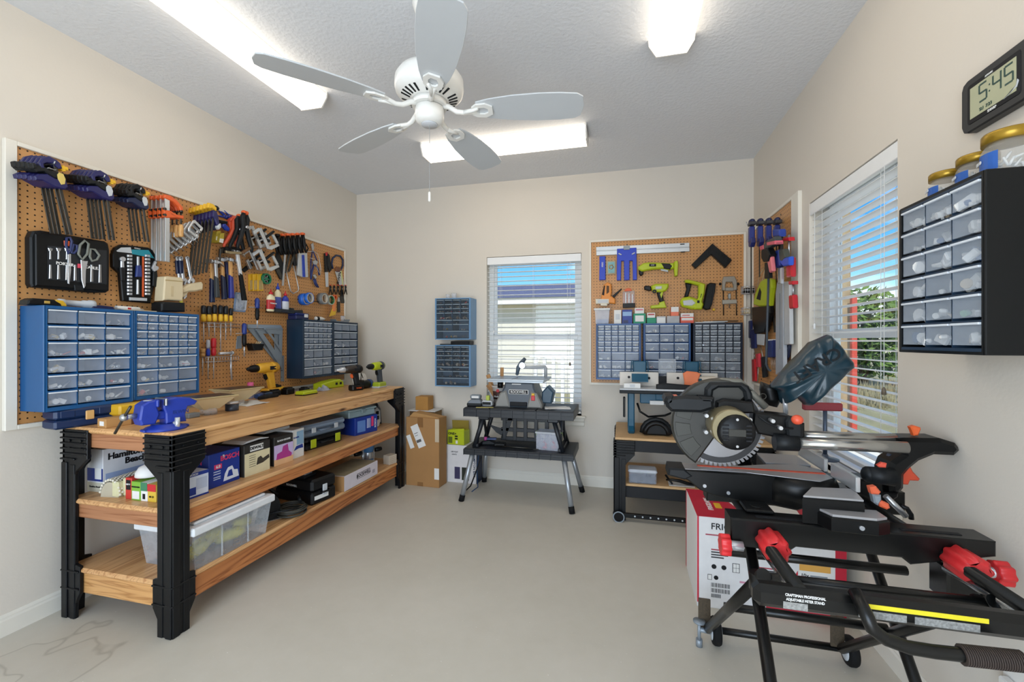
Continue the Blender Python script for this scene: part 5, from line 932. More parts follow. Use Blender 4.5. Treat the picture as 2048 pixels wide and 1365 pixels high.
# seen from the end of the bench
k = Cart('white and navy kitchen appliance box at the near end of the middle shelf', Zs(.178, -2.335), Zs(.178, -2.10), .10, .205, pm('#dfe1e6', .5), flaps=False)
k.pan('blue_band', 0, 1, .25, .55, pm('#2a3d8a', .5), 'l'); k.pan('tan_band', 0, 1, 0, .22, pm('#cfc9b4', .5), 'l'); k.pan('white_disc', .5, .92, .3, .56, PAPER, 'l', .0012); k.tx('10', .16, .83, .024, pm('#1f2d78', .5), 'l', .03); k.tx('Hamilton Beach', .5, .12, .011, INK, 'l')
k.tx('Hamilton', .42, .80, .042, INK, bold=.03); k.tx('Beach', .62, .62, .042, INK, bold=.03); k.pan('blue_patch', .05, .95, .05, .42, pm('#9fb2d8', .5)); 
r = thing('rug_pad', 'white rug pad with a waffle weave, rolled up beside the foam blocks', 'rug pad', (.27, -2.30, .546), PI/2+.15); m = M()
for i in range(14):
    for k_ in range(13): a = PI*(.03+.94*(k_+.5*(i % 2))/12.5); m.ell((-.072+.0125*i, -.052*math.cos(a), .006+.074*math.sin(a)), (.0062, .0062, .0062), 6, 4)
m.build('waffle_knots', pm('#e2dccb', .8), r); M().prism([(-.046*math.cos(PI*k_/10), .070*math.sin(PI*k_/10)) for k_ in range(11)], -.075, .085, plane='yz').build('backing', pm('#b9b09a', .8), r)
FOAM = pm('#d6d2a8', .85, var=.14, scale=30)
for i, (x, y, w, h, t) in enumerate(((.305, -2.372, .046, .072, .0), (.345, -2.345, .044, .085, .3))):
    r = thing('foam_block', ['pale green foam block, nearest of two beside the rug pad', 'pale green foam block, second of two beside the rug pad'][i], 'foam block', (x, y, .546), t, 'foam blocks on the middle shelf'); M().box(-w/2, w/2, 0, .03, 0, h, .006).build('block', FOAM, r)
GB = pm('#7fb53c', .5)
k = Cart('green box of heavy trash bags lying on its end at the bench end', Zs(.415, -2.375), Zs(.47, -2.375), .12, .085, GB, flaps=False); k.pan('white_panel', .12, .88, .08, .5, PAPER); k.tx('TOUGH FLEX', .5, .72, .0082, INK, bold=.03)
k = Cart('red and black box beside the green trash bag box', Zs(.375, -2.372), Zs(.413, -2.372), .12, .098, pm('#c8362e', .5), flaps=False); k.pan('black_oval', .15, .85, .45, .9, INK); k.tx('HEFTY', .5, .7, .009, PAPER, bold=.03)
k = Cart('white and green box, third of the trash bag boxes', Zs(.472, -2.375), Zs(.51, -2.375), .12, .085, PAPER, flaps=False); k.pan('green_band', 0, 1, .55, 1, pm('#3d7f5a', .5)); k.pan('black_dot', .3, .7, .12, .4, INK)
k = Cart('yellow and red box half hidden by the front bench leg', Zs(.512, -2.375), Zs(.56, -2.375), .12, .080, pm('#d9b53e', .5), flaps=False); k.pan('red_band', 0, 1, .6, 1, RED); k.tx('40 13', .5, .3, .012, INK)
r = thing('dust_mask', 'white domed dust mask lying on the trash bag boxes', 'dust mask', (.445, -2.315, .645), 0); T = M(); T.lathe([(.056, 0), (.054, .018), (.042, .040), (.02, .052), (.0005, .055)], 20).build('shell', pm('#e9e7e4', .8), r); M().tube([(-.055, .0, .004), (-.03, .05, .0), (.03, .05, .0), (.055, 0, .004)], .002, 6).build('strap', YEL, r)
# front of the middle shelf
k = Cart('small blue and white tool box standing beside the front bench leg', Zs(.668, -2.318), Zs(.674, -2.215), .14, .115, pm('#d5dcec', .5)); k.pan('blue_band', 0, 1, .86, 1, BB); k.pan('blue_foot', 0, 1, 0, .07, BB); k.pan('blue_square', .06, .4, .12, .42, BB); k.tx('BOSCH', .3, .93, .012, PAPER); k.pan('print_block', .42, .92, .3, .75, pm('#b9c2d8', .6))
k = Cart('large blue circular saw box with red lettering, second from the front bench leg', Zs(.637, -2.182), Zs(.636, -2.003), .28, .168, BB); k.tx('BOSCH', .66, .80, .034, MAG, bold=.03); k.pan('magenta_tag', .16, .40, .52, .66, MAG); k.tx('6.0', .28, .59, .020, PAPER, bold=.02); k.tx('BOSCH', .62, .78, .04, MAG, 'l', .03); k.pan('red_tag', .8, .96, .25, .48, RED, 'l')
for z_ in (.44, .37, .28, .22): k.pan('text_line', .14, .36, z_, z_+.025, pm('#c5cde4', .6))
k.tx('B', .45, .86, .020, PAPER, bold=.02)
sw = [(.45, .10), (.5, .32), (.6, .48), (.74, .50), (.8, .36), (.92, .34), (.96, .12)]; M().prism([(x*k.w, z_*k.h) for x, z_ in sw], -.0012, 0, 0).build('saw_print', pm('#dfe3ee', .6), k.r); M().prism([(.56*k.w, .2*k.h), (.62*k.w, .38*k.h), (.72*k.w, .4*k.h), (.76*k.w, .2*k.h)], -.0018, -.001, 0).build('saw_print_dark', BB, k.r)
k = Cart('black and cream sander box, third along the middle shelf', Zs(.645, -1.985), Zs(.648, -1.81), .22, .168, DKC); k.pan('cream_panel', .02, .98, 0, .72, CREAM); k.pan('name_plate', .22, .72, .76, .95, PAPER); k.tx('DEWALT', .47, .855, .022, INK, bold=.035)
for i in range(6): k.pan('text_line', .18, .42, .62-.07*i, .635-.07*i, pm('#4a4436', .6), t=.0014)
M().prism([(.45*k.w, .28*k.h), (.5*k.w, .5*k.h), (.62*k.w, .54*k.h), (.7*k.w, .44*k.h), (.94*k.w, .52*k.h), (.96*k.w, .4*k.h), (.7*k.w, .3*k.h)], -.0016, 0, 0).build('sander_print', pm('#3a352c', .6), k.r)
r = thing('manual', 'folded white instruction papers on top of the black and cream box', 'paper', (.56, -1.88, .7155), PI/2); M().prism([(-.09, 0), (-.06, .012), (.03, .016), (.09, .004), (.085, .001), (.02, .006), (-.06, .002)], -.06, .08).build('sheets', PAPER, r)
k = Cart('orange and lilac belt sander box, fourth along the middle shelf', Zs(.642, -1.775), Zs(.648, -1.632), .24, .168, DKC); k.pan('lilac_panel', 0, 1, .22, .7, pm('#c7b4dc', .5)); k.pan('peach_panel', 0, 1, 0, .22, pm('#e6b98a', .5)); k.tx('BLACK+DECKER', .5, .84, .0135, PAPER, bold=.02); M().prism([(.1*k.w, .2*k.h), (.15*k.w, .4*k.h), (.4*k.w, .45*k.h), (.45*k.w, .62*k.h), (.7*k.w, .66*k.h), (.75*k.w, .42*k.h), (.92*k.w, .3*k.h), (.9*k.w, .2*k.h)], -.0016, 0, 0).build('tool_print', pm('#b0388a', .5), k.r)
k = Cart('white box with a blue tool picture, right of the belt sander box', Zs(.635, -1.62), Zs(.63, -1.515), .26, .178, PAPER); k.pan('sky_panel', .35, .95, .45, .92, pm('#8fb3cf', .5)); M().prism([(.1*k.w, .28*k.h), (.3*k.w, .42*k.h), (.85*k.w, .44*k.h), (.9*k.w, .3*k.h), (.5*k.w, .32*k.h)], -.0014, 0, 0).build('tool_print', BB, k.r); k.tx('PLANER', .3, .72, .014, BB)
r = thing('paper_stack', 'stack of white folders on top of the belt sander box', 'folders', (.50, -1.66, .726), PI/2); 
for i in range(3): M().box(-.10+.01*i, .1, -.06, .09-.01*i, .0005+.005*i, .0045+.005*i).build('folder', [PAPER, LGREY, PAPER][i], r)
def hardcase(label, P0, P1, d, h, mat, lm, latches=2, name='tool_case'):
    P0, P1 = Vector(P0), Vector(P1); e = P1-P0; w = math.hypot(e.x, e.y); r = thing(name, label, 'tool case', P0, math.atan2(e.y, e.x)); 
    M().box(0, w, 0, d, 0, h*.5, .012).build('lower_shell', mat, r); M().box(.0, w, 0, d, h*.5+.002, h, .014).build('upper_shell', lm, r)
    for i in range(latches): x = w*(i+.5)/latches; M().box(x-.018, x+.018, -.008, 0, h*.3, h*.72, .003).build('latch', LGREY, r)
    M().tube([(w*.36, 0, h*.45), (w*.36, -.02, h*.45), (w*.64, -.02, h*.45), (w*.64, 0, h*.45)], .006, 8).build('handle', mat, r); return r, w
r, w = hardcase('black low tool case with lime green latches, under the grey case', Zs(.585, -1.44), Zs(.615, -1.10), .27, .085, BLK2, BLACK, 0)
for x in (.06, .29): M().box(x-.025, x+.025, -.006, 0, .012, .07, .004).build('lime_latch', LIME, r)
r, w = hardcase('grey plastic clamshell case lying on the black and lime case', (.575, -1.475, .632), (.625, -1.075, .632), .26, .085, pm('#6f7d8e', .4), pm('#8796a8', .4), 2); M().box(.05, .17, -.004, .02, .086, .0865).build('lid_label', LGREY, r)
k = Cart('blue tool box under the grey storage bin at the far end of the middle shelf', Zs(.615, -.945), Zs(.665, -.715), .26, .135, BB); k.pan('picture', .1, .45, .15, .8, pm('#5f86c8', .5)); k.pan('magenta_tag', .72, .82, .35, .92, MAG); k.tx('BOSCH', .9, .5, .022, PAPER, rot=-PI/2)
for x in (.52, .58, .64): k.pan('text_column', x, x+.03, .3, .85, pm('#c5cde4', .6))
r = thing('storage_bin', 'grey lidded storage bin standing on the blue tool box', 'storage bin', (.59, -.985, .6825), k.r.rotation_euler.z); M().box(0, .27, 0, .24, 0, .05, .006).build('tub', pm('#8fa3a8', .4), r); M().box(-.01, .28, -.012, .25, .05, .066, .006).box(.02, .25, .02, .21, .066, .072, .004).build('lid', pm('#9db2b6', .4), r); M().box(.115, .155, -.018, -.008, .03, .062, .003).build('clip', pm('#7e9196', .4), r)
r = thing('envelope', 'white padded envelope leaning beside the far blue tool box', 'envelope', (.60, -.66, .546), PI/2+.1); M().prism([(0, 0), (-.01, .05), (.10, .06), (.13, .055), (.1, .004)], 0, .02, .004).build('envelope', PAPER, r)
r = thing('car_vacuum', 'dark blue and grey handheld vacuum at the far end of the middle shelf', 'vacuum', (.53, -.50, .546), PI/2-.5); M().prism([(-.06, 0), (-.065, .11), (-.03, .17), (.02, .18), (.05, .13), (.06, 0)], 0, .13, .02).build('body', pm('#27323f', .4), r); M().prism([(-.035, .02), (-.03, .13), (.0, .155), (.03, .12), (.035, .02)], -.008, .004, .004).build('grey_front', LGREY, r); M().box(-.016, .016, -.011, -.007, .04, .08, .002).box(-.014, .014, -.011, -.007, .09, .12, .002).build('window_panel', INK, r)
M().tube([(-.04, .06, .165), (-.03, .06, .21), (.02, .06, .215), (.035, .06, .15)], .009, 8).build('handle', BLACK, r)
# bottom shelf
z = .232
t = thing('storage_tote', 'large clear plastic tote with a white lid on the bottom shelf, near end', 'tote', (.735, -2.34, z), PI/2); TW, TD, TH = .45, .33, .195
ins = .022; V = []
for (zz, i_) in ((.0, ins), (TH, 0)): V += [(i_, i_, zz), (TW-i_, i_, zz), (TW-i_, TD-i_, zz), (i_, TD-i_, zz)]
TT = clear('#dfe6ee', .30, .3); M().add(V, [(0, 1, 5, 4), (1, 2, 6, 5), (2, 3, 7, 6), (3, 0, 4, 7), (0, 3, 2, 1)]).build('tub', TT, t)
M().box(-.012, TW+.012, -.012, TD+.012, TH-.03, TH+.008, .006).box(.02, TW-.02, .02, TD-.02, TH+.008, TH+.022, .008).build('lid', clear('#eef0f2', .88, .35), t)
for x in (.15, .30): M().box(x-.003, x+.003, ins*.5-.004, ins*.5, .01, TH-.03).build('rib', TT, t)
tr = M(); q = random.Random(4)
for i in range(4): tr.at((.07+.1*i, .075+.02*(i % 2), .05+.02*(i % 2)), rz=q.uniform(-.5, .5), ry=q.uniform(-.4, .4)).lathe([(.01, -.07), (.028, -.06), (.03, .04), (.018, .07)], 12, axis='x')
tag(tr.at().build('power_tool', [pm('#b5ad2e', .5)], None, t.location, t.rotation_euler), 'yellow green tools seen through the side of the clear tote', 'tools', kind='stuff'); tt_ = bpy.data.objects['power_tool']; tt_.location.x -= .02
tr = M()
for i in range(10): tr.at((.06+.034*i, .14+.04*q.random(), .026), rz=q.uniform(-.6, .6)).cb((0, 0, 0), (.06, .05, .04), .005, i % 2)
tag(tr.at().build('tool_parts', [LGREY, pm('#6f7f96', .5)], None, (.713, -2.34, z+.002), (0, 0, PI/2)), 'grey tool parts in the bottom of the clear tote', 'tools', kind='stuff')
r = thing('circular_saw', 'black and silver circular saw standing just past the clear tote', 'circular saw', (.60, -1.80, z), PI/2-.5); M().cyl((0, .0, .075), (0, .03, .075), .085, n=30).build('blade_guard', BLK2, r); M().box(-.12, .12, -.012, .07, 0, .004).build('base_plate', STEEL, r); M().cyl((0, .03, .08), (0, .1, .08), .036, n=18).build('motor', BLACK, r); M().tube([(-.03, .03, .14), (-.05, .04, .175), (.03, .04, .185), (.08, .04, .13)], .012, 8).build('handle', BLACK, r); M().prism([(-.09, .004), (-.03, .17), (-.015, .17), (-.06, .004)], -.014, -.010).build('silver_edge', STEEL, r)
r = thing('power_cord', 'coiled black power cord lying beside the circular saw', 'cord', (.66, -1.66, z), 0); m = M()
for i in range(7): m.torus((.006*math.sin(i*2.), .005*math.cos(i*3.), .007+.007*i), .075+.006*math.sin(i*1.7), .0052, 'z', 30, 6)
m.build('coil', pm('#3b3a33', .5, var=.3), r); M().tube([(.07, -.02, .05), (.05, -.09, .06), (-.02, -.12, .05), (-.06, -.15, .03)], .0055, 7).cyl((.02, .05, .06), (-.02, .085, .075), .010, n=8).build('loose_end', BLK2, r)
r, w = hardcase('black hard tool case with a grey latch on the bottom shelf', (.70, -1.53, z), (.735, -1.335, z), .34, .16, BLACK, BLACK, 1); M().box(.02, .13, -.0012, .0, .03, .055).build('white_label', PAPER, r); text('ROCKWELL', .018, PAPER, r, (-.0015, .18, .11), (PI/2, 0, -PI/2), bold=.02)
r = thing('tool_attachment', 'small steel sander attachment lying on the black hard case', 'attachment', (.60, -1.45, z+.161), PI/2); M().box(-.06, .05, -.03, .05, 0, .012, .003).build('plate', BLK2, r); M().box(-.03, .02, -.01, .03, .012, .034, .003).build('clamp', CHROME, r); M().cyl((.035, 0, .012), (.035, 0, .045), .008, n=10).build('knob', CHROME, r)
k = Cart('long low lilac white box with a boxed brand name, lying on the bottom shelf', (.735, -1.25, z), (.732, -.82, z), .22, .105, pm('#dcd4dc', .5), flaps=False); k.pan('brown_side', 0, 1, 0, 1, KRAFT, 'l'); k.pan('name_frame', .36, .74, .38, .76, INK); k.pan('name_plate', .37, .73, .41, .73, pm('#d6ced8', .5), t=.0014); k.tx('ROCKWELL', .55, .57, .034, INK, bold=.02); k.pan('printed_square', .82, .9, .25, .5, pm('#a9a3b0', .6)); k.pan('dusty_top', .02, .98, .02, .98, pm('#8f8266', .8, var=.3), 't')
r = thing('plunge_router', 'blue and steel plunge router standing on the bottom shelf, far end', 'router', (.56, -.68, z), PI/2-.4); RB = pm('#3f6f9c', .4); M().lathe([(.075, 0), (.075, .008), (.03, .010)], 28).build('base', STEEL, r)
for s_ in (-1, 1): M().cyl((s_*.05, 0, .008), (s_*.05, 0, .16), .009, n=10).build('column', CHROME, r); M().lathe([(.016, -.03), (.019, 0), (.016, .03)], 12, (s_*.095, 0, .13), 'x').build('knob', BLACK, r)
M().lathe([(.028, .05), (.04, .06), (.042, .14), (.048, .15), (.048, .215), (.038, .228), (.0005, .23)], 22).build('motor', RB, r); M().lathe([(.0425, .075), (.0435, .08), (.0435, .125), (.0425, .13)], 22).build('steel_band', STEEL, r)
k = Cart('small tan stack of paper squares at the far end of the bottom shelf', (.70, -.585, z), (.72, -.50, z), .07, .075, pm('#c9bba8', .7), name='paper_stack', cat='paper stack', flaps=False)
for i in range(4): k.pan('layer_line', 0, 1, .2+.2*i, .22+.2*i, pm('#9a8a78', .7))
# ================================================================ back wall, between bench and window
k = Cart('tall worn brown carton with white shipping labels standing on the floor', (.735, -.36, 0), (1.055, -.375, 0), .15, .60, KRAFT, name='carton', cat='carton')
k.pan('packing_tape', .35, .52, .86, 1.0, pm('#8a6238', .4)); k.pan('packing_tape', .35, .52, 0, .06, pm('#8a6238', .4)); k.pan('shipping_label', .86, 1.0, .12, .28, PAPER); k.pan('clear_tape', .88, 1.0, .66, .99, pm('#c9b9a0', .3))
def rotlab(x, z, w, h, a): return M().at((x*k.w, 0, z*k.h), ry=a).box(-w/2, w/2, -.001, 0, -h/2, h/2).build('shipping_label', PAPER, k.r)
l = rotlab(.37, .73, .075, .205, -.42); M().at((.40*k.w, 0, .66*k.h), ry=-.42).box(-.025, .022, -.0016, -.001, -.012, .012).box(-.02, .018, -.0016, -.001, .07, .075).box(-.02, .01, -.0016, -.001, .05, .054).build('barcode', pm('#5c5a58', .6, var=.7, scale=160), l); rotlab(.13, .64, .042, .12, -.38)
M().prism([(.02, .60), (.06, .64), (.2, .622), (.31, .602), (.3, .60)], .02, .13).build('torn_flap', pm('#b58a55', .8), k.r)
k = Cart('flat white topped carton behind the worn brown carton', (.68, -.185, 0), (.93, -.185, 0), .16, .625, pm('#8f6f47', .75), name='carton', cat='carton', flaps=False); M().box(-.01, k.w+.01, -.015, k.d-.005, k.h, k.h+.008, .001).build('white_board', PAPER, k.r)
k = Cart('small plain brown box on top of the white topped carton', (.735, -.18, .6335), (.86, -.18, .6335), .12, .125, pm('#b3813f', .7), name='carton', cat='carton')
k = Cart('white light fixture box standing on the floor behind the work stand', (1.045, -.19, 0), (1.335, -.20, 0), .15, .335, pm('#dfdcdc', .55)); k.pan('black_picture', .52, .76, .08, .42, pm('#23281c', .5)); k.pan('purple_block', .28, .46, .10, .42, pm('#3a3558', .5)); k.tx('LED FLAT', .28, .82, .016, INK); k.tx('LIGHTS', .27, .75, .014, INK); k.pan('navy_side', 0, 1, 0, 1, pm('#1c2c4c', .5), 'r'); k.tx('HAMPTON BAY', .93, .5, .03, pm('#1c2c4c', .5), rot=PI/2)
M().prism([(.58*k.w, .12*k.h), (.63*k.w, .26*k.h), (.66*k.w, .26*k.h), (.71*k.w, .12*k.h)], -.0014, 0).build('lamp_print', pm('#a9b09a', .5), k.r)
k = Cart('lime green power tool box standing on the white light fixture box', (1.05, -.175, .3365), (1.215, -.19, .3365), .12, .125, LIME); k.tx('ONE+', .3, .78, .03, INK, bold=.03); k.pan('black_tag', .45, .62, .55, .66, INK); k.pan('black_tag', .45, .62, .38, .49, INK); k.pan('tool_print', .06, .3, .1, .55, pm('#5d6a1a', .5)); k.pan('barcode', .5, .62, .08, .3, PAPER)
M().prism([(0, .125), (-.005, .20), (.165, .205), (.165, .125)], .10, .104).build('open_flap', pm('#8f7a2a', .7), k.r); M().prism([(0, .125), (.0, .128), (.165, .15), (.165, .125)], -.0, .004).build('front_flap', LIME, k.r)
r = thing('power_cord', 'black cord hanging down beside the white light fixture box', 'cord', (1.37, -.22, 0), 0); M().tube([(.01, -.03, .40), (.02, -.02, .25), (-.02, -.05, .12), (-.04, -.12, .03), (-.06, -.25, .01), (-.03, -.36, .012)], .006, 7).build('cable', BLACK, r); M().tube([(.0, -.02, .28), (-.01, -.04, .15), (.02, -.1, .02), (.0, -.2, .012)], .0045, 6).build('cable', pm('#27476f', .5), r)
# ---------------------------------------------------------------- folding work stand with scroll saw
st = thing('work_stand', 'black folding work stand with silver splayed legs in front of the back window', 'work stand', (1.80, -.39, 0)); sx = lambda x: x-1.80
SB = pm('#1d2127', .45, var=.2)
def tray(nm, z0, z1, parts):
    m = M()
    for a, b in parts:
        m.box(sx(a), sx(b), -.21, .21, z1-.012, z1, .004).box(sx(a), sx(b), -.21, -.20, z0, z1-.01, .002).box(sx(a), sx(b), .20, .21, z0, z1-.01, .002).box(sx(a), sx(a)+.01, -.2, .2, z0, z1-.01).box(sx(b)-.01, sx(b), -.2, .2, z0, z1-.01)
        m.box(sx(a), sx(b), -.214, -.21, (z0+z1)/2-.006, (z0+z1)/2-.002); n = max(2, round((b-a)/.09))
        for i in range(n+1): x = a+(b-a)*i/n; m.box(sx(x)-.002, sx(x)+.002, -.217, -.21, z0, z1-.006)
    return m.build(nm, SB, st)
tray('top_panel', .672, .742, [(1.365, 1.575)]); tray('top_panel', .672, .742, [(1.58, 1.945)]); tray('top_panel', .672, .742, [(1.95, 2.235)]); tray('lower_panel', .368, .42, [(1.365, 2.235)])
LG = pm('#a9afb5', .35, .6)
for a, b, c, d in ((1.43, -.57, 1.348, -.612), (1.43, -.2, 1.379, -.112), (2.16, -.57, 2.232, -.655), (2.16, -.2, 2.264, -.166)):
    l = M().cyl((sx(a), b+.39, .385), (sx(c), d+.39, .0), .020, .020, 16).build('leg', LG, st); d_ = Vector((sx(c)-sx(a), d-b, -.385)).normalized(); e = Vector((sx(c), d+.39, 0)); M().cyl(tuple(e-d_*.05), tuple(e+Vector((0, 0, .0))), .0225, n=16).build('rubber_foot', RUB, l)
for x in (1.45, 2.13):
    f = .06 if x < 1.8 else -.06
    m = M(); m.cyl((sx(x-f*.3), -.15, .42), (sx(x+f), -.13, .675), .018, n=12).cyl((sx(x-f*.3), .15, .42), (sx(x+f), .13, .675), .018, n=12).box(sx(x-.02), sx(x+.02), -.16, .16, .42, .445, .004).prism([(-.15, .44), (-.05, .66), (-.02, .66), (-.11, .44)], sx(x)-.006, sx(x)+.006, plane='yz').prism([(.15, .44), (.05, .66), (.02, .66), (.11, .44)], sx(x)-.006, sx(x)+.006, plane='yz').cb((sx(x+f), 0, .655), (.09, .3, .035), .008); m.build('strut', SB, st)
m = M()
for z_ in (.455, .53, .62): m.box(sx(1.60), sx(2.06), .05, .065, z_-.016, z_+.016, .003)
for x in (1.63, 1.72, 1.81, 1.90, 1.99): m.box(sx(x)-.016, sx(x)+.016, .048, .066, .44, .672, .003)
m.prism([(sx(1.50), .56), (sx(1.62), .53), (sx(1.62), .47), (sx(1.56), .50)], .05, .065).prism([(sx(1.60), .46), (sx(1.68), .672), (sx(1.72), .672), (sx(1.64), .46)], .05, .065); m.build('lattice_support', SB, st)
bs = thing('bench_scroll_saw', 'grey benchtop jigsaw table with a boxed name plate on the work stand', 'saw', (1.79, -.37, .7425)); GP = pm('#545c66', .45, var=.1); GPL = pm('#8b8a86', .5, var=.08)
M().prism([(-.18, .0), (-.18, .03), (-.155, .10), (-.12, .16), (-.115, .20), (.12, .20), (.125, .16), (.15, .10), (.175, .03), (.175, 0)], -.13, .13, .012).build('housing', GP, bs)
for s_ in (-1, 1): M().prism([(s_*.19, 0), (s_*.188, .03), (s_*.15, .115), (s_*.10, .135), (s_*.075, .03), (s_*.07, 0)], -.145, -.05, .010).build('corner_foot', GPL, bs)
M().box(-.07, .07, -.137, -.128, .012, .045, .004).build('vent', INK, bs); M().box(-.055, .02, -.1335, -.129, .182, .19, .001).build('slot', PAPER, bs); M().box(-.08, .08, -.1345, -.129, .105, .142, .004).box(-.075, .075, -.1355, -.1335, .109, .138, .003, 1).build('name_plate', [PAPER, INK], bs); text('ROCKWELL', .027, PAPER, bs, (0, -.137, .1235), bold=.02, sx=.9); M().box(.105, .135, -.150, -.142, .06, .10, .003).build('switch', RED, bs); M().box(.108, .132, -.151, -.142, .10, .118, .003).build('switch_guard', YEL, bs)
M().box(-.26, .21, -.16, .21, .212, .226, .003).box(-.25, .20, -.15, .2, .2, .212).build('table', pm('#aeb6bd', .35, .4), bs); M().box(-.05, -.046, -.16, .2, .226, .2268).build('table_slot', INK, bs)
M().tube([(.17, .15, .225), (.17, .15, .30), (.165, .14, .312), (.06, .05, .312), (.0, .0, .315)], .014, 8).build('upper_arm', LGREY, bs); M().tube([(-.04, -.02, .25), (-.03, -.01, .31), (-.005, 0, .35), (.02, .02, .385)], [.012, .018, .02, .014], 10).build('blade_guide', pm('#4b5a68', .4), bs); M().cyl((.01, -.05, .33), (.01, -.03, .33), .026, n=16).build('guide_wheel', CHROME, bs); M().cyl((-.04, -.02, .226), (-.04, -.02, .255), .004, n=8).build('blade', CHROME, bs)
M().prism([(.17, .03), (.25, .03), (.27, .12), (.22, .17), (.175, .12)], -.06, .06, .01).build('side_storage', pm('#2f4a5e', .4), bs); M().cyl((-.16, -.10, .15), (-.16, -.10, .20), .022, n=14).build('clamp_knob', BLACK, bs)
def tab(name, label, cat, px, z_, rz=0, group=None): return thing(name, label, cat, on(*px, 'z', z_), rz, group)
sb_ = r = tab('sander_block', 'grey sander block on the left of the work stand, with a battery on it', 'battery', cH(705, 362), .7425, .1, 'batteries on the work stand'); M().prism([(-.06, 0), (-.055, .035), (-.03, .055), (.045, .055), (.06, .03), (.06, 0)], -.03, .05, .006).build('case', pm('#6d747c', .45), r); M().box(-.062, .062, -.033, .052, .0, .028, .006).build('base', BLK2, r)
r = tab('lithium_battery', 'silver and black battery lying on top of the grey block', 'battery', cH(735, 285), .798, 0, 'batteries on the work stand'); r.location = (sb_.location.x+.005, sb_.location.y+.012, .798); M().box(-.045, .04, -.025, .03, 0, .035, .008).build('case', GREY, r); M().box(-.03, .03, -.027, -.024, .008, .026, .002).build('label', PAPER, r)
r = tab('lithium_battery', 'silver battery with a lime green terminal, beside the grey block', 'battery', cH(815, 362), .7425, 0, 'batteries on the work stand'); M().box(-.045, .045, -.025, .04, 0, .045, .009).build('case', LGREY, r); M().box(-.035, .035, -.027, -.024, .012, .034, .002).build('label', BLK2, r); M().box(-.012, .018, -.01, .02, .045, .085, .004).build('terminal', pm('#b3c04a', .45), r)
r = tab('paint_stirrer', 'flat yellow stick lying on the left edge of the work stand', 'stick', cH(790, 378), .7425, .25); M().box(-.07, .07, -.008, .008, 0, .004, .001).build('stick', pm('#c9b866', .6), r)
r = tab('plastic_tub', 'white bucket of wood offcuts behind the scroll saw', 'bucket', cH(850, 300), .7425, 0); r.location = (1.56, -.235, .7425); M().lathe([(.052, 0), (.065, .13), (.069, .132), (.069, .145), (.062, .145), (.05, .004), (.0005, .004)], 24).build('bucket', pm('#d8d2cc', .45), r); b_ = M().lathe([(.0555, .03), (.0625, .10)], 24).build('label', pm('#4a2f2c', .5, var=.4), r); text('Mother’s', .022, PAPER, b_, (0, -.0625, .055), bold=.02, sx=.8); M().lathe([(.014, -.0645), (.014, -.062)], 12, (0, 0, .105), 'y').build('red_logo', RED, b_)
for i, (x, y, z_, a, h_, w_) in enumerate(((-.05, .0, .01, -.35, .24, .035), (.025, .01, .01, .02, .29, .028), (.0, -.02, .015, -.6, .17, .05), (.03, -.02, .01, .35, .16, .035))):
    o = M().at(ry=0).box(-w_/2, w_/2, -.006, .006, 0, h_).build('wood_offcut', wood('#b98a55', '#8a5c30', 'z', .6, 1, False), None, (1.56+x*.5, -.235+y, .7425+z_), (0, a, 0)); tag(o, ['longest leaning offcut', 'upright narrow offcut', 'broad short offcut', 'offcut tilted right'][i]+' of wood in the white bucket', 'offcut', 'wood offcuts in the white bucket')
r = tab('instruction_sheets', 'white papers lying on the right end of the work stand', 'papers', cH(1430, 382), .7425, .2); M().box(-.10, .10, -.06, .06, 0, .003).build('sheet', PAPER, r); M().at(rz=.3).box(-.09, .09, -.06, .05, .003, .0045).build('sheet', WHITE, r)
r = tab('storage_box', 'clear lidded box with red parts on the lower shelf of the work stand', 'storage box', cH(1300, 735), .4205, -.1); r.location = (2.03, -.46, .4205); CB = clear('#dfe4f2', .30, .15)
M().box(-.09, .09, -.06, -.058, 0, .125).box(-.09, .09, .058, .06, 0, .125).box(-.09, -.088, -.06, .06, 0, .125).box(.088, .09, -.06, .06, 0, .125).box(-.09, .09, -.06, .06, 0, .003).build('tub', CB, r); M().box(-.098, .098, -.068, .068, .125, .142, .005).build('lid', clear('#e8ecf4', .6), r)
for s_ in (-1, 1): M().box(s_*.098, s_*.106, -.02, .02, .10, .138, .003).build('latch', pm('#8fb04a', .45), r)
for i, (x, y) in enumerate(((-.035, 0), (.035, .01))): o = M().tube([(0, -.02, .0), (.01, 0, .03), (-.012, .012, .05)], .009, 7).box(-.02, .02, -.02, .01, .0, .012, .004).build('red_clamp', RED, None, (2.03+x, -.46+y, .4245)); tag(o, ['left', 'right'][i]+' red piece inside the clear lidded box', 'clamp', 'red pieces in the clear box')
r = tab('hand_tool', 'black tool with a pink tag lying on the lower shelf, left side', 'tool', cH(830, 700), .4205, .2); M().prism([(-.06, 0), (-.055, .03), (.0, .04), (.05, .02), (.06, 0)], -.03, .04, .006).build('body', BLK2, r); M().box(-.02, .06, -.02, .03, .04, .052, .003).build('blue_pad', pm('#4a5a86', .5), r); M().lathe([(.014, 0), (.014, .03), (.0005, .031)], 10, (-.03, .0, .03)).build('pink_tag', pm('#b8478a', .5), r)
r = tab('pry_bar', 'thin steel bar lying along the lower shelf', 'bar', cH(1080, 735), .4205, -.05); M().cyl((-.18, 0, .006), (.14, 0, .006), .0055, n=8).box(.13, .17, -.012, .012, .0, .006, .001).build('bar', DSTEEL, r)
r = tab('charger', 'black charger block lying right of the pink tagged tool', 'charger', cH(925, 715), .4205, .1); M().box(-.045, .045, -.03, .03, 0, .028, .006).build('case', BLACK, r); M().box(-.03, .0, -.02, .02, .028, .033, .002).build('top_plate', BLK2, r)
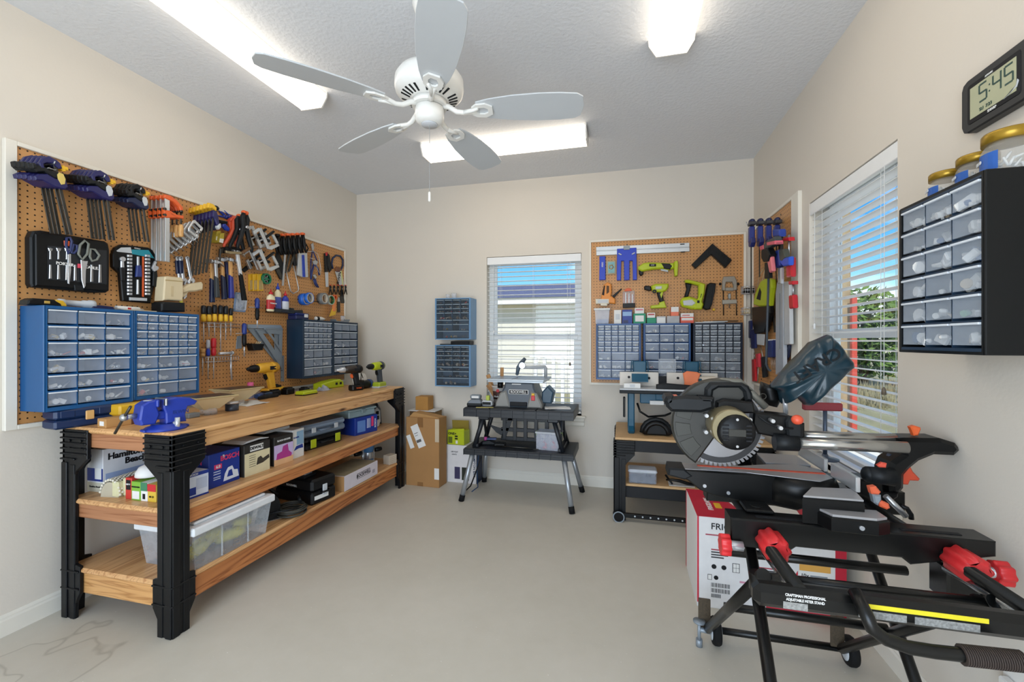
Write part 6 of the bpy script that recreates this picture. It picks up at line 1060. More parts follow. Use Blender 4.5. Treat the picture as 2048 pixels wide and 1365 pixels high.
r = thing('plastic_cups', 'pair of small clear cups standing on the upper pale blue cabinet', 'cups', (1.06, -.09, 1.664)); M().lathe([(.018, 0), (.02, .04), (.0185, .04), (.016, .002), (.0005, .002)], 16, (-.04, 0, 0)).build('cup', CLEAR, r); M().lathe([(.022, 0), (.026, .05), (.0245, .05), (.02, .002), (.0005, .002)], 16, (.02, 0, 0)).build('cup', CLEAR, r)
r = thing('flat_case', 'flat black case on the lower pale blue cabinet', 'case', (1.16, -.09, 1.2365)); M().box(-.09, .09, -.06, .06, 0, .034, .004).build('case', BLACK, r); M().box(-.20, -.10, -.05, .04, 0, .008, .002).build('tray', BLK2, r)
# ================================================================ back pegboard tools
cN = crop(1320, 660, 400, 1950); cO = crop(1560, 840, 400, 2048); cP = crop(1480, 420, 140, 503); cQ = crop(1900, 60, 148, 878)
KB = pm('#1f3fc0', .4, var=.08)
it = It('B', 'straightedge', 'long aluminium saw guide rail across the top of the back pegboard', 'guide rail', cI, (470, 210), .02)
b_ = it.pr('rail', [(92, 185), (862, 150), (864, 222), (94, 256)], -.012, .008, ALU, .002)
for a, c in (((94, 216), (863, 184)), ((94, 222), (863, 190))): it.tb('groove', [a, c], .0008, INK, -.0122, 5, b_)
it.pr('print', [(785, 160), (822, 158), (822, 166), (785, 168)], -.013, -.012, INK, 0, b_); it.pr('print', [(790, 224), (825, 222), (825, 230), (790, 232)], -.013, -.012, INK, 0, b_)
it = It('B', 'saw_guide', 'royal blue three pronged saw guide sled hanging below the rail', 'saw guide', cI, (347, 320), .035)
it.pr('sled', [(265, 200), (425, 190), (430, 455), (396, 457), (393, 298), (368, 298), (367, 457), (324, 459), (322, 300), (300, 300), (297, 459), (263, 460)], -.010, .022, KB, .003); it.pr('rail_clip', [(318, 180), (370, 176), (370, 208), (320, 210)], -.016, .0, GREY, .002)
for a in ((290, 245), (400, 240)): c_ = it.xy([a])[0]; M().at((c_[0], -.014, c_[1]), ry=.5 if a[0] < 300 else -.5).box(-.014, .014, -.005, .005, -.005, .005, .002).build('thumb_lever', LGREY, it.root)
it = It('B', 'jig_bar', 'royal blue vertical jig bar with white lettering, left end of the rail', 'jig', cI, (145, 360), .03)
b_ = it.pr('bar', [(120, 262), (168, 260), (170, 456), (118, 458)], -.008, .018, KB, .003); c_ = it.xy([(145, 330)])[0]; text('KREG', .017, PAPER, b_, (c_[0], -.0088, c_[1]), (PI/2, -PI/2, 0), bold=.02)
it = It('B', 'hardware_bag', 'small clear bag of brass parts hanging between the blue jigs', 'bag', cI, (217, 350), .016)
it.pr('bag', [(175, 300), (255, 296), (256, 408), (174, 415)], -.012, .004, clear('#d6cfae', .45), .003); it.pr('teal_card', [(190, 310), (245, 308), (245, 400), (192, 402)], -.014, -.012, pm('#7fb0b4', .5, var=.3, scale=60), 0); it.tb('brass_ring', [(205, 340), (225, 335), (235, 352), (222, 368), (203, 362)], .004, pm('#b9854a', .3, .8), -.016, 6, None, True)
def ryobi(label, name, parts, anchor, out=.045):
    it = It('B', name, label, name.replace('_', ' '), cI, anchor, out)
    for nm, pts, y0, y1, m, b in parts: it.pr(nm, pts, y0, y1, m, b)
    return it
LG2 = pm('#b5c41d', .4, var=.08)
it = ryobi('lime green right angle drill hanging horizontally on the back pegboard', 'angle_drill', (('body', [(440, 350), (480, 322), (520, 315), (640, 318), (700, 322), (735, 318), (738, 362), (690, 378), (640, 366), (560, 372), (505, 382), (470, 390), (440, 372)], -.03, .03, LG2, .010), ('grip_band', [(625, 322), (700, 326), (722, 345), (700, 375), (650, 366)], -.033, .03, BLK2, .006), ('chuck', [(446, 378), (482, 378), (482, 408), (470, 422), (456, 422), (446, 405)], -.018, .018, BLACK, .006), ('battery_mount', [(735, 310), (762, 300), (768, 330), (762, 425), (740, 428), (735, 380)], -.035, .033, LG2, .005), ('name_plate', [(530, 328), (585, 328), (585, 350), (530, 350)], -.0345, -.03, INK, .001), ('trigger', [(622, 366), (660, 370), (690, 372), (686, 392), (630, 380)], -.01, .01, LGREY, .002)), (600, 345))
c_ = it.xy([(557, 339)])[0]; text('RYOBI', .0095, PAPER, it.root, (c_[0], -.0355, c_[1]), bold=.02)
it = ryobi('lime green cordless drill hanging in the middle of the back pegboard', 'cordless_drill', (('body', [(545, 510), (580, 492), (690, 490), (688, 520), (672, 545), (640, 560), (590, 560), (555, 550)], -.03, .03, LG2, .010), ('chuck', [(488, 512), (505, 505), (545, 510), (548, 545), (530, 548), (490, 538)], -.022, .022, BLACK, .006), ('handle', [(592, 555), (635, 552), (652, 630), (660, 640), (618, 645), (600, 590)], -.018, .018, BLK2, .007), ('foot', [(540, 672), (610, 662), (612, 645), (655, 632), (660, 655), (672, 688), (545, 694)], -.035, .033, LG2, .005), ('green_flash', [(618, 575), (650, 540), (640, 580), (630, 610)], -.0195, -.016, LG2, .001), ('name_plate', [(580, 515), (632, 512), (632, 534), (582, 536)], -.0345, -.03, LGREY, .001)), (600, 560))
c_ = it.xy([(572, 555)])[0]; M().ring((c_[0], -.040, c_[1]), .016, .006, .012, 'y', 18).build('torque_ring', BLK2, it.root)
it = ryobi('lime green brad nailer with black magazine on the back pegboard', 'brad_nailer', (('body', [(822, 462), (850, 458), (945, 480), (990, 495), (985, 560), (965, 640), (975, 660), (960, 702), (900, 702), (905, 660), (935, 600), (935, 505), (905, 498), (880, 490), (830, 482)], -.04, .035, LG2, .010), ('motor_pod', [(783, 640), (800, 608), (860, 595), (905, 610), (965, 640), (965, 700), (880, 700), (800, 680)], -.035, .03, LG2, .012), ('grip', [(828, 484), (880, 492), (868, 540), (850, 600), (820, 598), (838, 530)], -.02, .02, BLK2, .007), ('grey_panel', [(806, 632), (880, 622), (908, 650), (880, 672), (812, 668)], -.038, -.033, LGREY, .003), ('magazine', [(1010, 495), (1030, 482), (1078, 488), (1070, 560), (1030, 700), (1000, 706), (972, 690), (990, 600)], -.03, .03, BLACK, .007), ('magazine_edge', [(1060, 500), (1076, 500), (1045, 660), (1030, 690)], -.034, -.028, BLK2, .002), ('nose', [(1055, 692), (1075, 694), (1072, 712), (1052, 708)], -.01, .01, YEL, .002), ('window_panel', [(922, 628), (942, 630), (940, 652), (920, 650)], -.041, -.038, INK, .001)), (930, 590), .05)
c_ = it.xy([(953, 590)])[0]; text('RYOBI', .011, INK, it.root, (c_[0], -.0415, c_[1]), (PI/2, -1.25, 0), bold=.02)
it = It('B', 'corner_square', 'black plastic right angle corner clamp hanging like an arrow on the back pegboard', 'corner clamp', cI, (1045, 250), .035)
b_ = it.pr('angle', [(880, 330), (1050, 158), (1212, 295), (1160, 358), (1042, 248), (912, 365)], -.02, .022, BLACK, .003)
pp = it.xy([(905, 330), (1048, 190), (1185, 300)])
for (a, c), (d, e) in ((pp[0], pp[1]), (pp[1], pp[2])):
    for k in range(6): f = (k+.5)/6; x, z_ = a+(d-a)*f, c+(e-c)*f; M().cb((x, -.022, z_-.006), (.004, .006, .026), .001).build('rib', BLK2, b_)
it = It('B', 'vise_frame', 'grey metal vise frame with two rods at the right of the back pegboard', 'vise frame', cI, (1195, 580), .03)
it.pr('frame', [(1145, 430), (1235, 425), (1255, 470), (1255, 540), (1225, 545), (1225, 500), (1215, 475), (1165, 475), (1158, 505), (1160, 545), (1132, 545), (1132, 470)], -.012, .012, pm('#9b958a', .45, .5), .004)
it.pr('lower_cross', [(1158, 520), (1228, 520), (1225, 548), (1160, 548)], -.012, .012, pm('#9b958a', .45, .5), .003); it.pr('cross_bar', [(1133, 622), (1255, 618), (1256, 652), (1134, 658)], -.010, .012, pm('#a8a297', .45, .5), .003)
for x in (1143, 1250): it.tb('rod', [(x, 540), (x+3, 750)], .004, DSTEEL, 0)
for x in (1118, 1268): c_ = it.xy([(x, 490)])[0]; M().ell((c_[0], 0, c_[1]), (.010, .010, .012), 10, 6).build('knob', BLACK, it.root)
it.tb('screw', [(1193, 565), (1193, 690)], .004, STEEL, -.002); it.pr('screw_head', [(1182, 570), (1204, 570), (1204, 612), (1182, 612)], -.010, .006, STEEL, .002)
it = It('B', 'staple_gun', 'orange and white staple gun standing at the left of the back pegboard', 'staple gun', cI, (175, 580), .05)
OG = pm('#e08a2c', .45)
it.pr('body', [(135, 600), (155, 500), (185, 478), (218, 492), (220, 560), (215, 590), (250, 615), (250, 655), (130, 640)], -.02, .02, OG, .006); it.pr('black_spine', [(140, 580), (158, 505), (168, 505), (160, 590)], -.021, .021, INK, .002); it.pr('grip_hole', [(180, 505), (200, 508), (200, 560), (178, 575)], -.0215, -.0195, pm('#5a4028', .7), .001); it.pr('base', [(88, 615), (200, 615), (200, 655), (90, 655)], -.022, .022, pm('#ddd6c4', .5), .003); it.pr('label', [(105, 622), (190, 622), (190, 648), (105, 648)], -.0228, -.022, LGREY, 0); it.pr('lever', [(225, 590), (300, 525), (305, 535), (240, 605)], -.008, .008, BLK2, .003)
it.pr('foot', [(130, 652), (185, 655), (185, 672), (130, 670)], -.02, .02, pm('#ddd6c4', .5), .002)
it = It('B', 'bit_set', 'clear pack of drill bits with an orange hanger on the back pegboard', 'bit set', cI, (362, 600), .02)
it.pr('shell', [(312, 555), (410, 545), (412, 650), (312, 655)], -.014, .008, clear('#e0e4ea', .28), .003); it.pr('hanger', [(330, 535), (350, 525), (378, 528), (388, 548), (328, 552)], -.010, .006, ORANGE, .002); it.pr('base', [(312, 652), (414, 648), (414, 685), (312, 688)], -.016, .008, BLACK, .003)
for k in range(7): x = 322+14*k; it.pr('drill_bit', [(x-3, 560+3*k), (x+3, 560+3*k), (x+3, 648), (x-3, 648)], -.004, .002, STEEL if k % 2 else pm('#b9694a', .4, .5), .0005)
# boxes on the back cabinets (top at z 1.416)
zc = 1.4165
def cab_box(label, x0, x1, top, mat, deco=(), d=.09, z=None, name='screw_box', yf=.13):
    z = zc if z is None else z; a, b = on(*cI(x0, 800), 'y', -yf), on(*cI(x1, 800), 'y', -yf); t = on(*cI(x0, top), 'y', -yf); k = Cart(label, (a.x, -yf, z), (b.x, -yf, z), d, t.z-z, mat, name, 'box', flaps=False, b=.001)
    for nm, q_, m in deco: k.pan(nm, *q_, m)
    return k
r = thing('plastic_tub', 'clear lidded tub of blue parts on the left blue cabinet', 'tub', (2.425, -.09, zc)); V = [(x*s_, y*s_, z_) for z_, s_ in ((0, .88), (.115, 1)) for x, y in ((-.06, -.045), (.06, -.045), (.06, .045), (-.06, .045))]; M().add(V, [(0, 1, 5, 4), (1, 2, 6, 5), (2, 3, 7, 6), (3, 0, 4, 7), (0, 3, 2, 1)]).build('tub', clear('#dfe5f2', .38, .2), r); M().box(-.067, .067, -.052, .052, .115, .132, .004).build('lid', clear('#eef2f2', .75), r); M().box(-.049, .049, -.036, .036, .003, .038, .006).build('blue_parts', pm('#5a6f9c', .6, var=.5, scale=90), r)
cab_box('tall white box beside the clear tub on the blue cabinet', 240, 300, 705, PAPER, (('print', (.2, .8, .3, .7), LGREY),))
cab_box('blue printed box, third from the left on the back cabinets', 308, 390, 703, BB, (('light_band', (.05, .95, .55, .85), pm('#8fb0d8', .5)), ('dark_foot', (.1, .6, .05, .25), BBD)))
k = cab_box('green box with a white label on the seam of the back cabinets', 400, 502, 735, pm('#1d8f6c', .5), (('label', (.15, .85, .2, .8), PAPER),)); k2 = cab_box('white and pink box on top of the green box', 412, 488, 688, PAPER, (('pink_band', (.1, .9, .55, .8), pm('#c9788a', .5)),), z=zc+k.h+.0005, yf=.125)
k = cab_box('small teal green box, right of the white labelled green box', 512, 588, 770, pm('#1d8f6c', .5)); cab_box('white and red box on top of the small teal green box', 514, 580, 728, PAPER, (('red_band', (.1, .9, .5, .8), pm('#b8585a', .5)),), z=zc+k.h+.0005, yf=.125)
cab_box('white box with a grey tray, middle of the back cabinets', 592, 668, 758, LGREY, (('white_front', (.08, .92, 0, .8), PAPER),))
k = cab_box('clear box of small parts, right of the white tray box', 678, 782, 755, clear('#d9dde2', .5, .2)); cab_box('white and coral box stacked on the clear parts box', 712, 775, 680, pm('#e8785a', .5), (('white_top', (0, 1, .45, 1), PAPER),), z=zc+k.h+.0005, yf=.115)
k = cab_box('coral red box at the right of the middle cabinet', 792, 900, 764, pm('#e0604a', .5), (('white_band', (.06, .94, .45, .85), PAPER),)); cab_box('white box on top of the coral red box', 794, 898, 732, PAPER, (('pink_print', (.1, .7, .3, .6), pm('#c97a7a', .5)),), z=zc+k.h+.0005, yf=.125)
r = thing('paper_stack', 'loose white papers and packets lying on the navy cabinet', 'papers', (3.27, -.09, zc)); M().at(rz=.1).box(-.12, .10, -.05, .05, 0, .006).build('packet', PAPER, r); M().at(rz=-.2).box(-.05, .13, -.05, .04, .006, .011).build('packet', LGREY, r); M().at(rz=.05).box(.02, .20, -.05, .0, .011, .016).build('pen_case', BLK2, r)
# ================================================================ right pegboard tools
for i in range(4):
    q_ = wpt('R', cP(100+52*i, 90), .15); r = thing('trigger_clamp', 'navy blue bar clamp, '+ordn(3-i)+' from the wall in the right pegboard row', 'clamp', (RW-.045-.05*(3-i), -.68, 2.035), -PI/2, 'navy bar clamps on the right pegboard')
    L_ = (.62, .34, .56, .30)[i]; M().box(-.006, .006, -.003, .003, -L_, .02, .001).build('bar', DSTEEL, r)
    M().box(-.012, .05, -.020, .020, .0, .022, .004).build('fixed_jaw', pm('#3a3a3e', .45), r); M().ell((.012, 0, .028), (.036, .019, .017), 12, 6).build('head', pm('#23264f', .4), r)
    b_ = M().box(-.016, .03, -.016, .016, -.11, -.005, .006).build('body', pm('#22307a', .4), r); M().prism([(-.016, -.10), (.05, -.085), (.06, -.12), (.03, -.145), (-.014, -.135)], -.014, .014, .005).build('grip', pm('#1b2460', .4), b_)
o = M().tube([(0, 0, .0), (0, -.21, .0), (0, -.214, .02)], .003, 7).build('peg_hook', STEEL, None, (RW-.008, -.672, 2.048), (0, 0, -PI/2)); tag(o, 'steel peg hook carrying the navy bar clamps', 'hook')
it = It('R', 'pistol_clamp', 'dark grey trigger clamp with pink pads and a pink handle on the right pegboard', 'clamp', cP, (220, 300), .14)
it.pr('jaw', [(172, 270), (215, 222), (272, 190), (282, 240), (240, 262), (205, 285)], -.02, .02, pm('#3f4446', .45), .005); it.pr('body', [(175, 290), (215, 265), (240, 320), (225, 370), (190, 375), (175, 345)], -.02, .02, BLK2, .005); it.pr('pink_pad', [(220, 232), (280, 220), (282, 246), (222, 256)], -.023, .023, pm('#d86070', .5), .003); it.pr('pink_pad', [(168, 262), (195, 250), (196, 280), (170, 290)], -.023, .023, pm('#d86070', .5), .003); it.pr('handle', [(205, 345), (235, 335), (246, 440), (225, 452)], -.012, .012, pm('#e07a80', .5), .005); it.pr('bar', [(190, 380), (212, 380), (222, 490), (190, 495)], -.012, .012, BLK2, .004); it.tb('rod', [(205, 490), (196, 800), (188, 1110), (205, 1150), (218, 1155)], .007, pm('#3d4650', .5), 0)
it = It('R', 'pipe_clamp', 'blue and dark pipe clamp head with a chrome shaft on the right pegboard', 'clamp', cP, (290, 300), .10)
it.pr('cap', [(255, 140), (308, 138), (310, 192), (258, 195)], -.02, .02, pm('#22409c', .4), .008); it.pr('body', [(250, 300), (300, 285), (310, 400), (285, 418), (255, 410)], -.02, .02, pm('#1f347e', .4), .006); it.pr('dark_jaw', [(295, 290), (330, 280), (345, 340), (320, 372), (298, 360)], -.016, .016, pm('#4a4e46', .5), .005); it.pr('blue_lever', [(300, 350), (372, 335), (370, 398), (325, 405), (300, 380)], -.014, .014, pm('#2d56c8', .4), .006); it.pr('shaft', [(283, 415), (305, 415), (305, 530), (283, 530)], -.010, .010, CHROME, .004); it.pr('neck', [(284, 192), (300, 192), (302, 290), (286, 300)], -.009, .009, DSTEEL, .003)
for nm, lab, pads, rod, hnd, o in (('screw_clamp', 'red padded screw clamp, upper one beside the blue pipe clamp', [(315, 205), (372, 195), (375, 222), (318, 226)], [(352, 180), (352, 345)], [(346, 345), (385, 340), (388, 480), (350, 486)], .08), ('screw_clamp', 'red handled screw clamp hanging lower at the frame edge', [(368, 512), (398, 510), (398, 536), (370, 538)], [(382, 530), (382, 620)], [(366, 615), (398, 610), (404, 706), (370, 712)], .07)):
    it = It('R', nm, lab, 'clamp', cP, rod[0], o, 'red screw clamps'); it.pr('pad', pads, -.016, .016, RED, .004); it.tb('screw', rod, .006, STEEL, 0); it.pr('handle', hnd, -.014, .014, pm('#c9232f', .35), .007)
it = It('R', 'hand_saw', 'lime green and black handled saw hanging on the right pegboard', 'saw', cP, (165, 700), .05)
it.pr('lime_handle', [(110, 680), (125, 600), (165, 510), (205, 490), (242, 500), (245, 560), (235, 620), (228, 690), (150, 695)], -.016, .016, LG2, .007); it.pr('hole', [(135, 640), (160, 560), (172, 590), (165, 650)], -.0168, -.0155, INK, 0); it.pr('black_shroud', [(102, 700), (228, 692), (232, 740), (195, 880), (120, 892), (104, 800)], -.018, .016, BLACK, .008); it.pr('blade', [(122, 890), (178, 895), (172, 975), (124, 968)], -.002, .002, LGREY, .0005)
it = It('R', 'straightedge', 'long pale grey metal straightedge pair hanging on the right pegboard', 'straightedge', cP, (310, 750), .05)
it.pr('left_edge', [(282, 518), (322, 516), (326, 1150), (270, 1185), (270, 600)], -.012, .012, pm('#b9bec6', .4, .3), .003); it.pr('right_edge', [(328, 516), (366, 514), (372, 965), (330, 970)], -.010, .012, pm('#d4d8dc', .4, .3), .003); it.pr('slot', [(300, 600), (306, 600), (306, 1000), (300, 1000)], -.0128, -.012, GREY, 0)
it = It('R', 'packaged_blade', 'navy packaged blade with white lettering below the pale straightedges', 'blade', cP, (345, 1030), .03); b_ = it.pr('sleeve', [(328, 972), (366, 970), (352, 1060), (325, 1105)], -.006, .004, NAVY, .002); c_ = it.xy([(346, 1015)])[0]; text('IRWIN', .02, PAPER, b_, (c_[0], -.0068, c_[1]), (PI/2, PI/2, 0), sx=.8)
it = It('R', 'brush', 'navy block brush hanging with a white bristle edge on the right pegboard', 'brush', cP, (235, 1000), .03); it.pr('block', [(212, 940), (252, 936), (254, 1058), (215, 1062)], -.02, .018, pm('#1b2c6a', .5), .004); it.pr('edge', [(212, 932), (252, 930), (252, 940), (212, 942)], -.018, .016, PAPER, .001)
for k in range(3): x = 224+12*k; it.tb('prong', [(x, 1060), (x+2, 1150)], .002, STEEL)
for nm, lab, hd, bl, m, o in (('screwdriver', 'red handled screwdriver lowest left on the right pegboard', [(92, 1075), (112, 1072), (118, 1232), (96, 1235)], [(104, 1080), (104, 1020)], RED, .03), ('screwdriver', 'pink red handled screwdriver right of the lowest one', [(122, 1035), (142, 1032), (145, 1130), (124, 1132)], [(132, 1130), (126, 1240)], pm('#d8404c', .4), .045), ('pliers', 'black handled pliers at the foot of the right pegboard', [(158, 1060), (178, 1055), (192, 1200), (170, 1208)], [(165, 1060), (150, 980)], BLK2, .035), ('chisel', 'navy handled chisel, left of the lime saw', [(60, 800), (86, 795), (82, 925), (58, 920)], [(72, 925), (74, 990)], pm('#1c2a5e', .4), .03), ('chisel', 'navy handled chisel nearest the black saw shroud', [(84, 860), (118, 855), (116, 995), (88, 998)], [(100, 995), (102, 1040)], pm('#1c2a5e', .4), .045)):
    it = It('R', nm, lab, 'hand tool', cP, hd[0], o); it.pr('handle', hd, -.009, .009, m, .004); it.tb('shaft', bl, .003, STEEL)
it = It('R', 'wire_form', 'clear wire object with yellow tint hanging behind the lime saw', 'wire', cP, (145, 480), .03); it.tb('wire', [(125, 560), (140, 470), (165, 430), (185, 400), (170, 470), (150, 560), (125, 600)], .003, BEIGE, 0)
it = It('R', 'thin_bar', 'thin dark bar hanging behind the pale straightedges', 'bar', cP, (225, 700), .03); it.pr('bar', [(218, 560), (228, 560), (256, 880), (246, 882)], -.003, .003, DSTEEL, .001); it.tb('bar', [(258, 420), (262, 520)], .0035, DSTEEL)
def basket(label, px, z0, h):
    q_ = wpt('R', px, .05); r = thing('wire_basket', label, 'wire basket', (RW, q_.y, q_.z), -PI/2, 'wire baskets in the corner'); m = M(); w, d = .10, .10
    for z_ in (0, h/2, h): m.tube([(-w/2, 0, z_), (-w/2, -d, z_), (w/2, -d, z_), (w/2, 0, z_)], .0022, 6, True)
    for k in range(7):
        x = -w/2+w*k/6; m.tube([(x, -.0, h), (x, -.0, 0), (x, -d, 0), (x, -d, h)], .0015, 5)
    for k in range(1, 6): y = -d*k/6; m.tube([(-w/2, y, h), (-w/2, y, 0), (w/2, y, 0), (w/2, y, h)], .0015, 5)
    m.build('wires', CHROME, r); o = M().box(-w/2+.006, w/2-.006, -d+.01, -.006, .004, h*.8, .008).build('contents', BLK2 if z0 else BEIGE, None, r.location, r.rotation_euler); o.name = 'bit_box'; tag(o, ('black' if z0 else 'pale')+' box lying in the '+('upper' if z0 else 'lower')+' wire basket', 'box')
basket('upper chrome wire basket in the corner of the right pegboard', cP(60, 605), 1, .055); basket('lower chrome wire basket in the corner of the right pegboard', cP(60, 755), 0, .055)
# ---------------------------------------------------------------- clock and jars
r = thing('wall_clock', 'black digital wall clock reading 5:45 on the right wall', 'clock', (RW, -2.385, 1.97), -PI/2); DG = pm('#26282a', .45)
rr = lambda w, h, c: [(-w/2+c, -h/2), (w/2-c, -h/2), (w/2-c*.3, -h/2+c*.3), (w/2, -h/2+c), (w/2, h/2-c), (w/2-c*.3, h/2-c*.3), (w/2-c, h/2), (-w/2+c, h/2), (-w/2+c*.3, h/2-c*.3), (-w/2, h/2-c), (-w/2, -h/2+c), (-w/2+c*.3, -h/2+c*.3)]
M().prism(rr(.235, .158, .024), -.028, 0, .004).build('case', DG, r); M().prism(rr(.180, .116, .008), -.0295, -.027, .001).build('bezel', INK, r); lc = M().box(-.078, .078, -.0305, -.029, -.045, .045).build('display', pm('#b3b595', .35), r)
SEG = {'5': 'afgcd', '4': 'fgbc'}; DGT = pm('#2c4a44', .5)
for d_, ch_, x0 in ((0, '5', -.030), (1, '4', .018), (2, '5', .056)):
    m = M(); w, h, t = .026, .048, .005; y0, y1 = -.0312, -.0305; zc_ = .012
    for s_ in SEG[ch_]: a = {'a': (0, h/2, 1), 'g': (0, 0, 1), 'd': (0, -h/2, 1), 'f': (-w/2, h/4, 0), 'b': (w/2, h/4, 0), 'c': (w/2, -h/4, 0), 'e': (-w/2, -h/4, 0)}[s_]; (m.box(x0+a[0]-w/2+.001, x0+a[0]+w/2-.001, y0, y1, zc_+a[1]-t/2, zc_+a[1]+t/2) if a[2] else m.box(x0+a[0]-t/2, x0+a[0]+t/2, y0, y1, zc_+a[1]-h/4, zc_+a[1]+h/4))
    m.build('digit', DGT, lc)
M().box(-.009, -.005, -.0312, -.0305, .018, .022).box(-.009, -.005, -.0312, -.0305, .0, .004).build('colon', DGT, lc); text('SU  7:23', .013, DGT, lc, (-.02, -.0313, -.034)); text('SHARP', .010, PAPER, r, (0, -.0302, -.052), bold=.02); text('ATOMIC', .007, PAPER, r, (-.01, -.0302, .051), bold=.02)
M().prism([(.04, -.047), (.08, -.036), (.086, -.022), (.082, -.016), (.078, -.03), (.06, -.042)], -.0315, -.029, .0008).build('silver_crescent', LGREY, r)
for i, (x, y, s_) in enumerate(((3.535, -2.295, .85), (3.54, -2.405, .9), (3.535, -2.515, 1.05))):
    r = thing('storage_jar', ['clear jar with gold lid farthest from the clock', 'clear jar with gold lid, middle of three', 'largest clear jar with gold lid, below the clock'][i], 'jar', (x, y, 1.6895), -PI/2-.3, 'gold lidded jars on the black cabinet')
    M().lathe([(.045*s_, 0), (.049*s_, .006), (.049*s_, .062*s_), (.042*s_, .074*s_), (.040*s_, .08*s_)], 28).build('jar', clear('#e6e8e6', .22, .12), r); M().lathe([(.048*s_, .078*s_), (.0485*s_, .10*s_), (.046*s_, .104*s_), (.0005, .1045*s_)], 30).build('lid', pm('#a8862c', .3, .6), r)
    m = M(); R_ = .0497*s_; n = 10; V = [(R_*math.sin(a), -R_*math.cos(a), z_) for z_ in (.012, .055*s_) for a in [(-1.1+2.0*k/n) for k in range(n+1)]]; m.add(V, [(k, k+1, n+2+k, n+1+k) for k in range(n)]); l = m.build('label', pm('#2a5fb0', .4, var=.15), r); text('BRAD', .012, PAPER, l, (-.006, -R_-.0012, .04), bold=.02)
    m = M(); q = random.Random(i)
    for k in range(26): m.at((q.uniform(-.026, .026)*s_, q.uniform(-.026, .026)*s_, .008+q.random()*.04*s_), rx=q.random()*3, ry=q.random()*3).cyl((-.012, 0, 0), (.012, 0, 0), .003, n=6)
    tag(m.at().build('loose_fasteners', [PAPER], None, r.location), 'pale loose fasteners inside the '+['farthest', 'middle', 'largest'][i]+' gold lidded jar', 'fasteners', kind='stuff')
# ================================================================ router table bench in the back right corner
b2 = thing('workbench', 'low black legged bench holding the router table in the back right corner', 'workbench', (3.06, -.36, 0)); X0, X1, Y0, Y1 = 2.535, 3.56, -.684, -.06; c = lambda x: x-3.06; e = lambda y: y+.36
for sx_, sy_ in ((1, -1), (-1, -1), (1, 1), (-1, 1)): bench_leg(b2, c(X1 if sx_ > 0 else X0), e(Y0 if sy_ < 0 else Y1), sx_, sy_, .565, .10, low_ribs=False, wide=.14)
OSB = pm('#cfa878', .6, var=.15, scale=20); PN = pm('#1c1d20', .5, var=.2)
M().prism([(c(X0+.005), e(Y0+.01)), (c(X1-.005), e(Y0+.01)), (c(X1-.005), e(Y1)), (c(X0+.005), e(Y1))], .566, .584, .003, plane='xy').build('top', OSB, b2); M().box(c(X0+.02), c(X1-.02), e(Y0+.02), e(Y0+.045), .485, .566, .003).build('front_rail', PN, b2)
M().box(c(X0+.02), c(X1-.02), e(Y0+.03), e(Y1-.01), .235, .252, .003).build('shelf', OSB, b2); M().box(c(X0+.02), c(X1-.02), e(Y0+.03), e(Y0+.055), .155, .235, .003).build('shelf_rail', PN, b2); M().box(c(X0+.1), c(X1-.1), e(Y1-.02), e(Y1-.01), .06, .155).build('back_board', PN, b2)
mb = M().box(c(X0-.01), c(X1), e(Y0-.03), e(Y0-.005), .03, .06, .003).build('mobile_base', BLACK, b2)
for k in range(16): M().cyl((c(X0+.14+.052*k), e(Y0-.031), .046), (c(X0+.14+.052*k), e(Y0-.029), .046), .006, n=8).build('bolt_hole', LGREY, mb)
w_ = M().cyl((c(X0+.03), e(Y0-.045), .036), (c(X0+.03), e(Y0-.02), .036), .036, n=22).build('caster_wheel', RUB, b2); M().ring((c(X0+.03), e(Y0-.047), .036), .04, .033, .004, 'y', 22).build('wheel_rim', GREY, w_)
rt = thing('router_table', 'blue router table with a pale fence standing on the low corner bench', 'router table', (2.95, -.38, .5845)); g = lambda x: x-2.95; hz = lambda z_: z_-.5845; TB = pm('#1b5570', .42, var=.12)
M().box(g(2.57), g(3.30), -.18, .22, hz(.885), hz(.91), .004).build('table_top', BLK2, rt); M().box(g(2.57), g(3.30), -.182, .222, hz(.91), hz(.922), .003).build('table_plate', LGREY, rt)
for x in (2.63, 3.22):
    M().prism([(.10, 0), (-.14, 0), (-.155, .02), (-.10, .05), (-.085, .10), (-.085, .30), (.10, .30)], g(x), g(x)+.05, .008, plane='yz').build('leg', TB, rt)
M().box(g(2.72), g(3.15), -.06, .0, hz(.80), hz(.885), .006).box(g(2.83), g(2.98), -.075, -.06, hz(.83), hz(.90), .004).build('switch_housing', TB, rt); M().box(g(2.79), g(2.89), -.0785, -.06, hz(.795), hz(.825), .002).build('white_label', PAPER, rt); M().box(g(2.925), g(2.965), -.10, -.06, hz(.775), hz(.835), .005).build('red_switch', RED, rt)
M().lathe([(.045, hz(.74)), (.05, hz(.75)), (.05, hz(.80)), (.04, hz(.80))], 20, (g(2.99), .0, 0)).build('router_motor', pm('#1f4f8a', .4), rt); M().tube([(g(2.70), -.05, hz(.80)), (g(2.72), -.07, hz(.74)), (g(2.78), -.05, hz(.70)), (g(2.9), -.03, hz(.71)), (g(3.02), 0, hz(.76))], .008, 7).build('cord', BLACK, rt); M().box(g(2.595), g(2.612), -.12, -.07, hz(.70), hz(.85), .004).build('side_handle', BLACK, rt)
f_ = M().box(g(2.57), g(2.86), .03, .05, hz(.922), hz(1.03), .003).box(g(2.92), g(3.28), .03, .05, hz(.922), hz(1.03), .003).build('fence', pm('#d9d2c8', .5), rt)
for x, z_ in ((2.64, .99), (2.79, .985), (3.0, .99)): M().cyl((g(x), .027, hz(z_)), (g(x), .031, hz(z_)), .010, n=12).build('fence_hole', INK, f_)
